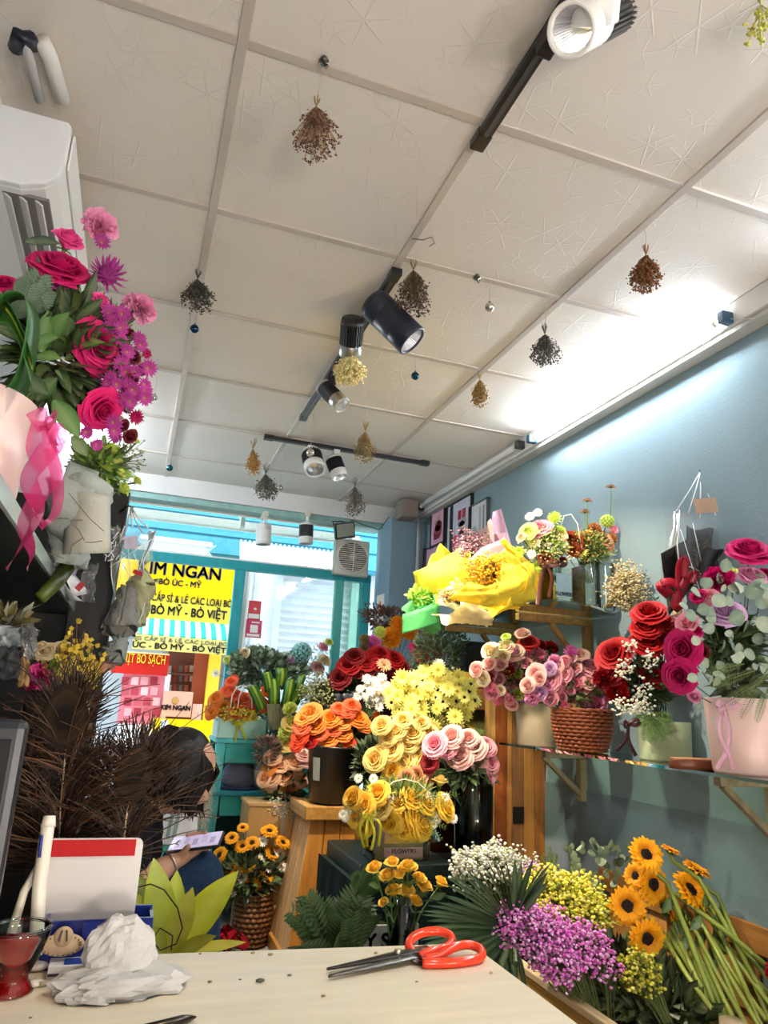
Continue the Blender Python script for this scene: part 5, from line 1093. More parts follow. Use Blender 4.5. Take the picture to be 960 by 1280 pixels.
def euc_leaf(k, cols=('8FA08E', '7C9284', 'A3B09A', '6A8070'), ratio=.85):
    if (k, cols) not in EL: EL[(k, cols)] = MB().leaf((0, 0, 0), (0, 0, 1), (0, -1, 0), 1, ratio, H(cols[k % len(cols)]), .25, 5, .12, .6).mesh('leaf', M['leaf'])
    return EL[(k, cols)]
def leaf_parts(t, pts, y, cols, ratio=.85, face=(0, -1, .2), outc=None, name='leaf'):
    for (u, v, L, ang) in pts:
        p = W(u, v, y+random.uniform(-.05, .05)); d = (CR*math.cos(math.radians(ang))+CU*math.sin(math.radians(ang))+(-CF)*random.uniform(-.1, .5)).normalized()
        o = inst(name, euc_leaf(random.randrange(4), cols, ratio), t, p, d, 0, S(L, p))
        # turn the blade's face toward the room with some scatter
        f = (Vector(face)+Vector((random.uniform(-.6, .6), random.uniform(-.4, .4), random.uniform(-.6, .6)))).normalized(); z = d; y_ = (f-z*f.dot(z)).normalized()*-1; x_ = y_.cross(z)
        o.rotation_quaternion = Matrix((x_, y_, z)).transposed().to_quaternion()
EC = ('8FA08E', '7C9284', 'A3B09A', '6A8070')
rnd = random.Random(5); pts = [(935, 748, 27, 60), (930, 768, 24, 200), (920, 742, 22, 110), (945, 775, 24, 330), (875, 743, 17, 150), (895, 772, 16, 180), (880, 735, 16, 60), (912, 738, 20, 20), (926, 805, 18, 240), (916, 800, 16, 120), (940, 800, 17, 10), (930, 790, 18, 80), (886, 760, 18, 190), (870, 770, 18, 170), (952, 745, 22, 40), (900, 730, 15, 90), (905, 715, 18, 75), (893, 783, 16, 200), (955, 790, 20, 300), (948, 760, 22, 60), (905, 800, 14, 270), (878, 880, 10, 220), (872, 846, 14, 190), (860, 760, 13, 150)]
for k in range(34): pts.append((rnd.uniform(872, 965), rnd.uniform(715, 850), rnd.uniform(10, 20), rnd.uniform(0, 360)))
leaf_parts(t, pts, yv-.05, EC, .9)
leaves_part(t, W(922, 855, yv+.01), (.10, .08, .07), 200, .06, .024, ['1E3218', '14240F', '2A3E22'], name='low_leaves', seg=2)
leaves_part(t, W(915, 800, yv+.03), (.11, .09, .14), 260, .07, .03, ['22381E', '1A2E1A', '304A2A', '4A6A3A'], seg=2)
mb = MB()
for (u, v, u2, v2) in ((945, 838, 890, 855), (955, 850, 900, 880), (960, 835, 925, 895), (930, 830, 885, 838), (960, 860, 945, 900)):
    a, b = W(u, v, yv-.1), W(u2, v2, yv-.13); fern_frond(mb, a, b-a, (0, -1, .4), (b-a).length, .02, H('6A7E42'), 26, .1, .2)
part('fir_sprigs', mb, t, M['leaf'], kind='stuff')
bow(t, W(905, 882, yv-.1), .014, H('DCA8B8'), M['ribbon'], [(W(900, 915, yv-.11), W(912, 945, yv-.11), W(915, 962, yv-.1)), (W(912, 915, yv-.11), W(908, 940, yv-.11), W(895, 962, yv-.1))])
c = W(870, 956, 1.78); t = thing('wood_slice', 'small oval wood slice with bark lying at the front edge of the lower shelf', 'wood slice', (c.x, c.y, ZS))
part('slab', MB().lathe([(1, 0), (1.02, .012), (1.01, .024), (.97, .028)], 40, H('6A3820'), (c.x, c.y, ZS), sx=S(38, c), sy=.045), t, M['gloss_wicker']); part('cut_face', MB().lathe([(.95, .0281), (.94, .029)], 40, H('B07A4A'), (c.x, c.y, ZS), sx=S(38, c), sy=.045), t, M['wood'])
# ================================================================== MIDDLE DISPLAY
# ---- tapered wooden pedestal with boards
yq = 3.35
t = thing('wooden_pedestal', 'tapered wooden board pedestal under the black flower bucket', 'pedestal', (.9, yq+.15, 0))
tl_, tr_, zt = W(388, 1030, yq).x, W(462, 1030, yq).x, W(400, 1024, yq).z
bl_, br_ = tl_-.075, tr_+.06; n = 4
def taper(u, f): return tl_+(bl_-tl_)*f+((tr_+(br_-tr_)*f)-(tl_+(bl_-tl_)*f))*u
for k in range(n):
    u0, u1 = k/n+.006, (k+1)/n-.006; y0, y1 = yq, yq-.05
    vs = [(taper(u0, 1), y1, .06), (taper(u1, 1), y1, .06), (taper(u1, 0), y0, zt), (taper(u0, 0), y0, zt)]; vs += [(x, y+.02, z) for x, y, z in vs]
    part('plank', MB().add(vs, [(0,1,2,3),(7,6,5,4),(0,4,5,1),(1,5,6,2),(2,6,7,3),(3,7,4,0)], jit(H('B0742E'), .15)), t, M['wood'], bevel=.002, smooth=False)
for k in range(3):     # left side boards
    v0, v1 = k/3+.01, (k+1)/3-.01; Y = lambda f, v: (yq-.05*f)+(.30+.09*f)*v
    vs = [(bl_, Y(1, v1), .06), (bl_, Y(1, v0), .06), (tl_, Y(0, v0), zt), (tl_, Y(0, v1), zt)]; vs += [(x+.02, y, z) for x, y, z in vs]
    part('plank', MB().add(vs, [(0,1,2,3),(7,6,5,4),(0,4,5,1),(1,5,6,2),(2,6,7,3),(3,7,4,0)], jit(H('C9A070'), .1)), t, M['wood'], bevel=.002, smooth=False)
part('core', MB().bx((tl_+.022, yq+.025, .05), (tr_-.01, yq+.28, zt-.01), H('5A3818')), t, M['wood'], smooth=False)
top = WZ(372, 1007, .665)
part('cap_rail', MB().bx((tl_-.03, yq-.03, zt), (tr_+.03, yq, zt+.055), H('BE8A44')), t, M['wood_y'], bevel=.003, smooth=False)
part('cap_rail', MB().bx((tl_-.03, yq+.001, zt), (tl_, yq+.33, zt+.055), H('C99E66')), t, M['wood_y'], bevel=.003, smooth=False)
part('cap_board', MB().bx((tl_+.001, yq+.001, zt+.0), (tr_+.03, yq+.33, zt+.05), H('B98A4C')), t, M['wood_y'], smooth=False)
part('foot_rail', MB().bx((bl_-.015, yq-.075, 0), (br_+.01, yq-.05, .06), H('A06A2C')), t, M['wood_y'], bevel=.003, smooth=False)
part('foot_rail', MB().bx((bl_-.015, yq-.049, 0), (bl_+.012, yq+.34, .06), H('A87838')), t, M['wood_y'], bevel=.003, smooth=False)
ZP = zt+.055
# ---- black bucket of orange roses: every stem is a thing of its own
def bucket(name, label, c, r0, r1, z0, z1, col, m='satin', lab=None):
    t = thing(name, label, 'bucket', (c.x, c.y, z0))
    part('body', MB().lathe([(r0*.9, z0), (r0, z0+.008), (r1, z1-.012), (r1*1.03, z1-.01), (r1*1.03, z1), (r1*.97, z1), (r1*.96, z1-.03), (r1*.5, z1-.04), (.001, z1-.04)], 32, H(col), (c.x, c.y, 0)), t, M[m])
    if lab: part('paper_label', MB().patch(4, 1, lambda u, v: Vector((c.x+(r0+(r1-r0)*(.45+.4*v)+.0015)*math.cos(-2.75+.35*u), c.y+(r0+(r1-r0)*(.45+.4*v)+.0015)*math.sin(-2.75+.35*u), z0+(z1-z0)*(.40+.40*v))), H('9A9C94')), t, M['satin'])
    return t
def loose(name, kind, items, y, foot, label, cat, group, centre, stemcol='4E7034', leaf=True, face=.9, upk=.35, spread=.03):
    """flowers standing loose: each one is an Empty with bloom, stem and leaf"""
    lm = MB().leaf((0, 0, 0), (0, 0, 1), (0, -1, 0), 1, .5, H('3E6A2C'), .3, 4, .2).mesh('leaf', M['leaf'])
    foot = Vector(foot); centre = Vector(centre); names = [label]*len(items)
    if len(items) > 1 and isinstance(label, str):      # say which one by its row and place in the row
        od = ['first', 'second', 'third', 'fourth', 'fifth', 'sixth', 'seventh', 'eighth', 'ninth', 'tenth']
        byv = sorted(range(len(items)), key=lambda i: items[i][2]); n = len(items); nr = 2 if n < 14 else 3
        for r in range(nr):
            row = sorted(byv[n*r//nr:n*(r+1)//nr], key=lambda i: items[i][1])
            for j, i in enumerate(row): names[i] = label+', '+(['upper', 'lower'] if nr == 2 else ['upper', 'middle', 'lower'])[r]+' row, '+od[j]+' from left'
    for i, it in enumerate(items):
        pal, u, v, r = it[:4]; yy = y+(it[4] if len(it) > 4 else 0); kd = it[5] if len(it) > 5 else kind
        p = W(u, v, yy); R_ = S(r*.95, p); f = foot+Vector((random.uniform(-1, 1), random.uniform(-1, 1), 0))*spread
        out = (p-centre).normalized(); d = (out*.8+(EYE-p).normalized()*face+Vector((0, 0, upk))).normalized()
        t = thing(name, names[i] if isinstance(label, str) else label(pal, i), cat, f, group)
        inst('bloom', flower(kd, *PAL[pal]), t, p, d, None, R_)
        part('stem', MB().tube([f, f.lerp(p, .55)+Vector((0, 0, .03)), p-d*R_*.45], .0026, 5, jit(H(stemcol), .15)), t, M['leaf'])
        if leaf: inst('leaf', lm, t, f.lerp(p, .78)+Vector((0, 0, .01)), (out.x+random.uniform(-.5, .5), out.y-.4, .4), None, .05)
yv = 3.48; c = W(417, 970, yv); zt2 = W(417, 932, yv).z
bucket('flower_bucket', 'tall black bucket of orange roses on the wooden pedestal', c, S(29, c), S(34, c), ZP, zt2, '17181A', lab=True)
px = lambda L, ox, oy, s: [(p, ox+u/s, oy+v/s, r) for p, u, v, r in L]
OR = px([('apricot', 590, 440, 13), ('orange', 690, 470, 13), ('orange', 620, 500, 12), ('coral', 550, 510, 11), ('redorange', 540, 560, 11), ('red', 590, 580, 9), ('orange', 680, 570, 12), ('orange', 750, 540, 12), ('redorange', 785, 590, 11), ('orange', 830, 470, 13), ('coral', 770, 430, 12), ('apricot', 750, 490, 11), ('coral', 640, 540, 11), ('coral', 800, 405, 10), ('orange', 860, 500, 11), ('apricot', 560, 465, 11), ('redorange', 525, 600, 9), ('coral', 710, 520, 11), ('coral', 660, 505, 10), ('orange', 720, 600, 9), ('redorange', 760, 620, 9), ('coral', 735, 420, 9)], 240, 780, 4)
loose('cut_rose', 'rose', OR, yv-.04, (c.x, c.y, zt2-.12), 'orange rose in the black bucket', 'rose', 'orange roses in the black bucket', (c.x, c.y, zt2-.02), spread=.05)
# ---- red roses and gerberas in a hidden dark bucket behind
yv = 3.75; c = W(450, 890, yv); zt2 = W(450, 868, yv).z
bucket('flower_bucket', 'dark bucket of red roses on the tall stand behind the orange roses', c, .11, .13, zt2-.30, zt2, '26282C')
st = thing('plant_stand', 'dark stand carrying the bucket of red roses', 'stand', (c.x, c.y, 0)); part('top', MB().lathe([(.15, zt2-.325), (.15, zt2-.302)], 24, H('2A2622'), (c.x, c.y, 0)), st, M['wood'])
for k in range(4): a = .785+k*1.5708; part('leg', MB().bar((c.x+.12*math.cos(a), c.y+.12*math.sin(a), 0), (c.x+.12*math.cos(a), c.y+.12*math.sin(a), zt2-.325), .025, .025, H('2A2622')), st, M['wood'], smooth=False)
RR = px([('red', 230, 270, 14), ('darkred', 195, 320, 13), ('red', 290, 258, 13), ('darkred', 250, 240, 12), ('red', 345, 230, 12), ('red', 400, 252, 13), ('darkred', 430, 285, 12), ('red', 345, 262, 12), ('darkred', 550, 212, 11), ('redorange', 505, 250, 10), ('magenta', 490, 218, 11), ('crimson', 370, 328, 10), ('darkred', 395, 285, 10), ('red', 320, 235, 9), ('darkred', 300, 285, 10), ('crimson', 455, 315, 10), ('darkred', 265, 295, 9)], 360, 740, 3)
loose('cut_rose', 'rose', RR, yv-.08, (c.x, c.y, zt2-.12), 'dark red rose behind the orange roses', 'rose', 'red roses behind the orange roses', (c.x, c.y, zt2), spread=.06)
GB = px([('peachger', 360, 275, 11), ('peachger', 335, 370, 14), ('coral', 330, 465, 7), ('peachger', 605, 312, 12)], 360, 740, 3)
loose('cut_gerbera', 'gerbera', GB, yv-.14, (c.x+.03, c.y-.03, zt2-.12), lambda p, i: ['peach gerbera standing among the red roses, the topmost one', 'peach gerbera with a wide open face left of the yellow daisies', 'small coral gerbera bud above the orange roses', 'cream and tan gerbera right of the yellow daisies top'][i], 'gerbera', None, (c.x, c.y, zt2), leaf=False, spread=.05)
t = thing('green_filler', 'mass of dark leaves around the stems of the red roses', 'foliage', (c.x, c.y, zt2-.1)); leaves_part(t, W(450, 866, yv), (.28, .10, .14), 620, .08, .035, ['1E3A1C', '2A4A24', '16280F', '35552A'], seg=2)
# white star flowers left of the daisies
t = thing('dark_film_wrap', 'crumpled dark film around stems beside the cream filler', 'wrap', W(432, 895, 3.55)); mb = MB(); wrap_mesh(mb, W(436, 905, 3.55), W(432, 868, 3.55), .02, .05, 0, 6.28, H('2A2E38'), .2, 9, 7, .1); part('film', mb, t, M['satin'], solid=.001)
t = thing('white_star_flowers', 'white star shaped blossoms beside the peach gerbera', 'flowers', W(456, 885, 3.5))
blooms(t, W(456, 890, 3.5), fill([('aster', 'wdaisy')], 0, 16, 444, 845, 490, 885, 5, 7, 3), 3.48, W(460, 900, 3.5))
# ---- pompon chrysanthemums, burgundy foliage
yv = 3.95; t = thing('flower_arrangement', 'bright pompon chrysanthemums in orange, pink and lime behind the red roses', 'flower arrangement', W(490, 850, yv))
blooms(t, W(490, 830, yv), [('pompon', 'orangeball', 488, 798, 15), ('pompon', 'orangeball', 506, 784, 14), ('pompon', 'orangeball', 497, 781, 12), ('pompon', 'orangeball', 512, 791, 11), ('pompon', 'pinkball', 466, 804, 11), ('pompon', 'lime', 475, 791, 9), ('pompon', 'tanball', 456, 800, 8), ('pompon', 'tanball', 455, 810, 7), ('pompon', 'violet', 523, 786, 6)], yv, W(490, 860, yv))
part('pot', MB().lathe([(.08, -.26), (.10, 0), (.095, 0)], 18, H('3A2A24'), W(490, 850, yv)), t, M['matte'])
t = thing('burgundy_foliage', 'dark burgundy leaved branches above the orange pompons', 'foliage', W(490, 800, 4.1)); leaves_part(t, W(484, 772, 4.1), (.22, .10, .10), 900, .03, .012, ['5A1E22', '3E1418', '7A3030', '4A2A20'], seg=2, inner=.1)
# ---- tall glass vase of pale yellow roses + daisies behind
yv = 3.0; c = W(535, 960, yv)
t = thing('glass_vase', 'tall clear vase holding yellow daisies and pale yellow roses', 'vase', (c.x, c.y, .55)); glass_vase(t, c, .07, .552, W(535, 925, yv).z)
PY = px([('paleyel', 325, 628, 14), ('paleyel', 385, 590, 14), ('paleyel', 440, 630, 14), ('paleyel', 475, 615, 13), ('paleyel', 470, 530, 13), ('paleyel', 420, 655, 13), ('goldrose', 388, 672, 11), ('goldrose', 445, 685, 11), ('paleyel', 350, 500, 12), ('paleyel', 405, 520, 12), ('paleyel', 525, 525, 12), ('goldrose', 500, 592, 12), ('goldrose', 368, 715, 9), ('paleyel', 375, 545, 11), ('paleyel', 430, 480, 11), ('paleyel', 490, 650, 10), ('paleyel', 500, 490, 10), ('paleyel', 345, 600, 10), ('paleyel', 455, 570, 11)], 360, 740, 3)
loose('cut_rose', 'rose', PY, yv-.07, (c.x, c.y, .9), 'pale yellow rose under the yellow daisies', 'rose', 'pale yellow roses in the tall vase', (c.x-.02, c.y, W(520, 955, yv).z), spread=.035)
t = thing('flower_arrangement', 'big cloud of small yellow daisies above the pale yellow roses', 'flower arrangement', (c.x, c.y, .95))
yd = 3.05
blooms(t, W(535, 900, yd), fill([('daisy', 'ydaisy'), ('daisy', 'ydaisy'), ('aster', 'ydaisy'), ('daisy', 'dkdaisy')], 0, 56, 484, 836, 596, 912, 7.5, 11, 12, -.10)+[('daisy', 'dkdaisy', 525, 891, 13), ('daisy', 'dkdaisy', 552, 898, 13), ('daisy', 'dkdaisy', 511, 886, 12), ('daisy', 'ydaisy', 535, 878, 13), ('daisy', 'ydaisy', 512, 872, 13), ('aster', 'wdaisy', 548, 832, 8), ('aster', 'ydaisy', 532, 842, 11)], yd, (c.x, c.y, 1.0), face=.9)
g = MB(); gyp(g, None, (0, 0, 0), W(560, 875, yd), (.13, .08, .13), 420, .006, ['F2ECB8', 'E2D46A', 'F8F4D8', 'C8C040'], random.Random(8), surface=0); part('small_buds', g, t, M['petal'], kind='stuff')
leaves_part(t, W(540, 890, yd+.04), (.19, .09, .16), 380, .06, .014, ['4A6A2A', '6A8A3A', '2E4A20', '8AA04A'], seg=2)
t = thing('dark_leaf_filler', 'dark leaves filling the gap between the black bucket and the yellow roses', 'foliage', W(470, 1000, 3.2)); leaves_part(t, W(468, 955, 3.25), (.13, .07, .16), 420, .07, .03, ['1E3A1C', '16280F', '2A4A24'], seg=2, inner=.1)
t = thing('tulip', 'pale yellow tulip bud standing above the yellow rose bowl', 'tulip', W(550, 1000, 2.85)); p = W(550, 977, 2.8); inst('bloom', flower('rosebud', *PAL['paleyel']), t, p, (.05, -.1, 1), None, S(11, p)); part('stem', MB().tube([W(545, 1020, 2.85), p], .003, 6, H('7A9A3A')), t, M['leaf'])
# ---- pink roses in a tall glass vase
yv = 2.88; c = W(592, 1030, yv); t = thing('glass_vase', 'tall clear vase full of green stems holding pink roses beside the cabinet', 'vase', (c.x, c.y, .49)); glass_vase(t, c, S(24, c), .492, W(592, 958, yv).z)
PK = px([('pink', 550, 572, 15), ('blush', 612, 540, 14), ('blush', 690, 578, 16), ('blush', 643, 612, 15), ('pink', 740, 580, 13), ('blush', 675, 548, 12), ('pink', 755, 640, 13), ('pink', 598, 590, 11), ('pink', 748, 690, 12), ('blush', 715, 635, 11), ('darkred', 530, 640, 11)], 360, 740, 3)
loose('cut_rose', 'rose', PK[:-1], yv-.05, (c.x, c.y, .62), 'soft pink rose beside the cabinet', 'rose', 'pink roses in the tall vase', (c.x, c.y, W(592, 955, yv).z), spread=.03)
loose('cut_rose', 'rose', PK[-1:], yv-.05, (c.x, c.y, .62), 'single dark red rose left of the soft pink roses', 'rose', None, (c.x, c.y, W(592, 955, yv).z), spread=.02)
t = thing('vase_greenery', 'dark green leaves and stems filling the tall vase of pink roses', 'foliage', (c.x, c.y, .6)); leaves_part(t, W(585, 962, yv), (.14, .07, .10), 260, .08, .035, ['2A4A24', '3A5E2E', '1E3A1C'], seg=3)
mb = MB()
for k in range(46): a, r_ = random.uniform(0, 6.28), random.uniform(0, .068); mb.tube([(c.x+r_*math.cos(a), c.y+r_*math.sin(a), .50), (c.x+r_*.8*math.cos(a+1.5), c.y+r_*.8*math.sin(a+1.5), 1.02)], .0022, 4, jit(H('5A7A34'), .3), cap=False)
part('stems', mb, t, M['leaf'], kind='stuff')
t = thing('kraft_leaves', 'tan dried rose heads under the pink roses', 'flowers', W(530, 970, 2.9)); blooms(t, W(530, 990, 2.9), [('rose', 'tan', 520, 970, 11), ('rose', 'tan', 530, 975, 9), ('rose', 'tan', 508, 973, 9)], 2.86, W(530, 1000, 2.95))
# ---- dark table that carries the middle vases
t = thing('display_stand', 'dark green draped stand carrying the clear vases at the middle', 'stand', (1.12, 2.9, 0))
part('top', MB().bx((.84, 2.60, .47), (1.50, 3.12, .489), H('142422')), t, M['satin'], bevel=.004, smooth=False)
part('riser', MB().bx((.86, 2.62, .49), (1.22, 3.1, .549), H('142422')), t, M['satin'], bevel=.006, smooth=False)
mb = MB(); mb.patch(40, 6, lambda u, v: Vector((.84+.66*u, 2.60-.012-.02*v*(1+math.sin(u*34))-.02*v, .488*(1-v)+.01)), H('101E1E')); mb.patch(24, 6, lambda u, v: Vector((.84-.012-.02*v*(1+math.sin(u*24)), 2.60+.5*u, .488*(1-v)+.01)), H('101E1E')); part('drape', mb, t, M['fabric'])
# ---- yellow bowl arrangement in a clear box vase
yv = 2.66; c = W(503, 1040, yv); zt2 = W(503, 1016, yv).z; c.y = yv+.06
t = thing('flower_arrangement', 'golden rose and white daisy arrangement in a clear box vase with a yellow bow', 'flower arrangement', (c.x, c.y, .55))
glass_vase(t, c, (S(37, c), .06), .551, zt2, True)
part('printed_card', MB().box((c.x-.005, c.y-.05, (.55+zt2)/2), (S(62, c), .002, zt2-.56), H('8C7A4A')), t, M['satin'], smooth=False)
part('gold_band', MB().box((c.x+.01, c.y-.052, .56+(zt2-.56)*.42), (S(50, c), .002, (zt2-.56)*.2), H('D9A81E')), t, M['satin'], smooth=False)
part('pink_band', MB().box((c.x+.01, c.y-.052, .56+(zt2-.56)*.12), (S(50, c), .002, (zt2-.56)*.22), H('C89A94')), t, M['satin'], smooth=False); text('FLOWERS', (c.x+.012, c.y-.0545, .56+(zt2-.56)*.15), .022, M['ink_black'], t)
YW = px([('goldrose', 240, 772, 12), ('goldrose', 280, 798, 12), ('goldrose', 335, 752, 12), ('goldrose', 408, 786, 11), ('paleyel', 345, 812, 12), ('goldrose', 465, 772, 12), ('yellow', 520, 790, 12), ('yellow', 592, 808, 13), ('yellow', 285, 876, 12), ('yellow', 375, 862, 14), ('yellow', 475, 835, 13), ('yellow', 437, 892, 12), ('yellow', 510, 882, 14), ('goldrose', 252, 840, 10), ('yellow', 420, 830, 10), ('yellow', 475, 890, 11), ('yellow', 340, 780, 9), ('yellow', 500, 855, 11)], 360, 740, 3)
blooms(t, W(495, 1015, yv), [('rose' if i % 4 else 'lisianthus', p, u, v, r) for i, (p, u, v, r) in enumerate(YW)]+[('daisy', 'wdaisy', 360+u/3, 740+v/3, 6) for u, v in ((385, 775), (410, 825), (545, 830), (215, 845), (230, 815), (310, 850), (400, 850), (560, 850), (330, 830), (450, 800), (265, 700), (320, 700), (545, 870), (590, 770), (205, 835), (530, 770), (620, 850))], yv, (c.x, c.y, zt2-.04))
leaves_part(t, W(500, 1000, yv+.04), (.20, .10, .10), 800, .045, .009, ['6E8A2E', '4A6A24', '8AA03A', '2E4A1C'], seg=2)
mb = MB()
for u, v in ((570, 1000), (565, 1015), (575, 985), (430, 1010), (440, 1020), (560, 1030), (555, 1045)): fern_frond(mb, W(500, 1005, yv), W(u, v, yv-.03)-W(500, 1005, yv), (0, -1, .3), (W(u, v, yv-.03)-W(500, 1005, yv)).length, .022, H('7A9434'), 16, .2, .3)
part('fern', mb, t, M['leaf'], kind='stuff')
part('wire_handle', MB().tube([W(480+u, 1000-v, yv) for u, v in ((0, 0), (3, 15), (12, 23), (26, 26), (42, 22), (55, 10), (58, 0))], .0022, 6, H('D9D2B0')), t, M['satin'])
bow(t, W(460, 1018, yv-.02), .010, H('CFCB36'), M['ribbon'], [(W(458, 1040, yv-.04), W(459, 1058, yv-.03)), (W(468, 1040, yv-.04), W(464, 1063, yv-.04)), (W(475, 1030, yv-.04), W(473, 1058, yv-.03)), (W(450, 1035, yv-.03), W(455, 1060, yv-.02))])
# ---- small vase of yellow roses in front
yv = 2.25; c = W(502, 1160, yv); t = thing('glass_vase', 'clear vase of yellow roses standing behind the scissors', 'vase', (c.x, c.y, .30)); zt2 = W(502, 1128, yv).z; glass_vase(t, c, S(17, c), .30, zt2)
YR = px([('goldrose', 685, 316, 12), ('goldrose', 750, 296, 11), ('goldrose', 812, 312, 13), ('goldrose', 735, 345, 13), ('goldrose', 775, 342, 10), ('goldrose', 755, 402, 12), ('goldrose', 805, 402, 13), ('goldrose', 870, 388, 13), ('goldrose', 838, 442, 11), ('goldrose', 852, 355, 11), ('goldrose', 718, 445, 8), ('goldrose', 932, 370, 11), ('goldrose', 790, 320, 9)], 240, 980, 3)
loose('cut_rose', 'rosebud', YR, yv-.02, (c.x, c.y, .33), 'yellow rosebud behind the scissors', 'rose', 'yellow rosebuds in the small vase', (c.x, c.y, zt2-.03), spread=.025, upk=.6, face=.35)
t = thing('low_crate', 'dark low crate carrying the small vase of yellow roses', 'crate', (c.x, c.y, 0))
for k in range(4):
    part('board', MB().bx((c.x-.22, c.y-.16, .004+.073*k), (c.x+.22, c.y-.145, .07+.073*k), H('241C16')), t, M['wood_y'], smooth=False, bevel=.002); part('board', MB().bx((c.x-.22, c.y+.145, .004+.073*k), (c.x+.22, c.y+.16, .07+.073*k), H('241C16')), t, M['wood_y'], smooth=False)
part('top_board', MB().bx((c.x-.22, c.y-.16, .284), (c.x+.22, c.y+.16, .2995), H('2A221C')), t, M['wood_y'], smooth=False)
p = W(478, 1176, 2.42); t = thing('lettered_board', 'grey board with dark letters low behind the fern', 'sign', (p.x, 2.42, .2)); part('board', MB().box((p.x-.02, 2.44, p.z-.03), (.30, .014, .14), H('8E908C')), t, M['satin'], smooth=False)
text('Y ST', (p.x+.005, 2.43, p.z-.006), S(24, p), M['ink_black'], t, bold=.002)
part('prop', MB().bx((p.x-.1, 2.45, .004), (p.x-.07, 2.47, p.z-.1), H('3A3A38')).bx((p.x+.05, 2.45, .004), (p.x+.08, 2.47, p.z-.1), H('3A3A38')), t, M['matte'], smooth=False)
# ---- leather-leaf fern
yv = 2.44; t = thing('fern_plant', 'bushy dark green leather fern in front of the wooden pedestal', 'fern', (W(410, 1180, yv).x, yv, 0)); mb = MB(); b0 = W(420, 1180, yv)
part('pot', MB().lathe([(.09, .003), (.12, .24), (.11, .24), (.10, .22)], 20, H('26241F'), (b0.x, b0.y, 0)), t, M['matte'])
for k in range(46):
    u, v = random.uniform(372, 478), random.uniform(1088, 1172); e = W(u, v, yv+random.uniform(-.12, .12)); o_ = Vector((b0.x+random.uniform(-.04, .04), b0.y, .27)); fern_frond(mb, o_, e-o_+Vector((random.uniform(-.06, .06), random.uniform(-.06, .02), .07)), (random.uniform(-.8, .8), -1, random.uniform(.2, 1.2)), (e-o_).length*random.uniform(.9, 1.25), random.uniform(.045, .075), jit(H('1E4A22'), .35), 12, random.uniform(.3, .9), .6)
for u, v in ((455, 1090), (465, 1100), (470, 1085)): e = W(u, v, 2.38); o_ = W(445, 1120, 2.44); fern_frond(mb, o_, e-o_, (0, -1, .5), (e-o_).length*1.1, .05, H('3A6A34'), 12, .2, .6)
part('fronds', mb, t, M['leaf'], kind='stuff')

# ================================================================== TEAL SHELF AND ITS FLOWERS
yt_ = 4.05; TQ, TQD = H('4FC0BE'), H('2FA59A')
t = thing('teal_shelf', 'turquoise painted wooden step shelf by the shop front', 'shelf', (.65, yt_+.15, 0))
xl, xr = W(276, 930, yt_).x, W(385, 930, yt_).x
for x in (xl, xr): part('post', MB().bar((x-.02 if x == xl else x+.02, yt_, 0), (x, yt_, .86), .05, .03, jit(TQ, .08), (0, 1, 0)), t, M['painted'], smooth=False, bevel=.003); part('post', MB().bar((x, yt_+.30, 0), (x, yt_+.30, .86), .05, .03, TQD, (0, 1, 0)), t, M['painted'], smooth=False, bevel=.003)
part('top_board', MB().bx((xl-.03, yt_-.02, .861), (xr+.03, yt_+.33, .882), TQ), t, M['painted'], smooth=False, bevel=.003)
part('apron', MB().bx((xl+.026, yt_-.012, .76), (xr-.026, yt_+.008, .86), TQD), t, M['painted'], smooth=False, bevel=.003)
part('shelf_board', MB().bx((xl-.02, yt_-.03, .60), (xr+.02, yt_+.33, .622), H('2A8FA0')), t, M['painted'], smooth=False, bevel=.003)
part('apron', MB().bx((xl+.026, yt_-.016, .50), (xr-.026, yt_+.004, .599), TQD), t, M['painted'], smooth=False, bevel=.003)
part('back_board', MB().bx((xl-.02, yt_+.335, 0), (xr+.02, yt_+.35, .86), H('1E5A58')), t, M['painted'], smooth=False)  # dark board added to cover the bright gap behind the shelf
part('side_board', MB().bx((xl-.085, yt_-.06, 0), (xl-.04, yt_+.28, .62), H('5CC6C6')), t, M['painted'], smooth=False, bevel=.004)
part('shelf_board', MB().bx((xl-.0, yt_-.03, .22), (xr+.02, yt_+.33, .24), H('2A8FA0')), t, M['painted'], smooth=False)
# orange arrangement in mint box
yv = 4.05; c = W(302, 915, yv); c.y = yv+.12; zt2 = W(302, 899, yv).z; w_ = S(29, c)
t = thing('flower_arrangement', 'orange rose arrangement in a mint box with a yellow bow on the teal shelf', 'flower arrangement', (c.x, c.y, .883))
part('box', MB().bx((c.x-w_, c.y-.13, .884), (c.x+w_, c.y+.12, zt2), H('9CD2C2')), t, M['satin'], smooth=False, bevel=.004)
blooms(t, W(302, 900, yv), [('rose', p, 240+u/4, 780+v/4, r) for p, u, v, r in (('coral', 180, 332, 7), ('coral', 215, 357, 7), ('coral', 255, 380, 10), ('orange', 385, 342, 8), ('coral', 350, 402, 9), ('orange', 325, 357, 8), ('orange', 100, 430, 8), ('orange', 155, 420, 8), ('coral', 230, 440, 9), ('goldrose', 278, 442, 9), ('coral', 195, 285, 6), ('orange', 120, 372, 8), ('orange', 110, 395, 7), ('coral', 170, 445, 7), ('coral', 300, 405, 7), ('orange', 90, 450, 6))], yv, (c.x, c.y, zt2-.02))
leaves_part(t, W(300, 888, yv+.05), (.22, .10, .09), 300, .05, .02, ['3A5A24', '6E8A2E', 'C8B83A', '2A4018'], seg=2)
g = MB(); gyp(g, None, (0, 0, 0), W(300, 893, yv-.06), (.16, .05, .04), 160, .006, ['E8D44A', 'D4C03A', 'C8CC5A'], random.Random(4), surface=0); part('yellow_filler', g, t, M['petal'], kind='stuff')
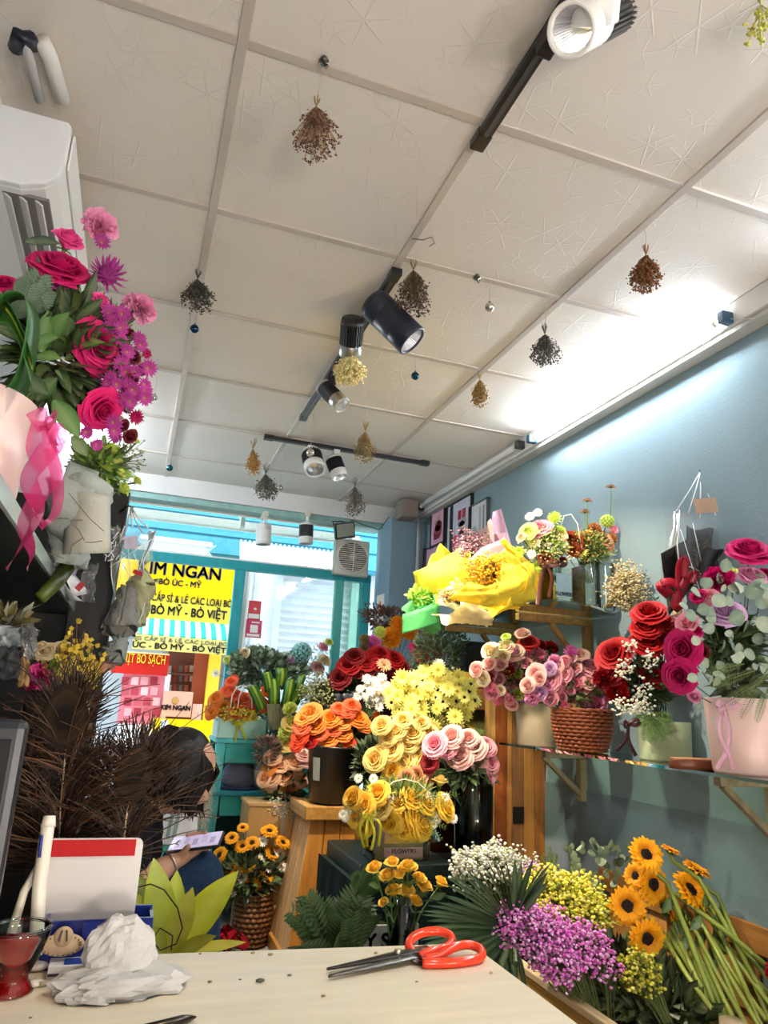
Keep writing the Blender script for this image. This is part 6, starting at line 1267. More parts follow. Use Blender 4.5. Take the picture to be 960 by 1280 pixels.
for o_ in (0, 9): part('wire_handle', MB().tube([W(288+o_+u, 885-v, yv-.04) for u, v in ((0, 0), (2, 15), (8, 26), (17, 29), (24, 22), (27, 8), (27, 0))], .003, 6, H('E9E6DA')), t, M['satin'])
bow(t, W(298, 904, yv-.03), .012, H('D4D62E'), M['ribbon'], [(W(296, 915, yv-.03), W(294, 927, yv-.03)), (W(304, 915, yv-.03), W(307, 925, yv-.03))])
# eucalyptus and teal hydrangea
yv = 4.3; t = thing('flower_arrangement', 'eucalyptus arrangement with a pale teal hydrangea in front of the door glass', 'flower arrangement', (W(350, 900, yv).x, yv, .883))
part('pot', MB().lathe([(.09, .884), (.11, 1.03), (.10, 1.03)], 20, H('4A5A50'), (W(350, 900, yv).x, yv+.05, 0)), t, M['matte'])
leaves_part(t, W(330, 835, yv), (.30, .12, .15), 1300, .04, .032, ['8FA890', '6E8A74', 'A8BCA4', '4E6A54', '35523C'], seg=3, pw=.7, inner=.2)
blooms(t, W(360, 860, yv), [('hydrangea', 'teal', 377, 816, 13), ('rosebud', 'cream', 306, 817, 7), ('rosebud', 'pink', 404, 809, 6), ('rosebud', 'cream', 405, 826, 8), ('rose', 'blush', 397, 834, 7), ('rosebud', 'lime', 411, 803, 5), ('rosebud', 'lime', 284, 825, 5), ('aster', 'lilac', 363, 825, 6), ('aster', 'wdaisy', 270, 842, 5), ('rose', 'coral', 291, 851, 6)], yv-.04, W(352, 880, yv))
mb = MB()
for u, v in ((321, 800), (315, 806), (410, 795), (418, 808), (280, 822), (330, 803)): fern_frond(mb, W(345, 850, yv), W(u, v, yv)-W(345, 850, yv), (0, -1, .3), (W(u, v, yv)-W(345, 850, yv)).length, .03, H('5E8A5A'), 14, .1, .5)
part('sprigs', mb, t, M['leaf'], kind='stuff')
# folded striped leaves in a stem vase
yv = 3.95; t = thing('folded_leaf_fan', 'fan of folded green and yellow striped leaves on bundled stems', 'leaves', (W(350, 930, yv).x, yv, .883))
def striped(u, v): return H(['1E4A1C', '2E6A24', '7CA82E', '3E7A28', 'C8D43A', '8AB83A', '2E6A24', '5E9A2E', '1E4A1C'][min(8, int(u*8+.5))])
for (u, v, w2, h2, tilt) in ((322, 872, 13, 32, -.5), (343, 868, 15, 38, -.1), (361, 866, 14, 34, .1), (374, 858, 10, 30, .25), (352, 846, 16, 22, 0), (368, 874, 17, 24, .5), (376, 868, 11, 24, .7), (336, 852, 12, 24, -.25)):
    p = W(u, v, yv-random.uniform(0, .06)); sc = S(1, p); ca, sa = math.cos(tilt), math.sin(tilt)
    def fn(a, b):
        x, z = (a-.5)*w2*sc, (b-.5)*h2*sc; yy = -.02*math.sin(math.pi*b)+.05*abs(a-.5); x += .25*h2*sc*max(0, b-.7)**2*(1 if tilt > 0 else -1)
        return p+Vector((x*ca+z*sa, yy, -x*sa+z*ca))
    part('leaf', MB().patch(8, 8, fn, striped), t, M['leaf'], solid=.001)
mb = MB()
for k in range(60): u = random.uniform(338, 356); mb.tube([W(u+random.uniform(-3, 3), 912, yv), W(347+(u-347)*1.5, 880, yv-.02)], .0035, 4, jit(H('A8A47A'), .25), cap=False)
part('stems', mb, t, M['leaf'], kind='stuff')
part('vase', MB().lathe([(.05, .884), (.055, .90), (.06, .98)], 18, (1, 1, 1), (W(347, 915, yv).x, yv, 0), cap=False), t, M['glass'])
# cream green filler
yv = 3.75; t = thing('gypsophila_bunch', 'cream green baby\'s breath bunch left of the red roses', 'flowers', (W(402, 900, yv).x, yv, .8)); g = MB(); gs = MB(); gyp(g, gs, W(402, 925, yv), W(401, 867, yv), (.12, .09, .11), 900, .006, ['E8E4B8', 'D4D890', 'F2F0D8', 'A8B45A'], stems=26); part('flower_heads', g, t, M['petal'], kind='stuff'); part('stems', gs, t, M['leaf'], kind='stuff')
part('vase', MB().lathe([(.05, .665), (.06, .68), (.065, .86)], 18, H('3A3E3A'), (W(402, 925, yv).x, yv, 0), cap=False), t, M['gloss'])
# pouch on the shelf
p = W(300, 963, 4.1); t = thing('fabric_pouch', 'grey violet furry pouch standing on the middle teal shelf board', 'pouch', (p.x, 4.12, .623))
part('body', MB().lathe([(.05, .624), (.075, .66), (.07, .72), (.05, .77), (.03, .80)], 20, H('6A6A7E'), (p.x, 4.12, 0), sx=1.25), t, M['fabric']); part('base', MB().lathe([(.075, .623), (.08, .635), (.05, .64)], 20, H('3A4464'), (p.x, 4.12, 0), sx=1.3), t, M['fabric'])
p = W(330, 966, 4.1); solo('fur_cushion', MB().sphere((p.x, 4.13, .70), .085, H('D8D2C6'), 16, 12, (1.0, .8, .9)), 'pale furry ball shaped cushion beside the grey pouch on the teal shelf', 'cushion', M['fabric'])
# peach arrangement
yv = 3.72; c = W(352, 1010, yv); t = thing('flower_arrangement', 'peach rose arrangement with maroon leaves beside the black bucket', 'flower arrangement', (c.x, c.y, .42))
blooms(t, W(356, 975, yv), [('rose', p, 240+u/4, 780+v/4, r) for p, u, v, r in (('peach', 405, 662, 9), ('peach', 440, 702, 10), ('peach', 512, 692, 10), ('peach', 402, 762, 10), ('peach', 460, 768, 9), ('apricot', 490, 818, 11), ('peach', 540, 770, 9), ('apricot', 385, 722, 8), ('blush', 570, 680, 8), ('paleyel', 482, 602, 9), ('peach', 360, 770, 8), ('peach', 390, 800, 8), ('blush', 555, 650, 8))]+[('carnation', 'lime', 240+u/4, 780+v/4, r) for u, v, r in ((490, 418, 8), (470, 535, 8), (500, 555, 8), (460, 555, 7), (505, 485, 7))]+[('rose', 'paleyel', 364, 904, 9), ('daisy', 'wdaisy', 375, 970, 5), ('daisy', 'wdaisy', 380, 940, 5)], yv, (c.x, c.y, W(352, 1010, yv).z))
mb = MB(); sprigs(mb, W(334, 938, yv), (.09, .06, .10), 280, .035, .014, ['5A2A2E', '7A4A48', '3E2A2A', '8A6A5A'], seg=2); part('maroon_leaves', mb, t, M['leaf'], kind='stuff')
leaves_part(t, W(356, 985, yv+.03), (.14, .09, .16), 380, .06, .022, ['22401E', '2E4E26', '1A2E16', '4A6A34'], seg=2)
g = MB(); gyp(g, None, (0, 0, 0), W(352, 1008, yv-.06), (.08, .04, .06), 130, .005, ['F0EEE0', 'E0DCC8'], random.Random(2), surface=0); part('white_filler', g, t, M['petal'], kind='stuff')
part('vase', MB().lathe([(.05, .42), (.06, .43), (.065, .62)], 20, H('B9B2A4'), (c.x, c.y, 0), cap=False), t, M['satin'])
t = thing('kraft_box', 'brown kraft box standing under the peach arrangement', 'box', (W(325, 1025, 3.78).x, 3.8, .0)); cx = W(330, 1025, 3.78).x; part('body', MB().bx((cx-.10, 3.66, .003), (cx+.12, 3.9, W(320, 1006, 3.7).z), H('B08A54')), t, M['matte'], smooth=False, bevel=.003); part('flap', MB().bx((cx-.105, 3.655, W(320, 1006, 3.7).z), (cx+.125, 3.905, W(320, 1006, 3.7).z+.012), H('BE9A64')), t, M['matte'], smooth=False)
# sunflower basket on the floor
yv = 3.62; c = W(318, 1140, yv); c.y = yv+.05; zt2 = W(318, 1120, yv).z
t = thing('flower_arrangement', 'small sunflower and white daisy arrangement in a wicker basket on the floor', 'flower arrangement', (c.x, c.y, 0))
wicker(t, c, S(17, c), S(21, c), .005, max(zt2, .16), H('7A5230'), 10, 20, .012)
blooms(t, W(315, 1100, yv), [('sunflower', 'sun', 240+u/3, 980+v/3, r) for u, v, r in ((150, 203, 10), (105, 268, 12), (190, 235, 11), (225, 222, 11), (290, 178, 12), (300, 262, 12), (340, 220, 11), (225, 375, 13), (282, 340, 13), (210, 312, 11), (150, 320, 9), (75, 318, 11), (190, 165, 8))]+[('daisy', 'wdaisy', 240+u/3, 980+v/3, 7) for u, v in ((190, 352), (335, 308), (255, 280), (285, 312), (150, 402), (330, 262), (240, 300), (95, 335), (265, 215))], yv, (c.x, c.y, zt2-.02), face=.8)
leaves_part(t, W(312, 1092, yv+.03), (.22, .12, .17), 420, .07, .03, ['1E3A1A', '2A4A20', '16280F', '3E5E2A'], seg=2)
# ---- pampas plumes
yv = 3.85; t = thing('pampas_plumes', 'fluffy cream pampas plumes between the door and the teal shelf', 'pampas', W(240, 1075, yv)); mb = MB()
for (u0, v0, u1, v1, r) in ((258, 935, 232, 1045, 24), (250, 960, 222, 1070, 26), (240, 990, 215, 1075, 22), (262, 950, 252, 1030, 18)):
    for k in range(900):
        f = random.random(); a = W(u0+(u1-u0)*f, v0+(v1-v0)*f, yv+random.uniform(-.06, .06)); d = Vector((random.uniform(-1, 1), random.uniform(-1, .4), random.uniform(-.9, .5))).normalized(); L = S(r, a)*random.uniform(.5, 1.1)
        e = a+d*L; m_ = a.lerp(e, .5)+Vector((0, 0, .01)); w2 = .0014; cc = jit(H(random.choice(['E9E0CE', 'DCD0B8', 'F3ECDF', 'C9BBA0'])), .1)
        mb.add([a-CR*w2, a+CR*w2, m_+CR*w2, m_-CR*w2, e], [(0, 1, 2, 3), (3, 2, 4)], cc)
part('plumes', mb, t, M['petal'], kind='stuff'); part('stems', MB().tube([W(232, 1045, yv), (W(232, 1045, yv).x-.03, yv, .01)], .006, 6, H('B8A878')).tube([W(222, 1070, yv), (W(222, 1070, yv).x+.02, yv, .01)], .006, 6, H('B8A878')), t, M['matte'])
p = W(208, 1030, 3.3); t = thing('white_bag', 'white bag with two grey stripes and a teal base behind the person', 'bag', (p.x, 3.3, 0))
part('body', MB().bx((p.x-.16, 3.3, .003), (p.x+.13, 3.46, W(208, 1000, 3.3).z), H('F4F5F4')), t, M['fabric'], bevel=.03, smooth=False)
for k, u in enumerate((209, 217)): a, b = W(u+7, 1016, 3.295), W(u, 1048, 3.295); part('stripe', MB().bar(a, b, .014, .004, H('9DB0AC'), (0, 1, 0)), t, M['fabric'], smooth=False)
part('base_panel', MB().bx((p.x-.15, 3.292, .003), (p.x+.12, 3.299, W(208, 1056, 3.29).z), H('4FB8A8')), t, M['fabric'], smooth=False)
t = thing('yellow_lilies', 'small yellow lilies beside the pampas near the doorway', 'flowers', W(262, 1000, 4.5)); blooms(t, W(258, 965, 4.5), [('lisianthus', 'yellow', 262, 945, 8), ('lisianthus', 'yellow', 254, 957, 8), ('lisianthus', 'yellow', 233, 985, 9), ('lisianthus', 'yellow', 240, 975, 7), ('rosebud', 'lime', 255, 938, 5), ('lisianthus', 'yellow', 228, 1000, 8), ('lisianthus', 'cream', 248, 950, 7)], 4.5, W(250, 1010, 4.5)); leaves_part(t, W(250, 975, 4.52), (.12, .06, .1), 60, .08, .02, ['8AA84A', '6A8A3A'], seg=2)
part('pot', MB().lathe([(.08, .003), (.10, .30), (.09, .30)], 20, H('C9C5BC'), (W(250, 1010, 4.5).x, 4.5, 0)), t, M['satin'])
t = thing('red_petal_bundle', 'heap of dark red fabric petals on the floor by the counter edge', 'cloth', WZ(285, 1181, .01)); mb = MB(); b0 = WZ(287, 1186, .01)
for k in range(16): a = b0+Vector((random.uniform(-.12, .12), random.uniform(-.06, .06), .01)); ribbon_strip(mb, [a, a+Vector((random.uniform(-.05, .05), random.uniform(-.03, .03), .05)), a+Vector((random.uniform(-.08, .08), random.uniform(-.04, .04), .01))], .05, jit(H('8E1420'), .2), (1, .5, 0), 1.5, 6)
part('petals', mb, t, M['fabric'])
# ================================================================== PLANTER CRATE, LOWER RIGHT
t = thing('planter_crate', 'long wooden crate along the right wall filled with baby\'s breath and sunflowers', 'crate', (1.52, 2.0, 0))
for k in range(2): part('front_board', MB().bx((1.235, 1.45, .02+.165*k), (1.255, 2.58, .178+.165*k), H('B98A44')), t, M['wood_y'], bevel=.002, smooth=False)
part('top_rail', MB().bx((1.228, 1.45, .344), (1.262, 2.58, .362), H('CDB58A')), t, M['wood_y'], bevel=.002, smooth=False)
part('end_board', MB().bx((1.256, 2.56, .02), (1.84, 2.58, .34), H('A87838')), t, M['wood_y'], smooth=False)
part('end_board', MB().bx((1.256, 1.45, .02), (1.84, 1.47, .34), H('A87838')), t, M['wood_y'], smooth=False)
part('floor_board', MB().bx((1.256, 1.471, .02), (1.82, 2.559, .04), H('6A4A28')), t, M['wood_y'], smooth=False)
for k in range(6): y = 1.48+.185*k; part('back_slat', MB().bx((1.826, y, .02), (1.845, y+.13, .52), jit(H('A8763E'), .12)), t, M['wood'], bevel=.002, smooth=False)
for z in (.30, .46): part('back_rail', MB().bx((1.812, 1.45, z), (1.8255, 2.58, z+.075), H('9A6A36')), t, M['wood_y'], bevel=.002, smooth=False)
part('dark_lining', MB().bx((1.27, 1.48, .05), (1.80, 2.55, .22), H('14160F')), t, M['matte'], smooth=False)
def gyp_thing(label, u, v, y, r, n, dot, cols, seed, root, extra=()):
    t = thing('gypsophila_bunch', label, 'flowers', root); g = MB(); gs = MB()
    gyp(g, gs, root, W(u, v, y), r, n, dot, cols, random.Random(seed), stems=26)
    for (u2, v2, y2, r2, n2) in extra: gyp(g, gs, root, W(u2, v2, y2), r2, n2, dot, cols, random.Random(seed+int(u2)), stems=8)
    part('flower_heads', g, t, M['petal'], kind='stuff'); part('stems', gs, t, M['leaf'], kind='stuff'); return t
gyp_thing('large white baby\'s breath bunch behind the palm leaf', 612, 1082, 2.45, (.135, .12, .085), 1500, .0058, ['F6F5EA', 'ECEBD6', 'FFFFFF', 'D8DAB8'], 1, (1.32, 2.42, .25), [(655, 1088, 2.42, (.07, .07, .06), 300), (580, 1090, 2.45, (.06, .06, .06), 250)])
gyp_thing('yellow green dyed baby\'s breath bunch behind the pink one', 705, 1120, 2.12, (.15, .12, .085), 1500, .0058, ['F2E650', 'DCD848', 'F8F088', 'BCC448', 'EAE06A'], 2, (1.42, 2.1, .22), [(735, 1140, 2.05, (.08, .08, .06), 350), (672, 1108, 2.15, (.06, .06, .05), 200)])
gyp_thing('orchid pink dyed baby\'s breath bunch at the front of the crate', 672, 1165, 1.96, (.12, .10, .075), 1500, .0050, ['F09AE0', 'E67CD4', 'F7B8EC', 'D868C4', 'F9D0F2'], 3, (1.36, 1.9, .22), [(725, 1180, 1.9, (.09, .09, .07), 650), (700, 1205, 1.86, (.08, .07, .055), 420), (632, 1150, 2.0, (.045, .05, .045), 220), (755, 1205, 1.84, (.05, .05, .05), 160)])
gyp_thing('small faded yellow baby\'s breath sprays beneath the sunflowers', 800, 1215, 1.8, (.06, .06, .06), 340, .0056, ['B8B43A', 'D8D04A', '8A9032', 'E8E078'], 4, (1.52, 1.78, .22))
gyp_thing('few lilac pink sprays above the yellow green bunch', 668, 1092, 2.22, (.045, .05, .035), 200, .0055, ['D8A0C8', 'C884B4', 'E8C0DC'], 5, (1.42, 2.25, .22))
# palm leaf
def palm(label, base, tips, y):
    t = thing('palm_leaf', label, 'leaf', base); b = Vector(base)
    part('stalk', MB().tube([b, b+Vector((-.01, -.01, -.12)), b+Vector((.06, .02, -.3))], .005, 6, H('3A5A2A')), t, M['leaf'])
    for k, (u, v) in enumerate(tips):
        e = W(u, v, y+random.uniform(-.06, .06)); d = e-b; nn = Vector((random.uniform(-.3, .3), -.6, .9))
        part('leaflet', MB().leaf(b+d*.04, d, nn, d.length, .020, jit(H('1E4A2A'), .25), .18, 6, .35, .55), t, M['leaf'])
rnd = random.Random(3); tips = []
for k in range(40):
    a = math.radians(128+k*4.6); R1 = 92+8*math.sin(k*.9)+(8 if k < 14 else 0); tips.append((632+R1*math.cos(a), 1160+R1*.95*math.sin(a)))
palm('broad dark green fan palm leaf spreading between the scissors and the pink flowers', W(640, 1162, 2.02), [(u, v) for u, v in tips], 1.9)
tips = [(560+14*k, 1225+4*math.sin(k)) for k in range(9)]
palm('second fan palm leaf drooping low behind the counter corner', W(640, 1168, 2.1), [(535, 1195), (545, 1205), (552, 1214), (560, 1222), (572, 1228), (585, 1232), (600, 1236), (615, 1238), (630, 1240), (645, 1240), (660, 1240)], 1.95)
# eucalyptus and sprig
t = thing('eucalyptus_branch', 'grey green eucalyptus branch rising behind the yellow bunch by the wall', 'branch', (1.66, 2.25, .3)); yv = 2.2
part('twig', MB().tube([(1.66, 2.25, .3), W(750, 1100, yv), W(762, 1082, yv), W(742, 1062, yv), W(737, 1050, yv)], .003, 5, H('8A9A78')), t, M['leaf'])
rnd = random.Random(9); pts = [(rnd.uniform(712, 795), rnd.uniform(1060, 1108), rnd.uniform(9, 15), rnd.uniform(20, 160)) for k in range(46)]+[(737+4*k, 1051+3*k, 7, 60+20*k) for k in range(6)]
leaf_parts(t, pts, yv, ('7E927A', '5E7A60', '98A88E', '48644E'), .75)
t = thing('fir_sprig', 'light green sprig at the cabinet corner above the white bunch', 'sprig', W(690, 1085, 2.55)); mb = MB()
for u, v in ((686, 1056), (695, 1066), (678, 1068)): a = W(690, 1088, 2.5); b = W(u, v, 2.5); fern_frond(mb, a, b-a, (0, -1, .2), (b-a).length, .02, H('7E9A44'), 14, .05, .3)
part('needles', mb, t, M['leaf'], kind='stuff')
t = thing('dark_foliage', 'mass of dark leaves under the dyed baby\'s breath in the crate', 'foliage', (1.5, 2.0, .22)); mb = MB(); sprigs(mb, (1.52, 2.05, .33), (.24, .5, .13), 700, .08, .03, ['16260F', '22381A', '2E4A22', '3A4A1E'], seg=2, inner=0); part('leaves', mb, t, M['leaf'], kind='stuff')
# sunflowers: each its own thing
ends = [(905, 1290), (918, 1296), (930, 1300), (945, 1300), (955, 1290), (965, 1285), (972, 1278), (980, 1262), (990, 1235), (940, 1306)]
SF = [(807, 1069, 21, (-.2, -.9, .5), 'topmost sunflower facing the room, its head above the bundle'), (815, 1105, 23, (.05, -1, .1), 'biggest sunflower with a black eye at the centre of the bundle'), (784, 1132, 22, (-.5, -.9, .1), 'sunflower at the left edge of the bundle above the pink flowers'), (808, 1172, 23, (-.2, -.95, -.15), 'lowest sunflower hanging beneath the others'), (862, 1113, 24, (.2, -.75, .65), 'sunflower seen edge on at the right of the bundle'), (870, 1088, 17, (.3, -.3, .9), 'back sunflower behind the right one facing upward'), (838, 1064, 12, (.3, -.2, .9), 'small half open sunflower right of the topmost one'), (832, 1135, 18, (.6, -.5, .4), 'side turned sunflower in the middle of the bundle'), (795, 1095, 15, (-.7, -.4, .3), 'side turned sunflower left of the biggest one'), (860, 1142, 12, (.5, -.3, .5), 'withered brown sunflower under the right one')]
for i, ((u, v, r, d, lab), (eu, ev)) in enumerate(zip(SF, ends)):
    y = 1.93+.02*(i % 3); p = W(u, v, y); e = W(eu, ev, 1.70+.015*(i % 4)); d = Vector(d).normalized(); R_ = S(r*1.12, p)
    t = thing('cut_sunflower', lab, 'sunflower', e)
    inst('petals', flower('sunflower', *(PAL['sun'] if i != 9 else ('9A6424', '2A1708'))), t, p, d, None, R_); inst('seed_disk', SUN_DISK, t, p, d, None, R_)
    cx = MB(); 
    for k in range(14): th = k*.449; x = d.orthogonal().normalized(); yb = d.cross(x); w_ = x*math.cos(th)+yb*math.sin(th); cx.leaf(p-d*R_*.12, w_*.9-d*.1, d, R_*.75, R_*.28, H('5A7A2A'), .1, 2, .1)
    part('sepals', cx, t, M['leaf'])
    q = W(u+(eu-u)*.22+6, v+(ev-v)*.16, y-.0); st = [p-d*R_*.15, p-d*R_*.5+(q-p)*.15, q, q.lerp(e, .5)+Vector((0, 0, .01)), e]
    part('stem', MB().tube(st, [.006, .0065, .007, .0075, .0075], 8, [jit(H('8A9A44'), .12) for _ in st]), t, M['leaf'])
    lf = MB()
    for k in range(2): lf.leaf(q.lerp(e, .1+.15*k), (random.uniform(-1, .2), -.1, -.8), (0, -1, .4), .06, .03, H('3E6A2A'), .5, 4, .2)
    part('leaves', lf, t, M['leaf'])
for k, (u0, v0, u1, v1) in enumerate(((846, 1150, 925, 1290), (835, 1165, 912, 1285), (870, 1140, 950, 1285), (880, 1125, 985, 1250), (852, 1165, 905, 1280), (888, 1150, 970, 1265), (840, 1158, 900, 1275), (862, 1150, 935, 1285), (876, 1152, 958, 1275), (830, 1172, 890, 1262), (868, 1165, 915, 1270))):
    solo('sunflower_stalk', MB().tube([W(u0, v0, 1.93), W((u0+u1)/2, (v0+v1)/2+4, 1.83), W(u1, v1, 1.70)], .0068, 8, jit(H('94A04A'), .15)), 'bare green sunflower stem in the bundle, '+['fourth', 'second', 'eighth', 'tenth', 'fifth', 'eleventh', 'third', 'sixth', 'ninth', 'first', 'seventh'][k]+' from the left at its upper end', 'stem', M['leaf'], group='bare stems of the sunflower bundle')
for u, v in ((975, 1215),):
    p = W(u, v, 1.66); t = thing('red_bloom', 'dark red bloom at the right picture edge beside the crate', 'flower', p); inst('bloom', flower('carnation', *PAL['crimson']), t, p, (-.5, -.8, .3), None, S(16, p)); part('stem', MB().tube([p, p+Vector((.05, .05, -.2))], .003, 5, H('4A6A34')), t, M['leaf'])
p = W(915, 1275, 1.62); t = thing('ribbon_spool', 'pale cardboard spool at the bottom right under the stems', 'spool', (p.x, p.y, p.z-.03)); part('core', MB().tube([p+Vector((0, 0, -.06)), p+Vector((0, 0, .0))], .03, 16, H('C9B090')), t, M['matte'])
# ================================================================== LEFT SIDE RACK AND FLOWERS
t = thing('flower_rack', 'dark rack on the left wall that carries the magenta arrangement', 'rack', (-.34, 1.3, 0))
DK = H('17191B')
part('shelf_board', MB().bx((-.505, .55, 1.285), (-.155, 2.05, 1.303), H('1E2A2A')), t, M['satin'], smooth=False)
part('edge_strip', MB().bx((-.1548, .55, 1.283), (-.150, 2.05, 1.305), H('A9BCB8')), t, M['gloss'], smooth=False)
part('shelf_board', MB().bx((-.505, .9, .985), (-.13, 2.05, 1.003), DK), t, M['satin'], smooth=False)
part('upright', MB().bx((-.165, 1.90, 0), (-.062, 1.93, 1.60), H('121315')), t, M['satin'], smooth=False, bevel=.003)
part('upright', MB().bx((-.50, 2.06, 0), (-.17, 2.075, 1.60), H('121315')), t, M['satin'], smooth=False)
part('upright', MB().bx((-.506, .56, 0), (-.47, .60, 1.284), DK), t, M['satin'], smooth=False)
part('back_panel', MB().bx((-.515, .55, 0), (-.507, 2.05, 1.60), H('101113')), t, M['satin'], smooth=False)  # black panel added where the wall behind the rack looks dark
ym = 1.0
t = thing('flower_arrangement', 'magenta rose and purple aster arrangement in a pale pink vase with a pink organza bow', 'flower arrangement', (-.235, .92, 1.304))
cv = Vector((-.238, .92, 0)); part('vase', MB().lathe([(.076, 1.304), (.08, 1.308), (.088, 1.43), (.083, 1.431), (.078, 1.40), (.001, 1.395)], 36, H('D8BDB6'), (cv.x, cv.y, 0)), t, M['satin'])
part('vase_seam', MB().bar((cv.x+.012, cv.y-.0815, 1.31), (cv.x+.012, cv.y-.0885, 1.428), .002, .002, H('BFA6A2')), t, M['satin'], smooth=False)
ct = W(40, 440, ym)
BL = [('rose', 'magenta', 75, 334, 27), ('rosebud', 'hotpink', 85, 301, 17), ('rose', 'magenta', 123, 432, 26), ('rose', 'magenta', 128, 512, 20), ('rose', 'magenta', 6, 354, 12), ('lisianthus', 'violet', 68, 350, 17), ('carnation', 'lpink', 126, 279, 19), ('carnation', 'lpink', 180, 383, 17), ('aster', 'asterp', 127, 304, 10), ('chrysanthemum', 'violet', 135, 343, 22), ('rosebud', 'hotpink', 125, 377, 12), ('carnation', 'lpink', 165, 377, 10)]
BL += [('aster', 'asterp', u, v, r) for u, v, r in ((135, 392, 12), (152, 393, 11), (150, 410, 10), (140, 400, 9), (158, 440, 10), (184, 460, 11), (175, 431, 9), (165, 487, 11), (180, 497, 10), (155, 498, 11), (141, 528, 11), (150, 455, 11), (133, 478, 9), (168, 465, 9), (160, 480, 9), (142, 538, 9), (107, 540, 9), (130, 490, 9), (150, 425, 9), (157, 465, 10), (180, 480, 8), (120, 555, 8), (162, 502, 9), (145, 480, 9), (110, 520, 8), (135, 410, 9))]
BL += fill([('aster', 'asterp'), ('aster', 'asterp'), ('aster', 'magenta'), ('rosebud', 'burgundy')], 0, 34, 112, 385, 184, 555, 7, 10, 21, .06)
blooms(t, ct, BL, ym, None, face=.9, upk=.15)
leaves_part(t, W(75, 440, ym+.03), (.10, .10, .13), 380, .055, .022, ['1E3A1E', '2A4A24', '3E6030', '16280F', '55702E'], seg=3)
leaves_part(t, W(125, 460, ym+.05), (.075, .06, .13), 420, .035, .008, ['4A5A30', '6A6A3A', '3A4A24', '5A3A3A'], seg=2)
# broad leaves, each a part
def big_leaf(t, u0, v0, u1, v1, y0, y1, w, col, nn=(0, -1, .3), bend=.25, pw=.9, name='leaf', m='leaf', fold=.2):
    a, b = W(u0, v0, y0), W(u1, v1, y1); return part(name, MB().leaf(a, b-a, nn, (b-a).length, w, H(col) if isinstance(col, str) else col, bend, 8, fold, pw), t, M[m])
for q in ((52, 440, 60, 385, .95, .93, .022, '3E6A2E'), (60, 425, 84, 388, .95, .92, .026, '4A7A34'), (40, 432, 70, 418, .93, .9, .024, '568A3E'), (45, 445, 75, 445, .93, .91, .020, '4E7C36'), (68, 500, 100, 545, .95, .93, .028, '3A6A30'), (80, 480, 72, 462, .95, .92, .02, '3E6A30'), (30, 302, 75, 300, 1.0, .98, .022, '2C4A34'), (50, 305, 32, 300, 1.0, .98, .018, '3A5A3E'), (45, 500, 70, 470, .94, .92, .026, '345C2C'), (20, 470, 60, 490, .94, .92, .03, '28482A'), (90, 545, 110, 570, 1.0, 1.0, .02, '3E5E2E')): big_leaf(t, *q)
mb = MB()
for u, v in ((52, 340), (40, 352), (60, 360), (25, 375)): a, b = W(20, 400, .98), W(u, v, .96); fern_frond(mb, a, b-a, (0, -1, .3), (b-a).length, .028, H('4E6A58'), 12, .05, .7)
part('fern', mb, t, M['leaf'], kind='stuff')
def strp(u, v): return H('C8CC3A') if .36 < u < .5 else mix(H('1E4A1E'), H('3E7A2A'), abs(u-.5))
pts = [W(-25, 475, .86), W(0, 385, .84), W(28, 372, .84), W(42, 400, .85), W(30, 470, .87), W(8, 500, .89)]
mb = MB(); ribbon_strip(mb, pts, .05, H('2E5E24'), (0, 1, .25), .2, 10); n = len(mb.v)
mb.c = [strp((i % 3)/2*.6+.2, 0) for i in range(n)]; part('striped_leaf', mb, t, M['leaf'], solid=.0008)
mb = MB(); mb.patch(8, 14, lambda u, v: W(-30+70*v**1.0+(-10+44*u)*(1-v)*.5, 395+ (u-.5)*40-30*math.sin(v*2.4)+90*v*v, .84+.02*math.sin(u*3)), strp); part('striped_leaf', mb, t, M['leaf'], solid=.0008)
# organza
OC = H('E8468E'); rb = MB()
for q, w in (((W(58, 528, .86), W(50, 560, .85), W(62, 590, .85), W(48, 620, .85), W(30, 655, .85), W(40, 690, .85), W(34, 712, .85)), .030), ((W(62, 528, .86), W(68, 550, .84), W(50, 575, .84), W(36, 600, .84), W(48, 640, .84), W(28, 680, .84), W(8, 712, .84)), .026), ((W(60, 530, .86), W(76, 548, .85), W(72, 560, .85), W(62, 545, .86)), .022), ((W(62, 560, .85), W(72, 600, .84), W(70, 640, .84), W(52, 655, .84), W(40, 640, .85)), .014), ((W(40, 530, .85), W(62, 520, .85), W(60, 545, .85)), .024)): ribbon_strip(rb, q, w, OC, (1, .1, 0), 1.6, 8)
part('organza_ribbon', rb, t, M['organza'])
# green lisianthus bouquet in grey cracked paper
yg = 1.32; A, B = W(84, 708, yg), W(104, 606, yg); t = thing('wrapped_bouquet', 'lime lisianthus bouquet in crackled grey paper on the left rack', 'bouquet', (A.x, A.y, A.z-.04))
GP = H('B9C2BC'); mb = MB(); wrap_mesh(mb, A, B, S(20, A), S(38, B), -.2, PI*2+.2, GP, .05, 4, 3, .12); part('wrapping_paper', mb, t, M['paper'], solid=.0012)
mb = MB(); mb.patch(8, 8, lambda u, v: W(56+44*v+u*(30-6*v), 660-84*u+20*v*(1-u)+14*v, yg-.03-.03*math.sin(math.pi*u)), GP); part('wrapping_paper', mb, t, M['paper'], solid=.0012)
mb = MB(); mb.patch(8, 8, lambda u, v: W(84+54*u-6*v*(1-u), 613+6*u+80*v-8*u*v, yg-.030-.035*math.sin(.4+2.2*u)), mix(GP, H('D2CCBC'), .5)); part('wrapping_paper', mb, t, M['paper'], solid=.0012)
cr_ = MB()
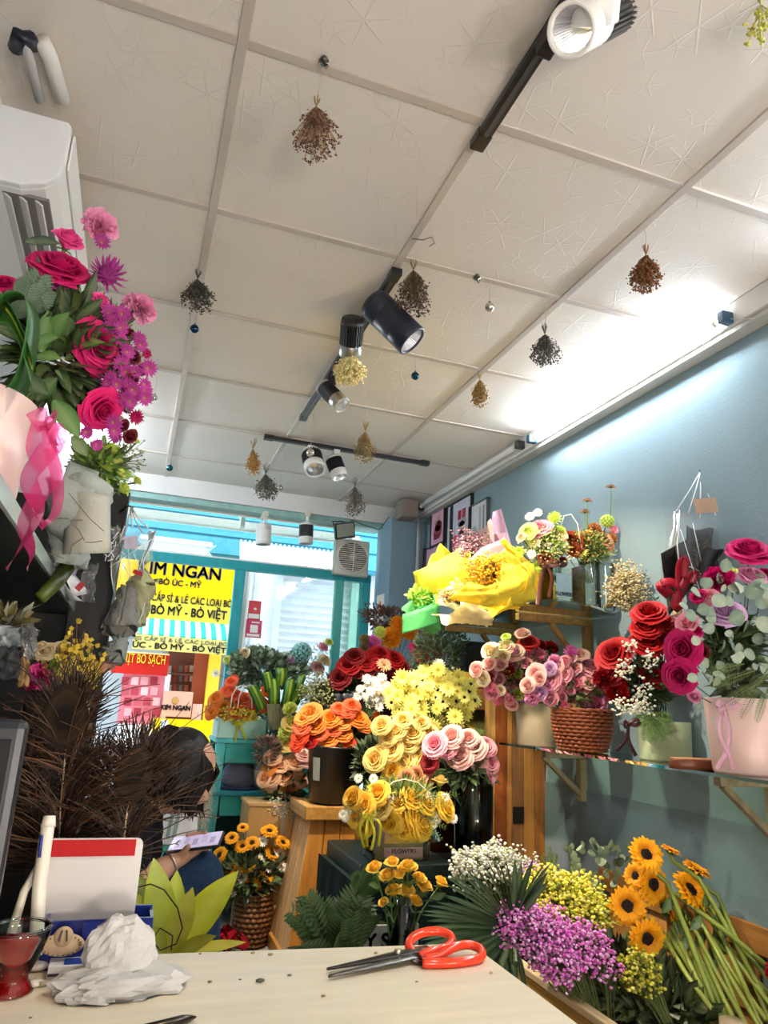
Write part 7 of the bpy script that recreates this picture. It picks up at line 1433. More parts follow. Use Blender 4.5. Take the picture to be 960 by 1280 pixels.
for q in (((86, 616), (97, 630), (112, 648), (130, 664)), ((70, 648), (86, 648), (88, 651), (103, 650)), ((88, 652), (98, 662), (106, 676)), ((50, 684), (62, 692), (80, 698)), ((104, 672), (90, 682), (87, 694)), ((106, 678), (116, 678), (128, 676))): cr_.tube([W(u, v, yg-.072) for u, v in q], .0008, 4, H('6A5A44'), cap=False)
part('brown_veins', cr_, t, M['matte'])
part('stem_bundle', MB().tube([A, W(70, 728, yg-.02), W(50, 748, yg-.04)], [.014, .013, .011], 8, [H('3E4A1E'), H('2E3A18'), H('5A6A2A')]), t, M['leaf'])
blooms(t, W(105, 620, yg), [('lisianthus', 'green', 140, 562, 13), ('lisianthus', 'green', 133, 582, 13), ('lisianthus', 'lime', 150, 590, 9), ('rosebud', 'green', 154, 611, 9), ('rosebud', 'green', 171, 601, 6), ('rosebud', 'green', 171, 552, 4), ('lisianthus', 'cream', 99, 606, 9), ('rosebud', 'green', 128, 604, 10), ('rosebud', 'lime', 145, 575, 8)], yg, (B.x, B.y, B.z-.02), face=.3)
leaves_part(t, W(125, 585, yg+.02), (.065, .06, .06), 260, .04, .014, ['4A7A2A', '6E9A3A', '2E4A20', '8AB04A'], seg=2)
g = MB(); gs = MB(); gyp(g, gs, W(120, 590, yg), W(152, 570, yg+.05), (.05, .05, .06), 180, .0022, ['7A8A5A', 'A8B08A'], stems=8); part('misty_buds', g, t, M['leaf'], kind='stuff'); part('stems', gs, t, M['leaf'], kind='stuff')
mb = MB()
for k in range(46): a = W(random.uniform(86, 112), random.uniform(570, 612), yg); mb.tube([a, a+Vector((random.uniform(-.03, .03), random.uniform(-.03, .03), random.uniform(.0, .04)))], .0006, 3, jit(H('8A8C84'), .3), cap=False)
part('grey_filler', mb, t, M['matte'], kind='stuff')
# white paper and film by the rack edge
t = thing('paper_wrap', 'white and lilac paper sheets sticking out of the left rack', 'paper', W(95, 745, 1.6))
for q, c in (((74, 702, 92, 746, 112, 742, 88, 712), 'F1F1F4'), ((84, 708, 98, 710, 92, 726, 86, 728), 'CFC4DC'), ((76, 722, 88, 740, 104, 752, 84, 752), 'E4E6EA')):
    P_ = [W(q[i], q[i+1], 1.58+.01*i) for i in (0, 2, 4, 6)]; part('sheet', MB().patch(4, 4, lambda u, v: P_[0].lerp(P_[1], u).lerp(P_[3].lerp(P_[2], u), v)+Vector((0, -.02*math.sin(3*u), 0)), H(c)), t, M['paper'], solid=.0012)
part('red_tape', MB().box(W(100, 733, 1.56), (.012, .002, .018), H('9A2A2A'), Matrix.Rotation(.6, 3, 'Y')), t, M['satin'], smooth=False)
def crumple(t, name, u0, v0, u1, v1, y, m, col, amp=.03, seed=0, nu=14, nv=14):
    rnd = Vector((seed*1.7, seed*.9, 0))
    def fn(u, v):
        q = mnoise.noise_vector(Vector((u*4, v*4, 0))+rnd); return W(u0+(u1-u0)*u+q.x*6, v0+(v1-v0)*v+q.y*6, y+q.z*amp)
    return part(name, MB().patch(nu, nv, fn, col), t, m, solid=.0006)
t = thing('clear_film', 'crumpled clear film bundle bulging behind the grey wrapped bouquet', 'film', W(140, 690, 1.7)); crumple(t, 'film', 132, 660, 152, 700, 1.66, M['film'], (1, 1, 1), .06, 2); crumple(t, 'film', 104, 705, 120, 752, 1.62, M['film'], (1, 1, 1), .06, 5)
crs = MB()
for k in range(26): a = W(random.uniform(132, 152), random.uniform(662, 700), 1.63); crs.tube([a, a+Vector((random.uniform(-.015, .015), -.002, random.uniform(-.02, .02)))], .0009, 3, H('E9EDEE'), cap=False)
part('bright_creases', crs, t, M['satin'], kind='stuff')
# hanging clear bags
yb2 = 1.86; gift_bag('clear gift bag hanging at the end of the left rack before the doorway', 150, 660, 173, 790, yb2, W(164, 634, yb2), (164, 678, 16, 16, 'E4DCEC'), .08)
solo('rack_hook', MB().tube([W(150, 640, yb2+.03), W(160, 632, yb2), W(166, 634, yb2), W(165, 640, yb2)], .003, 6, H('6A6A6C')), 'dark wire hook on the rack end holding the hanging clear bag', 'hook', M['metal'])
def small_wrap(label, pu, pv, qu, qv, y, r0, r1, col, a0=0, a1=6.283):
    A, B = W(pu, pv, y), W(qu, qv, y-.03); t = thing('wrapped_bouquet', label, 'bouquet', (A.x, A.y, min(A.z, B.z)))
    mb = MB(); wrap_mesh(mb, A, B, S(r0, A), S(r1, B), a0, a1, H(col), .08, pu, 4, .15); part('wrapping_paper', mb, t, M['paper'], solid=.0012)
    mb = MB(); n = 5
    for k in range(n):
        a = 2*PI*k/n; mb = MB(); ax = (B-A).normalized(); x = ax.orthogonal().normalized(); yv_ = ax.cross(x); m0 = x*math.cos(a)+yv_*math.sin(a); m1 = x*math.cos(a+2*PI/n)+yv_*math.sin(a+2*PI/n)
        r_ = S(r1, B); mb.add([B+m0*r_, B+m1*r_, B.lerp(A, -.25)+(m0+m1)*.1*r_], [(0, 1, 2)], jit(H(col), .12)); part('paper_fold', mb, t, M['paper'], smooth=False, solid=.001)
    return t
t = small_wrap('cream and olive wrapped bouquet inside the hanging clear bag', 172, 782, 178, 726, yb2, 7, 17, 'C9C99A'); leaves_part(t, W(176, 736, yb2), (.03, .03, .02), 40, .03, .014, ['A8A85A', '8A8A4A'], seg=2)
part('red_ribbon', MB().box(W(172, 716, yb2-.05), (.022, .003, .010), H('C21E2A'), Matrix.Rotation(.3, 3, 'Y')), t, M['ribbon'], smooth=False)
t = small_wrap('grey paper bouquet hanging upside down under the clear bag', 160, 735, 150, 788, 1.80, 9, 19, '8E8C86'); t = small_wrap('smaller grey green paper bouquet tilted below the upside down one', 150, 800, 140, 822, 1.74, 8, 15, '9AA29C')
part('salmon_paper', MB().patch(3, 3, lambda u, v: W(126+18*u, 828+14*v-6*u, 1.72+.01*u), H('D9A08C')), t, M['paper'], solid=.001)
# lower left flowers on the lower rack board
yl = 1.45; t = thing('flower_arrangement', 'shaded arrangement of white roses, magenta carnation and yellow orchids at the lower left', 'flower arrangement', (W(70, 880, yl).x, yl, 1.004))
blooms(t, W(75, 870, yl), [('rose', 'cream', 58, 814, 11), ('rose', 'cream', 76, 812, 11), ('carnation', 'green', 64, 830, 12), ('carnation', 'hotpink', 50, 842, 16), ('lisianthus', 'cream', 71, 842, 8), ('rosebud', 'cream', 52, 808, 7), ('carnation', 'magenta', 40, 850, 11)], yl, (W(75, 880, yl).x, yl, 1.02))
mb = MB(); ob = MB()
for k in range(16):
    u1, v1 = 78+k*3.2+random.uniform(-3, 3), 800-18*math.sin(k*.35)+random.uniform(-14, 10)+(18 if k < 6 else 0); p0, p1 = W(80+k*2, 868, yl), W(u1, v1, yl-.02); mb.tube([p0, p0.lerp(p1, .5), p1], .0014, 4, H('5A3A24'))
    for q in range(6):
        p = p0.lerp(p1, .35+.65*random.random())+Vector((random.uniform(-.012, .012), random.uniform(-.01, .01), random.uniform(-.006, .006)))
        for w_ in range(2): ob.leaf(p, (random.uniform(-1, 1), -.5, random.uniform(-1, 1)), (0, -1, .2), .011, .010, jit(H(random.choice(['D8B82A', 'E8D24A', 'B89A24'])), .15), .2, 2, .1, .7)
part('orchid_stems', mb, t, M['matte'], kind='stuff'); part('orchid_blooms', ob, t, M['petal'], kind='stuff')
leaves_part(t, W(80, 845, yl+.03), (.07, .05, .05), 160, .04, .016, ['3A4A24', '2A3A1C', '5A6A2E'], seg=2)
part('vase', MB().lathe([(.05, 1.004), (.06, 1.01), (.06, 1.08)], 20, H('3A3A38'), (W(75, 880, yl).x, yl, 0)), t, M['satin'])
t = thing('wrapped_bouquet', 'bouquet in slate grey paper and clear film at the left picture edge', 'bouquet', (W(10, 860, 1.25).x, 1.25, 1.004))
crumple(t, 'wrapping_paper', -20, 808, 24, 850, 1.22, M['paper'], H('4A4E52'), .02, 1); crumple(t, 'wrapping_paper', 23, 812, 36, 858, 1.24, M['paper'], H('C9A878'), .02, 3); crumple(t, 'film', 26, 780, 46, 822, 1.22, M['film'], (1, 1, 1), .04, 4); crumple(t, 'wrapping_paper', -10, 782, 26, 810, 1.25, M['paper'], H('C9D2D8'), .03, 6)
leaves_part(t, W(10, 778, 1.27), (.05, .03, .03), 70, .03, .012, ['5A5A2A', '7A6A3A', '8A8A7A'], seg=2)
# ================================================================== COUNTER AND WHAT LIES ON IT
ZT = .77
tb = thing('counter_table', 'pale wood counter top with rounded corner in the foreground', 'table', (-.1, .7, 0))
def corner(cx, cy, r, a0, a1, n=6): return [(cx+r*math.cos(a0+(a1-a0)*i/n), cy+r*math.sin(a0+(a1-a0)*i/n)) for i in range(n+1)]
ol = [(-.51, .12), (.40, .12)]+corner(.50, 1.035, .025, 0, PI/2)+[(-.51, 1.105)]
ol = [(-.45, .12), (.515, .12)]+[(.522, .9), (.523, 1.02)]+corner(.498, 1.040, .024, 0, PI/2)+[(.1, 1.09), (-.45, 1.113)]
part('top', slab(ol, ZT-.025, ZT, H('E6DAC2')), tb, M['tabletop'], bevel=.004, smooth=False)
part('body_panel', MB().bx((-.44, 1.00, .003), (.47, 1.03, ZT-.026), H('D9C6A4')), tb, M['tabletop'], smooth=False)
part('body_panel', MB().bx((.44, .16, .003), (.47, .999, ZT-.026), H('D9C6A4')), tb, M['tabletop'], smooth=False)
# monitor
t = thing('monitor', 'dark monitor at the left picture edge above the counter', 'monitor', (-.24, .82, ZT))
part('screen_case', MB().bx((-.40, .79, .84), (-.087, .815, 1.068), H('23262E')), t, M['satin'], bevel=.008, smooth=False); part('screen', MB().bx((-.39, .786, .86), (-.098, .7895, 1.050), H('0B0D14')), t, M['gloss'], smooth=False)
part('neck', MB().bx((-.26, .816, ZT+.012), (-.20, .84, .92), H('1E2026')), t, M['satin'], smooth=False, bevel=.004); part('base', MB().bx((-.34, .76, ZT+.001), (-.14, .90, ZT+.0115), H('1E2026')), t, M['satin'], smooth=False, bevel=.004)
# white sign board in a blue holder
ys = 1.085; a, b, c_ = W(40, 1150, ys), W(167, 1150, ys), W(104, 1048, ys)
t = thing('sign_holder', 'white acrylic board with a red band standing in a blue holder on the counter', 'sign', ((a.x+b.x)/2, ys, ZT))
bxs = slab([(0, 0)], 0, 0, (1, 1, 1)) if False else None
z0, z1 = ZT+.02, c_.z; x0, x1 = a.x+.002, b.x
def round_plate(x0, x1, z0, z1, y, th, r, col):
    P_ = [(x1-r+r*math.cos(q), z1-r+r*math.sin(q)) for q in [i*PI/12 for i in range(7)]]+[(x0+r+r*math.cos(q), z1-r+r*math.sin(q)) for q in [PI/2+i*PI/12 for i in range(7)]]+[(x0, z0), (x1, z0)]
    n = len(P_); vs = [(x, y, z) for x, z in P_]+[(x, y+th, z) for x, z in P_]; return MB().add(vs, [tuple(range(n)), tuple(range(2*n-1, n-1, -1))]+[(i, n+i, n+(i+1) % n, (i+1) % n) for i in range(n)], col)
part('board', round_plate(x0, x1, z0, z1, ys, .004, .009, H('CFCBC9')), t, M['satin'], smooth=False)
pr_ = W(112, 1060, ys-.001); part('red_band', MB().box((pr_.x+.003, ys-.0012, pr_.z), (S(104, pr_), .0015, S(19, pr_)), H('B40C14')), t, M['matte'], smooth=False)
yh = 1.05; p0, p1 = W(48, 1205, yh), W(185, 1205, yh); zt_ = W(110, 1150, yh).z
part('holder', MB().bx((p0.x, yh, ZT+.0), (p1.x, yh+.004, zt_), H('1E2C7A')).bx((p0.x, yh+.046, ZT), (p1.x, yh+.05, zt_+.003), H('1E2C7A')).bx((p0.x, yh+.004, ZT), (p0.x+.004, yh+.046, zt_), H('22328A')).bx((p1.x-.004, yh+.004, ZT), (p1.x, yh+.046, zt_), H('22328A')).bx((p0.x, yh+.004, ZT), (p1.x, yh+.046, ZT+.004), H('1E2C7A')), t, M['gloss'], smooth=False)
part('cutout', MB().bx((W(103, 1165, yh).x, yh-.003, W(103, 1172, yh).z), (W(130, 1165, yh).x, yh-.0005, zt_-.002), H('2A3A96')), t, M['gloss'], smooth=False)
# tan brooch, white box
q_ = W(78, 1180, yh-.012); mb = MB(); mb.lathe([(S(25, q_), 0), (S(26, q_), .003), (S(24, q_), .006)], 28, H('CBB393'), q_, sy=.5, mat=rm); mb.lathe([(S(11, q_), 0), (S(12, q_), .004), (S(9, q_), .009)], 20, H('C2A784'), q_+Vector((0, 0, S(9, q_))), mat=rm, sy=1.0)
t = thing('beaded_brooch', 'tan beaded brooch shaped like a small cake propped on the blue holder', 'brooch', (q_.x, q_.y, q_.z-.015)); part('plate', mb, t, M['matte'])
bd = MB()
for k in range(22): a_ = k*.2856; bd.ball(q_+Vector((S(22, q_)*math.cos(a_), -.007, S(11, q_)*math.sin(a_))), .0013, H('8A6A48'), False)
part('beads', bd, t, M['satin'], kind='stuff'); part('dark_bow', MB().bar(q_+Vector((-.004, -.011, .006)), q_+Vector((-.002, -.011, .018)), .0025, .002, H('3A3A4A')).bar(q_+Vector((.005, -.011, .006)), q_+Vector((.003, -.011, .018)), .0025, .002, H('3A3A4A')), t, M['satin'], smooth=False)
q_ = WZ(84, 1222, ZT); t = thing('small_carton', 'small flat white carton with a blue spot before the blue holder', 'box', (q_.x, q_.y, ZT)); part('carton', MB().box((q_.x, q_.y+.012, ZT+.007), (S(48, q_), .03, .013), H('EEF0F4')), t, M['satin'], bevel=.001, smooth=False); part('blue_spot', MB().bx((q_.x-.006, q_.y+.0, ZT+.0136), (q_.x+.014, q_.y+.02, ZT+.0145), H('2A50A8')), t, M['satin'], smooth=False); part('printed_line', MB().bx((q_.x-.022, q_.y-.0042, ZT+.003), (q_.x+.024, q_.y-.0032, ZT+.006), H('3A3E4A')), t, M['satin'], smooth=False)
# two white sticks leaning on the board
t = thing('marker_pen', 'thick white marker leaning against the acrylic board', 'pen', W(48, 1190, 1.035)); part('barrel', MB().tube([W(44, 1195, 1.035), W(50, 1100, 1.055), W(57, 1050, 1.065), W(61, 1026, 1.07)], [.0078, .0085, .0085, .0082], 14, H('E9E4D6')), t, M['satin']); part('cap', MB().tube([W(60, 1034, 1.068), W(62, 1020, 1.071)], [.0092, .0075], 14, H('EDE7DA')), t, M['satin']); part('blue_stripe', MB().tube([W(49, 1072, 1.050), W(52, 1044, 1.054)], .0022, 6, H('2A3A8A')), t, M['satin'])
t = thing('white_straw', 'thin white stick crossing behind the marker at the left', 'stick', W(18, 1190, 1.05)); part('shaft', MB().tube([W(8, 1188, 1.045), W(30, 1115, 1.06), W(54, 1072, 1.072)], [.0055, .005, .0045], 10, H('DAD3C4')), t, M['satin'])
# drink
q_ = WZ(14, 1236, ZT); q_ = Vector((W(14, 1230, .985).x, .985, ZT)); r_ = S(36, q_); hh = W(20, 1158, .985).z-ZT
t = thing('red_drink_glass', 'footed glass of red drink at the lower left on the counter', 'glass', q_)
prof = [(.72, 0), (.74, .05), (.60, .14), (.50, .22), (.55, .30), (.80, .55), (1.0, .85), (1.04, .96), (1.0, 1.0), (.96, .98), (.95, .85), (.75, .56), (.5, .33), (.001, .28)]
part('glass', MB().lathe([(r_*a_, hh*b_) for a_, b_ in prof], 32, (1, 1, 1), q_, cap=False), t, M['glass'])
part('drink', MB().lathe([(r_*.42, hh*.31), (r_*.72, hh*.56), (r_*.9, hh*.78), (.001, hh*.78)], 32, H('B01018'), q_), t, M['red_drink']); part('red_foot', MB().lathe([(r_*.66, hh*.02), (r_*.55, hh*.13), (r_*.42, hh*.22), (.001, hh*.26)], 28, H('B01018'), q_), t, M['red_drink'])
part('rim_ring', MB().tube([q_+Vector((r_*1.0*math.cos(i*.2094), r_*1.0*math.sin(i*.2094), hh*.99)) for i in range(31)], .0024, 6, (1, 1, 1)), t, M['glass'])
# tissue
mat('tissue_paper', .8, .1, noise=.06, nscale=20, bump=.3, bscale=60, transl=.25)
t = thing('tissue', 'crumpled white tissue lying on the counter beside the blue holder', 'tissue', WZ(150, 1240, ZT))
def lump(mb, c, rx, ry, rz, seed, amp, flat=False):
    c = Vector(c)
    def fn(u, v):
        a, b = 2*PI*u, PI*v; d = Vector((math.sin(b)*math.cos(a), math.sin(b)*math.sin(a), -math.cos(b))); o = Vector((seed, seed*.7, 0))
        k = 0
        for f, w in ((1.5, 1), (3.0, .55), (6.0, .25)): k += w*(1-2.6*abs(mnoise.noise(d*f+o*f)))
        q = Vector((d.x*rx, d.y*ry, d.z*rz))*(1+amp*k); return Vector((c.x+q.x, c.y+q.y, max(ZT+.001, c.z+q.z)))
    mb.patch(30, 18, fn, H('DDDCDA'))
tm_ = MB(); q1, q2 = W(148, 1196, .985), W(152, 1240, .97); lump(tm_, q1, S(40, q1), .022, S(42, q1), 1.3, .13); lump(tm_, (q2.x, q2.y, ZT+.008), S(66, q2), .032, .016, 2.9, .24); lump(tm_, W(118, 1243, .955), S(34, q2), .02, .013, 4.1, .3)
part('sheet', tm_, t, M['tissue_paper'], smooth=False)
# scissors
t = thing('scissors', 'open dark steel scissors with orange red handles lying on the counter', 'scissors', WZ(500, 1200, ZT))
ST = H('5A5652'); pv = WZ(497, 1193, ZT+.010)
def blade(tip, heel, w, z, col):
    a_, b_ = WZ(*tip, ZT+.004), WZ(*heel, z); d = (b_-a_); n = Vector((0, 0, 1)).cross(d).normalized(); mb = MB()
    def fn(u, v): 
        ww = w*(.12+.88*min(1, v*1.5)**.8); return a_+d*v+n*((u-.35)*ww)+Vector((0, 0, .0022*math.sin(PI*u)))
    mb.patch(4, 12, fn, col); return part('blade', mb, t, M['metal'], solid=.002)
blade((409, 1213), (536, 1186), .020, ZT+.012, H('4A4744')); blade((411, 1222), (538, 1192), .018, ZT+.008, H('6A6662'))
part('pivot', MB().tube([pv+Vector((0, 0, -.006)), pv+Vector((0, 0, .006))], [.0055, .0045], 12, H('B9B2A6')), t, M['metal'])
RD = H('E8401E')
def zlift(u, v, y): return W(u, v, y)
L1 = [(522, 1196, 1.0), (512, 1186, 1.015), (514, 1174, 1.03), (528, 1166, 1.04), (548, 1164, 1.04), (562, 1169, 1.03), (564, 1178, 1.02), (555, 1186, 1.01), (538, 1190, 1.0), (524, 1196, .995)]
L2 = [(528, 1203, .985), (548, 1196, .99), (566, 1185, 1.0), (585, 1181, 1.01), (600, 1186, 1.0), (602, 1195, .985), (594, 1203, .975), (575, 1208, .97), (550, 1209, .97), (528, 1207, .975)]
def loop(L): 
    pts = [W(*q) for q in L]; pts = [Vector((p.x, p.y, max(p.z, ZT+.0062))) for p in pts]; out = []
    k = len(pts)-1
    for i in range(k):
        p0, p1, p2, p3 = pts[max(i-1, 0)], pts[i], pts[i+1], pts[min(i+2, k)]
        for f in (0, .25, .5, .75): out.append(.5*((2*p1)+(p2-p0)*f+(2*p0-5*p1+4*p2-p3)*f*f+(3*p1-p0-3*p2+p3)*f*f*f))
    return out+[pts[-1]]
part('handle', MB().tube(loop(L1), .006, 12, RD), t, M['gloss']); part('handle', MB().tube(loop(L2), .006, 12, RD), t, M['gloss'])
part('shank', MB().tube([pv, W(525, 1199, .99)], .0035, 8, ST).tube([pv, W(530, 1205, .982)], .0035, 8, ST), t, M['metal'])
# tool at the bottom edge, pebbles and plant crumbs
t = thing('knife_tip', 'dark pointed tool tip at the bottom picture edge', 'tool', WZ(225, 1280, ZT)); a_, b_ = WZ(245, 1271, ZT+.004), WZ(150, 1296, ZT+.006); part('point', MB().tube([a_, a_.lerp(b_, .12), a_.lerp(b_, .2), b_], [.0008, .004, .0052, .006], 8, [H('2A2824'), H('5A544C'), H('4A443E'), H('4A443E')]), t, M['metal'])
for u, v, r, c, lab, ct_ in ((46, 1212, 14, 'DED8D2', 'flat pale round pebble beside the drink glass', 'pebble'), (44, 1232, 9, 'E4DED4', 'small white lump below the round pebble', 'pebble'), (37, 1225, 6, 'BDB2A0', 'tiny grey lump between drink glass and pebble', 'pebble')):
    q_ = WZ(u, v, ZT+.001); R_ = S(r, q_); solo('pebble', MB().sphere((q_.x, q_.y, ZT+R_*.42), R_, H(c), 14, 10, (1, .9, .42)), lab, ct_, M['matte'])
q_ = WZ(60, 1229, ZT); solo('twig', MB().tube([WZ(48, 1231, ZT+.003), WZ(72, 1226, ZT+.003)], .0028, 8, H('A8A088')), 'short cut twig piece lying below the white carton', 'twig', M['matte'])
for i, (u, v, r, c) in enumerate(((325, 1228, 5, '55584A'), (262, 1228, 2.4, '6A6A48'), (222, 1229, 3, '7A7A50'), (316, 1192, 2.5, '8A8468'), (404, 1246, 2.5, '9A8A5A'), (362, 1220, 2.5, '6A6A5A'), (338, 1194, 3, 'A89A7A'), (470, 1192, 2.5, 'A8966A'), (300, 1225, 1.5, '6A6A5A'), (250, 1193, 1.6, '7A7458'), (521, 1228, 2, 'B0A078'), (38, 1273, 2, '8A7A5A'), (614, 1217, 2.5, 'B09A6A'))):
    q_ = WZ(u, v, ZT); R_ = S(r, q_); mb = MB(); mb.ball((q_.x, q_.y, ZT+R_*.45), R_, H(c), False, (1.3, .8, .5)); mb.ball((q_.x+R_*.6, q_.y+R_*.2, ZT+R_*.3), R_*.6, jit(H(c)), False, (1, 1, .5)); solo('plant_crumb', mb, 'dry plant crumb scattered on the pale counter', 'crumb', M['matte'], group='plant crumbs on the counter')
# ------------------------------------------------------------------ peacock feathers
yf = 1.16
vs_ = thing('feather_vase', 'dark vase hidden behind the acrylic board holding the feathers', 'vase', (W(105, 1130, 1.14).x, 1.14, 0)); cx = W(105, 1130, 1.14).x
part('body', MB().lathe([(.06, .003), (.065, .02), (.05, .4), (.018, ZT-.02), (.02, ZT+.05), (.018, ZT+.05)], 20, H('1E1E22'), (cx, 1.14, 0), cap=True), vs_, M['satin'])
def feather(label, foot, mid, eye, y, ew, eh, n, reach, seed, dirs, dark=.0):
    rnd = random.Random(seed); f, m_, e = W(*foot, y-.01), W(*mid, y-.005), W(*eye, y); t = thing('peacock_feather', label, 'feather', f, 'dried peacock feathers behind the board')
    top = e+(e-m_).normalized()*S(eh*.35, e); part('quill', MB().tube([f, m_, e, top], [.0017, .0015, .001, .0006], 6, H('B9A486')), t, M['matte'])
    pd = (e-m_).normalized(); sd_ = pd.cross(CF).normalized(); ey = MB()
    for k, (sc, c, off) in enumerate(((1, '2A2018', 0), (.84, '3A2C1C', .0012), (.66, '2C2218', .0024), (.4, '1A1410', .0036))):
        w_, h_ = S(ew*.5*sc, e), S(eh*.5*sc, e); n0 = len(ey.v); vs = [e-CF*off]+[e-CF*off+sd_*(w_*math.cos(a))*(1-.18*math.sin(a))+pd*(h_*math.sin(a)) for a in [i*2*PI/24 for i in range(24)]]; vs = [q-CF*.010 for q in vs]
        ey.add(vs, [(0, 1+i, 1+(i+1) % 24) for i in range(24)], H(c))
    part('eye', ey, t, M['feather'])
    bb = MB()
    for k in range(n):
        s = rnd.random(); base = f.lerp(m_, min(1, .35+s*1.1)) if s < .6 else m_.lerp(e, (s-.6)/.4)
        side = rnd.choice((-1, 1)); sp = rnd.uniform(.15, 1.0); L = S(reach, e)*rnd.uniform(.65, 1.25)*(1.2-.5*abs(s-.5))
        d = (pd*(1.15-.6*sp)+sd_*(side*sp*dirs[0 if side < 0 else 1])-CF*rnd.uniform(-.35, .5)).normalized(); droop = Vector((0, 0, -1))*(L*rnd.uniform(.1, .5))
        pts = [base+d*(L*q)+droop*(q*q)+sd_*(side*L*.12*q*q) for q in (0, .25, .5, .75, 1)]
        c = jit(H(rnd.choice(['33221A', '5A3E2C', '4A3426', '6A4A34', '2A1C16'])), .2); w2 = .0007
        bb.tube(pts, [.0011, .001, .0009, .0008, .0005], 3, c, cap=False)
        if rnd.random() < .22:
            for q in range(12):
                fr = rnd.uniform(.15, 1); i = min(3, int(fr*4)); p = pts[i].lerp(pts[i+1], fr*4-i); dd = (d+Vector((rnd.uniform(-1, 1), rnd.uniform(-1, 1), rnd.uniform(-1, 1)))*.7).normalized(); bb.tube([p, p+dd*.006], .00045, 3, c, cap=False)
    # close barbs round the eye
    for k in range(170):
        a = rnd.uniform(-.35, PI+.35); w_, h_ = S(ew*.5, e), S(eh*.5, e); p = e+sd_*(w_*.9*math.cos(a))+pd*(h_*.9*math.sin(a)); d = (sd_*math.cos(a)*.7+pd*(math.sin(a)*.9+.5)).normalized(); L = S(rnd.uniform(10, 42), e)
        bb.tube([p, p+d*L*.5-CF*rnd.uniform(-.01, .01), p+d*L+sd_*rnd.uniform(-.01, .01)], .0008, 3, jit(H(rnd.choice(['2E1E16', '3A2A1C', '4A3422'])), .2), cap=False)
    part('barbs', bb, t, M['feather'], kind='stuff'); return t
mat('feather', .4, .5, noise=.2, nscale=60)
feather('largest brown peacock feather with a dark round eye at the left', (72, 1110), (76, 1010), (86, 893), yf, 58, 78, 190, 118, 1, (1.0, 1.0))
feather('brown peacock feather with a tall oval eye in front of the seated person', (150, 1110), (158, 1020), (171, 962), yf-.02, 46, 68, 120, 108, 2, (.8, 1.35))
feather('low brown peacock feather drooping behind the monitor', (66, 1120), (48, 1050), (30, 960), yf+.04, 34, 50, 150, 95, 3, (1.0, 1.2))
feather('thin quilled brown peacock feather between the two eyed ones', (84, 1115), (96, 1040), (118, 968), yf+.06, 30, 44, 70, 95, 4, (1.1, 1.0))
# ------------------------------------------------------------------ dracaena behind the counter
yd = 1.48; p0 = W(212, 1215, yd); t = thing('dracaena_plant', 'yellow green broad leaved potted plant rising behind the counter edge', 'plant', (p0.x, yd, 0))
part('pot', MB().lathe([(.08, .003), (.11, .22), (.115, .23), (.105, .23), (.10, .20), (.001, .2)], 24, H('6A4A3A'), (p0.x, yd, 0)), t, M['matte']); part('cane', MB().tube([(p0.x, yd, .19), (p0.x+.005, yd, .4), (p0.x, yd, p0.z)], .012, 10, H('8A7A4A')), t, M['matte'])
for (u0, v0, u1, v1, y1, w, c, nn) in ((210, 1196, 291, 1092, 1.44, .060, 'C6CE30', (-.3, -1, .5)), (208, 1196, 240, 1118, 1.42, .046, 'D9D84A', (.1, -1, .3)), (205, 1198, 196, 1078, 1.46, .058, 'B9C83A', (.2, -1, .2)), (205, 1200, 175, 1120, 1.46, .05, 'B4BC3A', (.3, -1, .3)), (215, 1196, 302, 1172, 1.42, .024, 'D2CC44', (0, -.8, .9)), (214, 1198, 262, 1168, 1.40, .03, 'B8B83E', (0, -1, .8)), (205, 1200, 185, 1160, 1.42, .04, 'A8B834', (.2, -1, .3)), (210, 1195, 222, 1090, 1.5, .045, 'C0CC3C', (.0, -1, .2)), (204, 1200, 170, 1085, 1.52, .04, '8A9A2E', (.2, -1, .2))):
    a, b = W(u0, v0, yd), W(u1, v1, y1); mb = MB(); mb.leaf(a, b-a, nn, (b-a).length*1.05, w, H(c), .22, 10, .18, .8); part('leaf', mb, t, M['leaf'])
mb = MB()
for u, v in ((222, 1108), (228, 1125), (215, 1120), (180, 1075), (232, 1140), (240, 1150)): a, b = W(212, 1180, 1.55), W(u, v, 1.55); fern_frond(mb, a, b-a, (0, -1, .3), (b-a).length, .03, H('6E7A34'), 14, .1, .25)
part('fine_sprigs', mb, t, M['leaf'], kind='stuff')
part('coiled_wire', MB().tube([W(u, v, 1.36) for u, v in ((170, 1110), (188, 1105), (205, 1112), (222, 1135), (228, 1160), (220, 1180), (200, 1188), (190, 1175), (200, 1160), (216, 1170), (214, 1188))], .0012, 5, H('2E2018')), t, M['matte'])  # loose coiled wire, parented to the plant
# ================================================================== SEATED PERSON
PY_ = 2.30
def Q(u, v, dy=0): return W(u, v, PY_+dy)
def cap_chain(mb, pts, col, n=14):
    for (p0, r0), (p1, r1) in zip(pts[:-1], pts[1:]):
        p0, p1 = Vector(p0), Vector(p1); mb.tube([p0.lerp(p1, k/4) for k in range(5)], [r0+(r1-r0)*k/4 for k in range(5)], n, col)
    for p, r in pts: mb.sphere(p, r, col, n, 8)
SKIN, SHIRT, JEAN, HAIR = H('C79A7C'), H('26262B'), H('27374E'), H('0C0A09')
person = thing('person', 'seated person with short dark hair, black top and jeans, looking at a phone', 'person', (.05, 2.35, 0))
hip = Vector((-.01, 2.42, .40)); chest = Q(148, 1040, .03); neck = Q(186, 1000, .02); head = Q(226, 962, 0)
shR = Q(152, 1026, -.11); shL = Q(168, 1018, .16); elR = Q(172, 1108, -.10); wrR = Q(218, 1076, -.05); hand = Q(238, 1062, -.03)
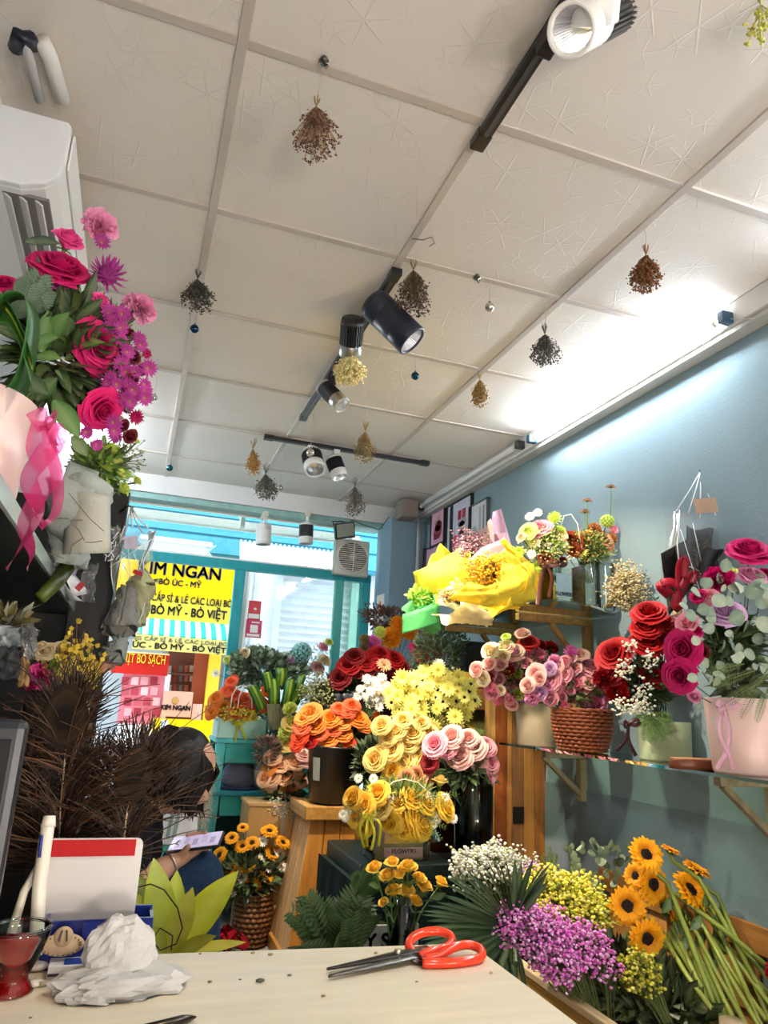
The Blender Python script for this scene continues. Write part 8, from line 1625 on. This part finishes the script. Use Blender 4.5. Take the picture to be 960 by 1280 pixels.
knR = Q(248, 1096, -.02); anR = Vector((Q(258, 1180, -.02).x, PY_+.02, .07)); knL = Q(236, 1096, .18); anL = Vector((knL.x+.02, PY_+.22, .07)); elL = Q(190, 1098, .18); wrL = Q(232, 1074, .06)
hipR, hipL = hip+Vector((.0, -.09, 0)), hip+Vector((.0, .09, 0))
fd = Vector((.72, -.28, -.62)).normalized(); upv = (Vector((0, 0, 1))-fd*fd.z).normalized(); sdv = fd.cross(upv)      # face direction
b = MB()
cap_chain(b, [(hip, .13), (hip.lerp(chest, .5), .12), (chest, .115), (chest.lerp(neck, .6), .075), (neck, .05), (head-fd*.01-upv*.06, .05)], SKIN)
hm = Matrix((sdv, fd, upv)).transposed()
b.sphere(head, .1, SKIN, 20, 14, (.76, .95, 1.1), hm); b.sphere(head+fd*.035-upv*.065, .055, SKIN, 14, 10, (.9, 1, .9), hm)
b.sphere(head+fd*.1-upv*.012, .016, SKIN, 10, 8, (.8, 1.2, 1.5), hm); b.sphere(head+fd*.098-upv*.026, .012, SKIN, 10, 8)   # nose
b.sphere(head+fd*.085-upv*.058, .014, SKIN, 10, 8, (1.5, .8, .6), hm)                                                   # mouth
for s in (-1, 1): b.sphere(head+sdv*(s*.075)-upv*.012, .024, SKIN, 10, 8, (.4, .7, 1.2), hm)                            # ears
for sh, el, wr in ((shR, elR, wrR), (shL, elL, wrL)): cap_chain(b, [(chest.lerp(sh, .6), .06), (sh, .056), (sh.lerp(el, .5), .046), (el, .038), (el.lerp(wr, .4), .037), (wr, .025)], SKIN)
for hp, kn, an in ((hipR, knR, anR), (hipL, knL, anL)): cap_chain(b, [(hp, .10), (hp.lerp(kn, .5), .085), (kn, .06), (kn.lerp(an, .3), .056), (an, .036)], SKIN); cap_chain(b, [(an-Vector((.03, 0, .03)), .036), (an+Vector((.12, -.01, -.045)), .026), (an+Vector((.17, -.01, -.05)), .02)], SKIN)
# hand round the phone: palm, four unequal bent fingers, thumb from its side
ph_c = Q(245, 1053, -.05); ph_ax = (Q(268, 1050, -.07)-Q(220, 1056, -.03)).normalized(); ph_n = Vector((-.35, -.25, .9)); ph_n = (ph_n-ph_ax*ph_n.dot(ph_ax)).normalized(); ph_y = ph_n.cross(ph_ax)
palm = ph_c-ph_n*.022-ph_ax*.018
cap_chain(b, [(wrR, .025), (wrR.lerp(palm, .5), .026)], SKIN); b.sphere(palm-ph_ax*.006, .034, SKIN, 14, 10, (1.15, 1.0, .5), Matrix((ph_ax, ph_y, ph_n)).transposed())
for k, L in enumerate((.030, .034, .032, .026)):
    k0 = palm+ph_ax*(.026-.017*k+.012)+ph_y*.012; s_ = 1
    cap_chain(b, [(k0-ph_n*.004, .0095), (k0+ph_y*L*.8+ph_n*.002, .0088), (k0+ph_y*(L*.95)+ph_n*.020, .008), (k0+ph_y*(L*.62)+ph_n*.032, .0072)], SKIN, 10)
cap_chain(b, [(palm-ph_ax*.03-ph_y*.012, .013), (palm-ph_ax*.016-ph_y*.036+ph_n*.012, .0105), (palm+ph_ax*.008-ph_y*.034+ph_n*.032, .0088)], SKIN, 10)
# other hand resting on the far side
cap_chain(b, [(wrL, .025), (wrL.lerp(hand, .6)+Vector((0, .04, 0)), .026)], SKIN)
for k in range(4): w0 = wrL.lerp(hand, .6)+Vector((.01, .03+.014*k-.02, .0)); cap_chain(b, [(w0, .0095), (w0+Vector((.032, -.006, -.006)), .0088), (w0+Vector((.045, -.02, .008)), .0078)], SKIN, 10)
cap_chain(b, [(wrL.lerp(hand, .5)+Vector((0, .02, .02)), .012), (wrL.lerp(hand, .5)+Vector((.03, .0, .03)), .009)], SKIN, 10)
bo = part('body', b, person, M['skin'] if 'skin' in M else mat('skin', .5, .35, base='C2957A', noise=.08, nscale=20))
def fuse(o, vox, sm=4):
    r = o.modifiers.new('fuse', 'REMESH'); r.mode = 'VOXEL'; r.voxel_size = vox; r.use_smooth_shade = True
    s = o.modifiers.new('smooth', 'SMOOTH'); s.factor = .5; s.iterations = sm
fuse(bo, .0055, 2)
c = MB(); cap_chain(c, [(hip+Vector((0, 0, .03)), .145), (hip.lerp(chest, .5), .135), (chest, .126), (chest.lerp(neck, .5), .085)], SHIRT)
for sh, el in ((shR, elR), (shL, elL)): cap_chain(c, [(chest.lerp(sh, .5), .075), (sh, .070), (sh.lerp(el, .55), .058)], SHIRT)
mat('black_cloth', .85, .1, base='202025', noise=.2, nscale=40, bump=.2, bscale=200); mat('denim', .85, .1, base='263853', noise=.35, nscale=60, bump=.25, bscale=400); mat('dark_hair', .5, .3, noise=.3, nscale=120, stretch=(1, 1, .1))
o = part('top', c, person, M['black_cloth']); fuse(o, .009, 3)
c = MB()
for hp, kn, an in ((hipR, knR, anR), (hipL, knL, anL)): cap_chain(c, [(hip, .135), (hp, .115), (hp.lerp(kn, .5), .098), (kn, .072), (kn.lerp(an, .3), .068), (an+Vector((0, 0, .05)), .054)], JEAN)
o = part('jeans', c, person, M['denim']); fuse(o, .009, 3)
for an in (anR, anL):
    c = MB(); cap_chain(c, [(an+Vector((-.03, 0, -.028)), .042), (an+Vector((.12, -.01, -.042)), .031), (an+Vector((.17, -.01, -.046)), .025)], H('E4E2DE')); o = part('shoe', c, person, M['satin']); fuse(o, .008, 2)
for s in (-1, 1): part('eye', MB().sphere(head+fd*.084+sdv*(s*.032)+upv*.01, .011, H('2A2018'), 10, 8), person, M['gloss']); part('eyebrow', MB().tube([head+fd*.09+sdv*(s*.018)+upv*.03, head+fd*.086+sdv*(s*.034)+upv*.034, head+fd*.075+sdv*(s*.05)+upv*.028], .003, 5, HAIR), person, M['matte'])
part('lips', MB().sphere(head+fd*.095-upv*.059, .008, H('A8605A'), 10, 8, (2.0, .7, .6), hm), person, M['satin'])
h = MB(); h.sphere(head-fd*.022+upv*.012, .100, HAIR, 24, 16, (.84, .92, 1.03), hm)
rnd = random.Random(11); crown = head+upv*.105-fd*.02
for k in range(620):
    a = rnd.uniform(0, 2*PI)
    if abs((a+PI) % (2*PI)-PI) < .22 : a += 1.1*rnd.choice((-1, 1))
    o_ = sdv*math.sin(a)+fd*math.cos(a); q0 = crown+o_*.02; q1 = head+o_*.104+upv*.062-fd*.014; q2 = head+o_*(.112+rnd.uniform(0, .014))-upv*.03-fd*.014; g_ = Vector((0, 0, -1)); L = rnd.uniform(.02, .05) if math.cos(a) > .2 else rnd.uniform(.03, .075)
    q3 = q2+g_*L*.6+o_*rnd.uniform(-.01, .01); q4 = q2+g_*L+o_*rnd.uniform(-.03, .01)+Vector((rnd.uniform(-.01, .01), rnd.uniform(-.01, .01), 0))
    h.tube([q0, q1, q2, q3, q4], [.003, .0042, .0042, .0034, .001], 4, jit(mix(HAIR, H('2E2018'), rnd.random()*.5), .2), cap=False)
part('hair', h, person, M['dark_hair'])
bc = wrR.lerp(elR, .12); part('bracelet', MB().tube([bc+((wrR-elR).normalized().orthogonal().normalized()*math.cos(a)+(wrR-elR).normalized().cross((wrR-elR).normalized().orthogonal().normalized())*math.sin(a))*.031 for a in [i*PI/12 for i in range(25)]], .003, 6, H('D8D4CC')), person, M['metal'])
t = thing('phone', 'dark phone with a lit pale screen held by the seated person', 'phone', ph_c); pm_ = Matrix((ph_ax, ph_y, ph_n)).transposed()
part('case', MB().box(ph_c, (.15, .074, .009), H('2A2830'), pm_), t, M['satin'], bevel=.003, smooth=False); part('screen', MB().box(ph_c+ph_n*.005, (.142, .068, .001), H('C9BEDA'), pm_), t, mat('phone_screen', .2, .5, emit=('B9AECB', .35)), smooth=False)
for k in range(5): part('screen_icon', MB().box(ph_c+ph_n*.0058+ph_ax*(-.05+.025*k)+ph_y*(.01*((k % 2)-.5)), (.014, .03, .0006), H(['6A6274', '8A8098', '55505E', '9A90A8', '6E6880'][k]), pm_), t, M['phone_screen'], smooth=False)
t = thing('stool', 'low dark stool under the seated person', 'stool', (hip.x, hip.y, 0)); zs = hip.z-.155
part('seat', MB().lathe([(.15, zs-.03), (.155, zs-.02), (.155, zs-.004), (.145, zs)], 24, H('5A3E2A'), (hip.x, hip.y, 0)), t, M['wood'])
for k in range(4): a = .785+k*1.5708; part('leg', MB().bar((hip.x+.13*math.cos(a), hip.y+.13*math.sin(a), .003), (hip.x+.10*math.cos(a), hip.y+.10*math.sin(a), zs-.03), .025, .025, H('4A3222')), t, M['wood'], smooth=False)
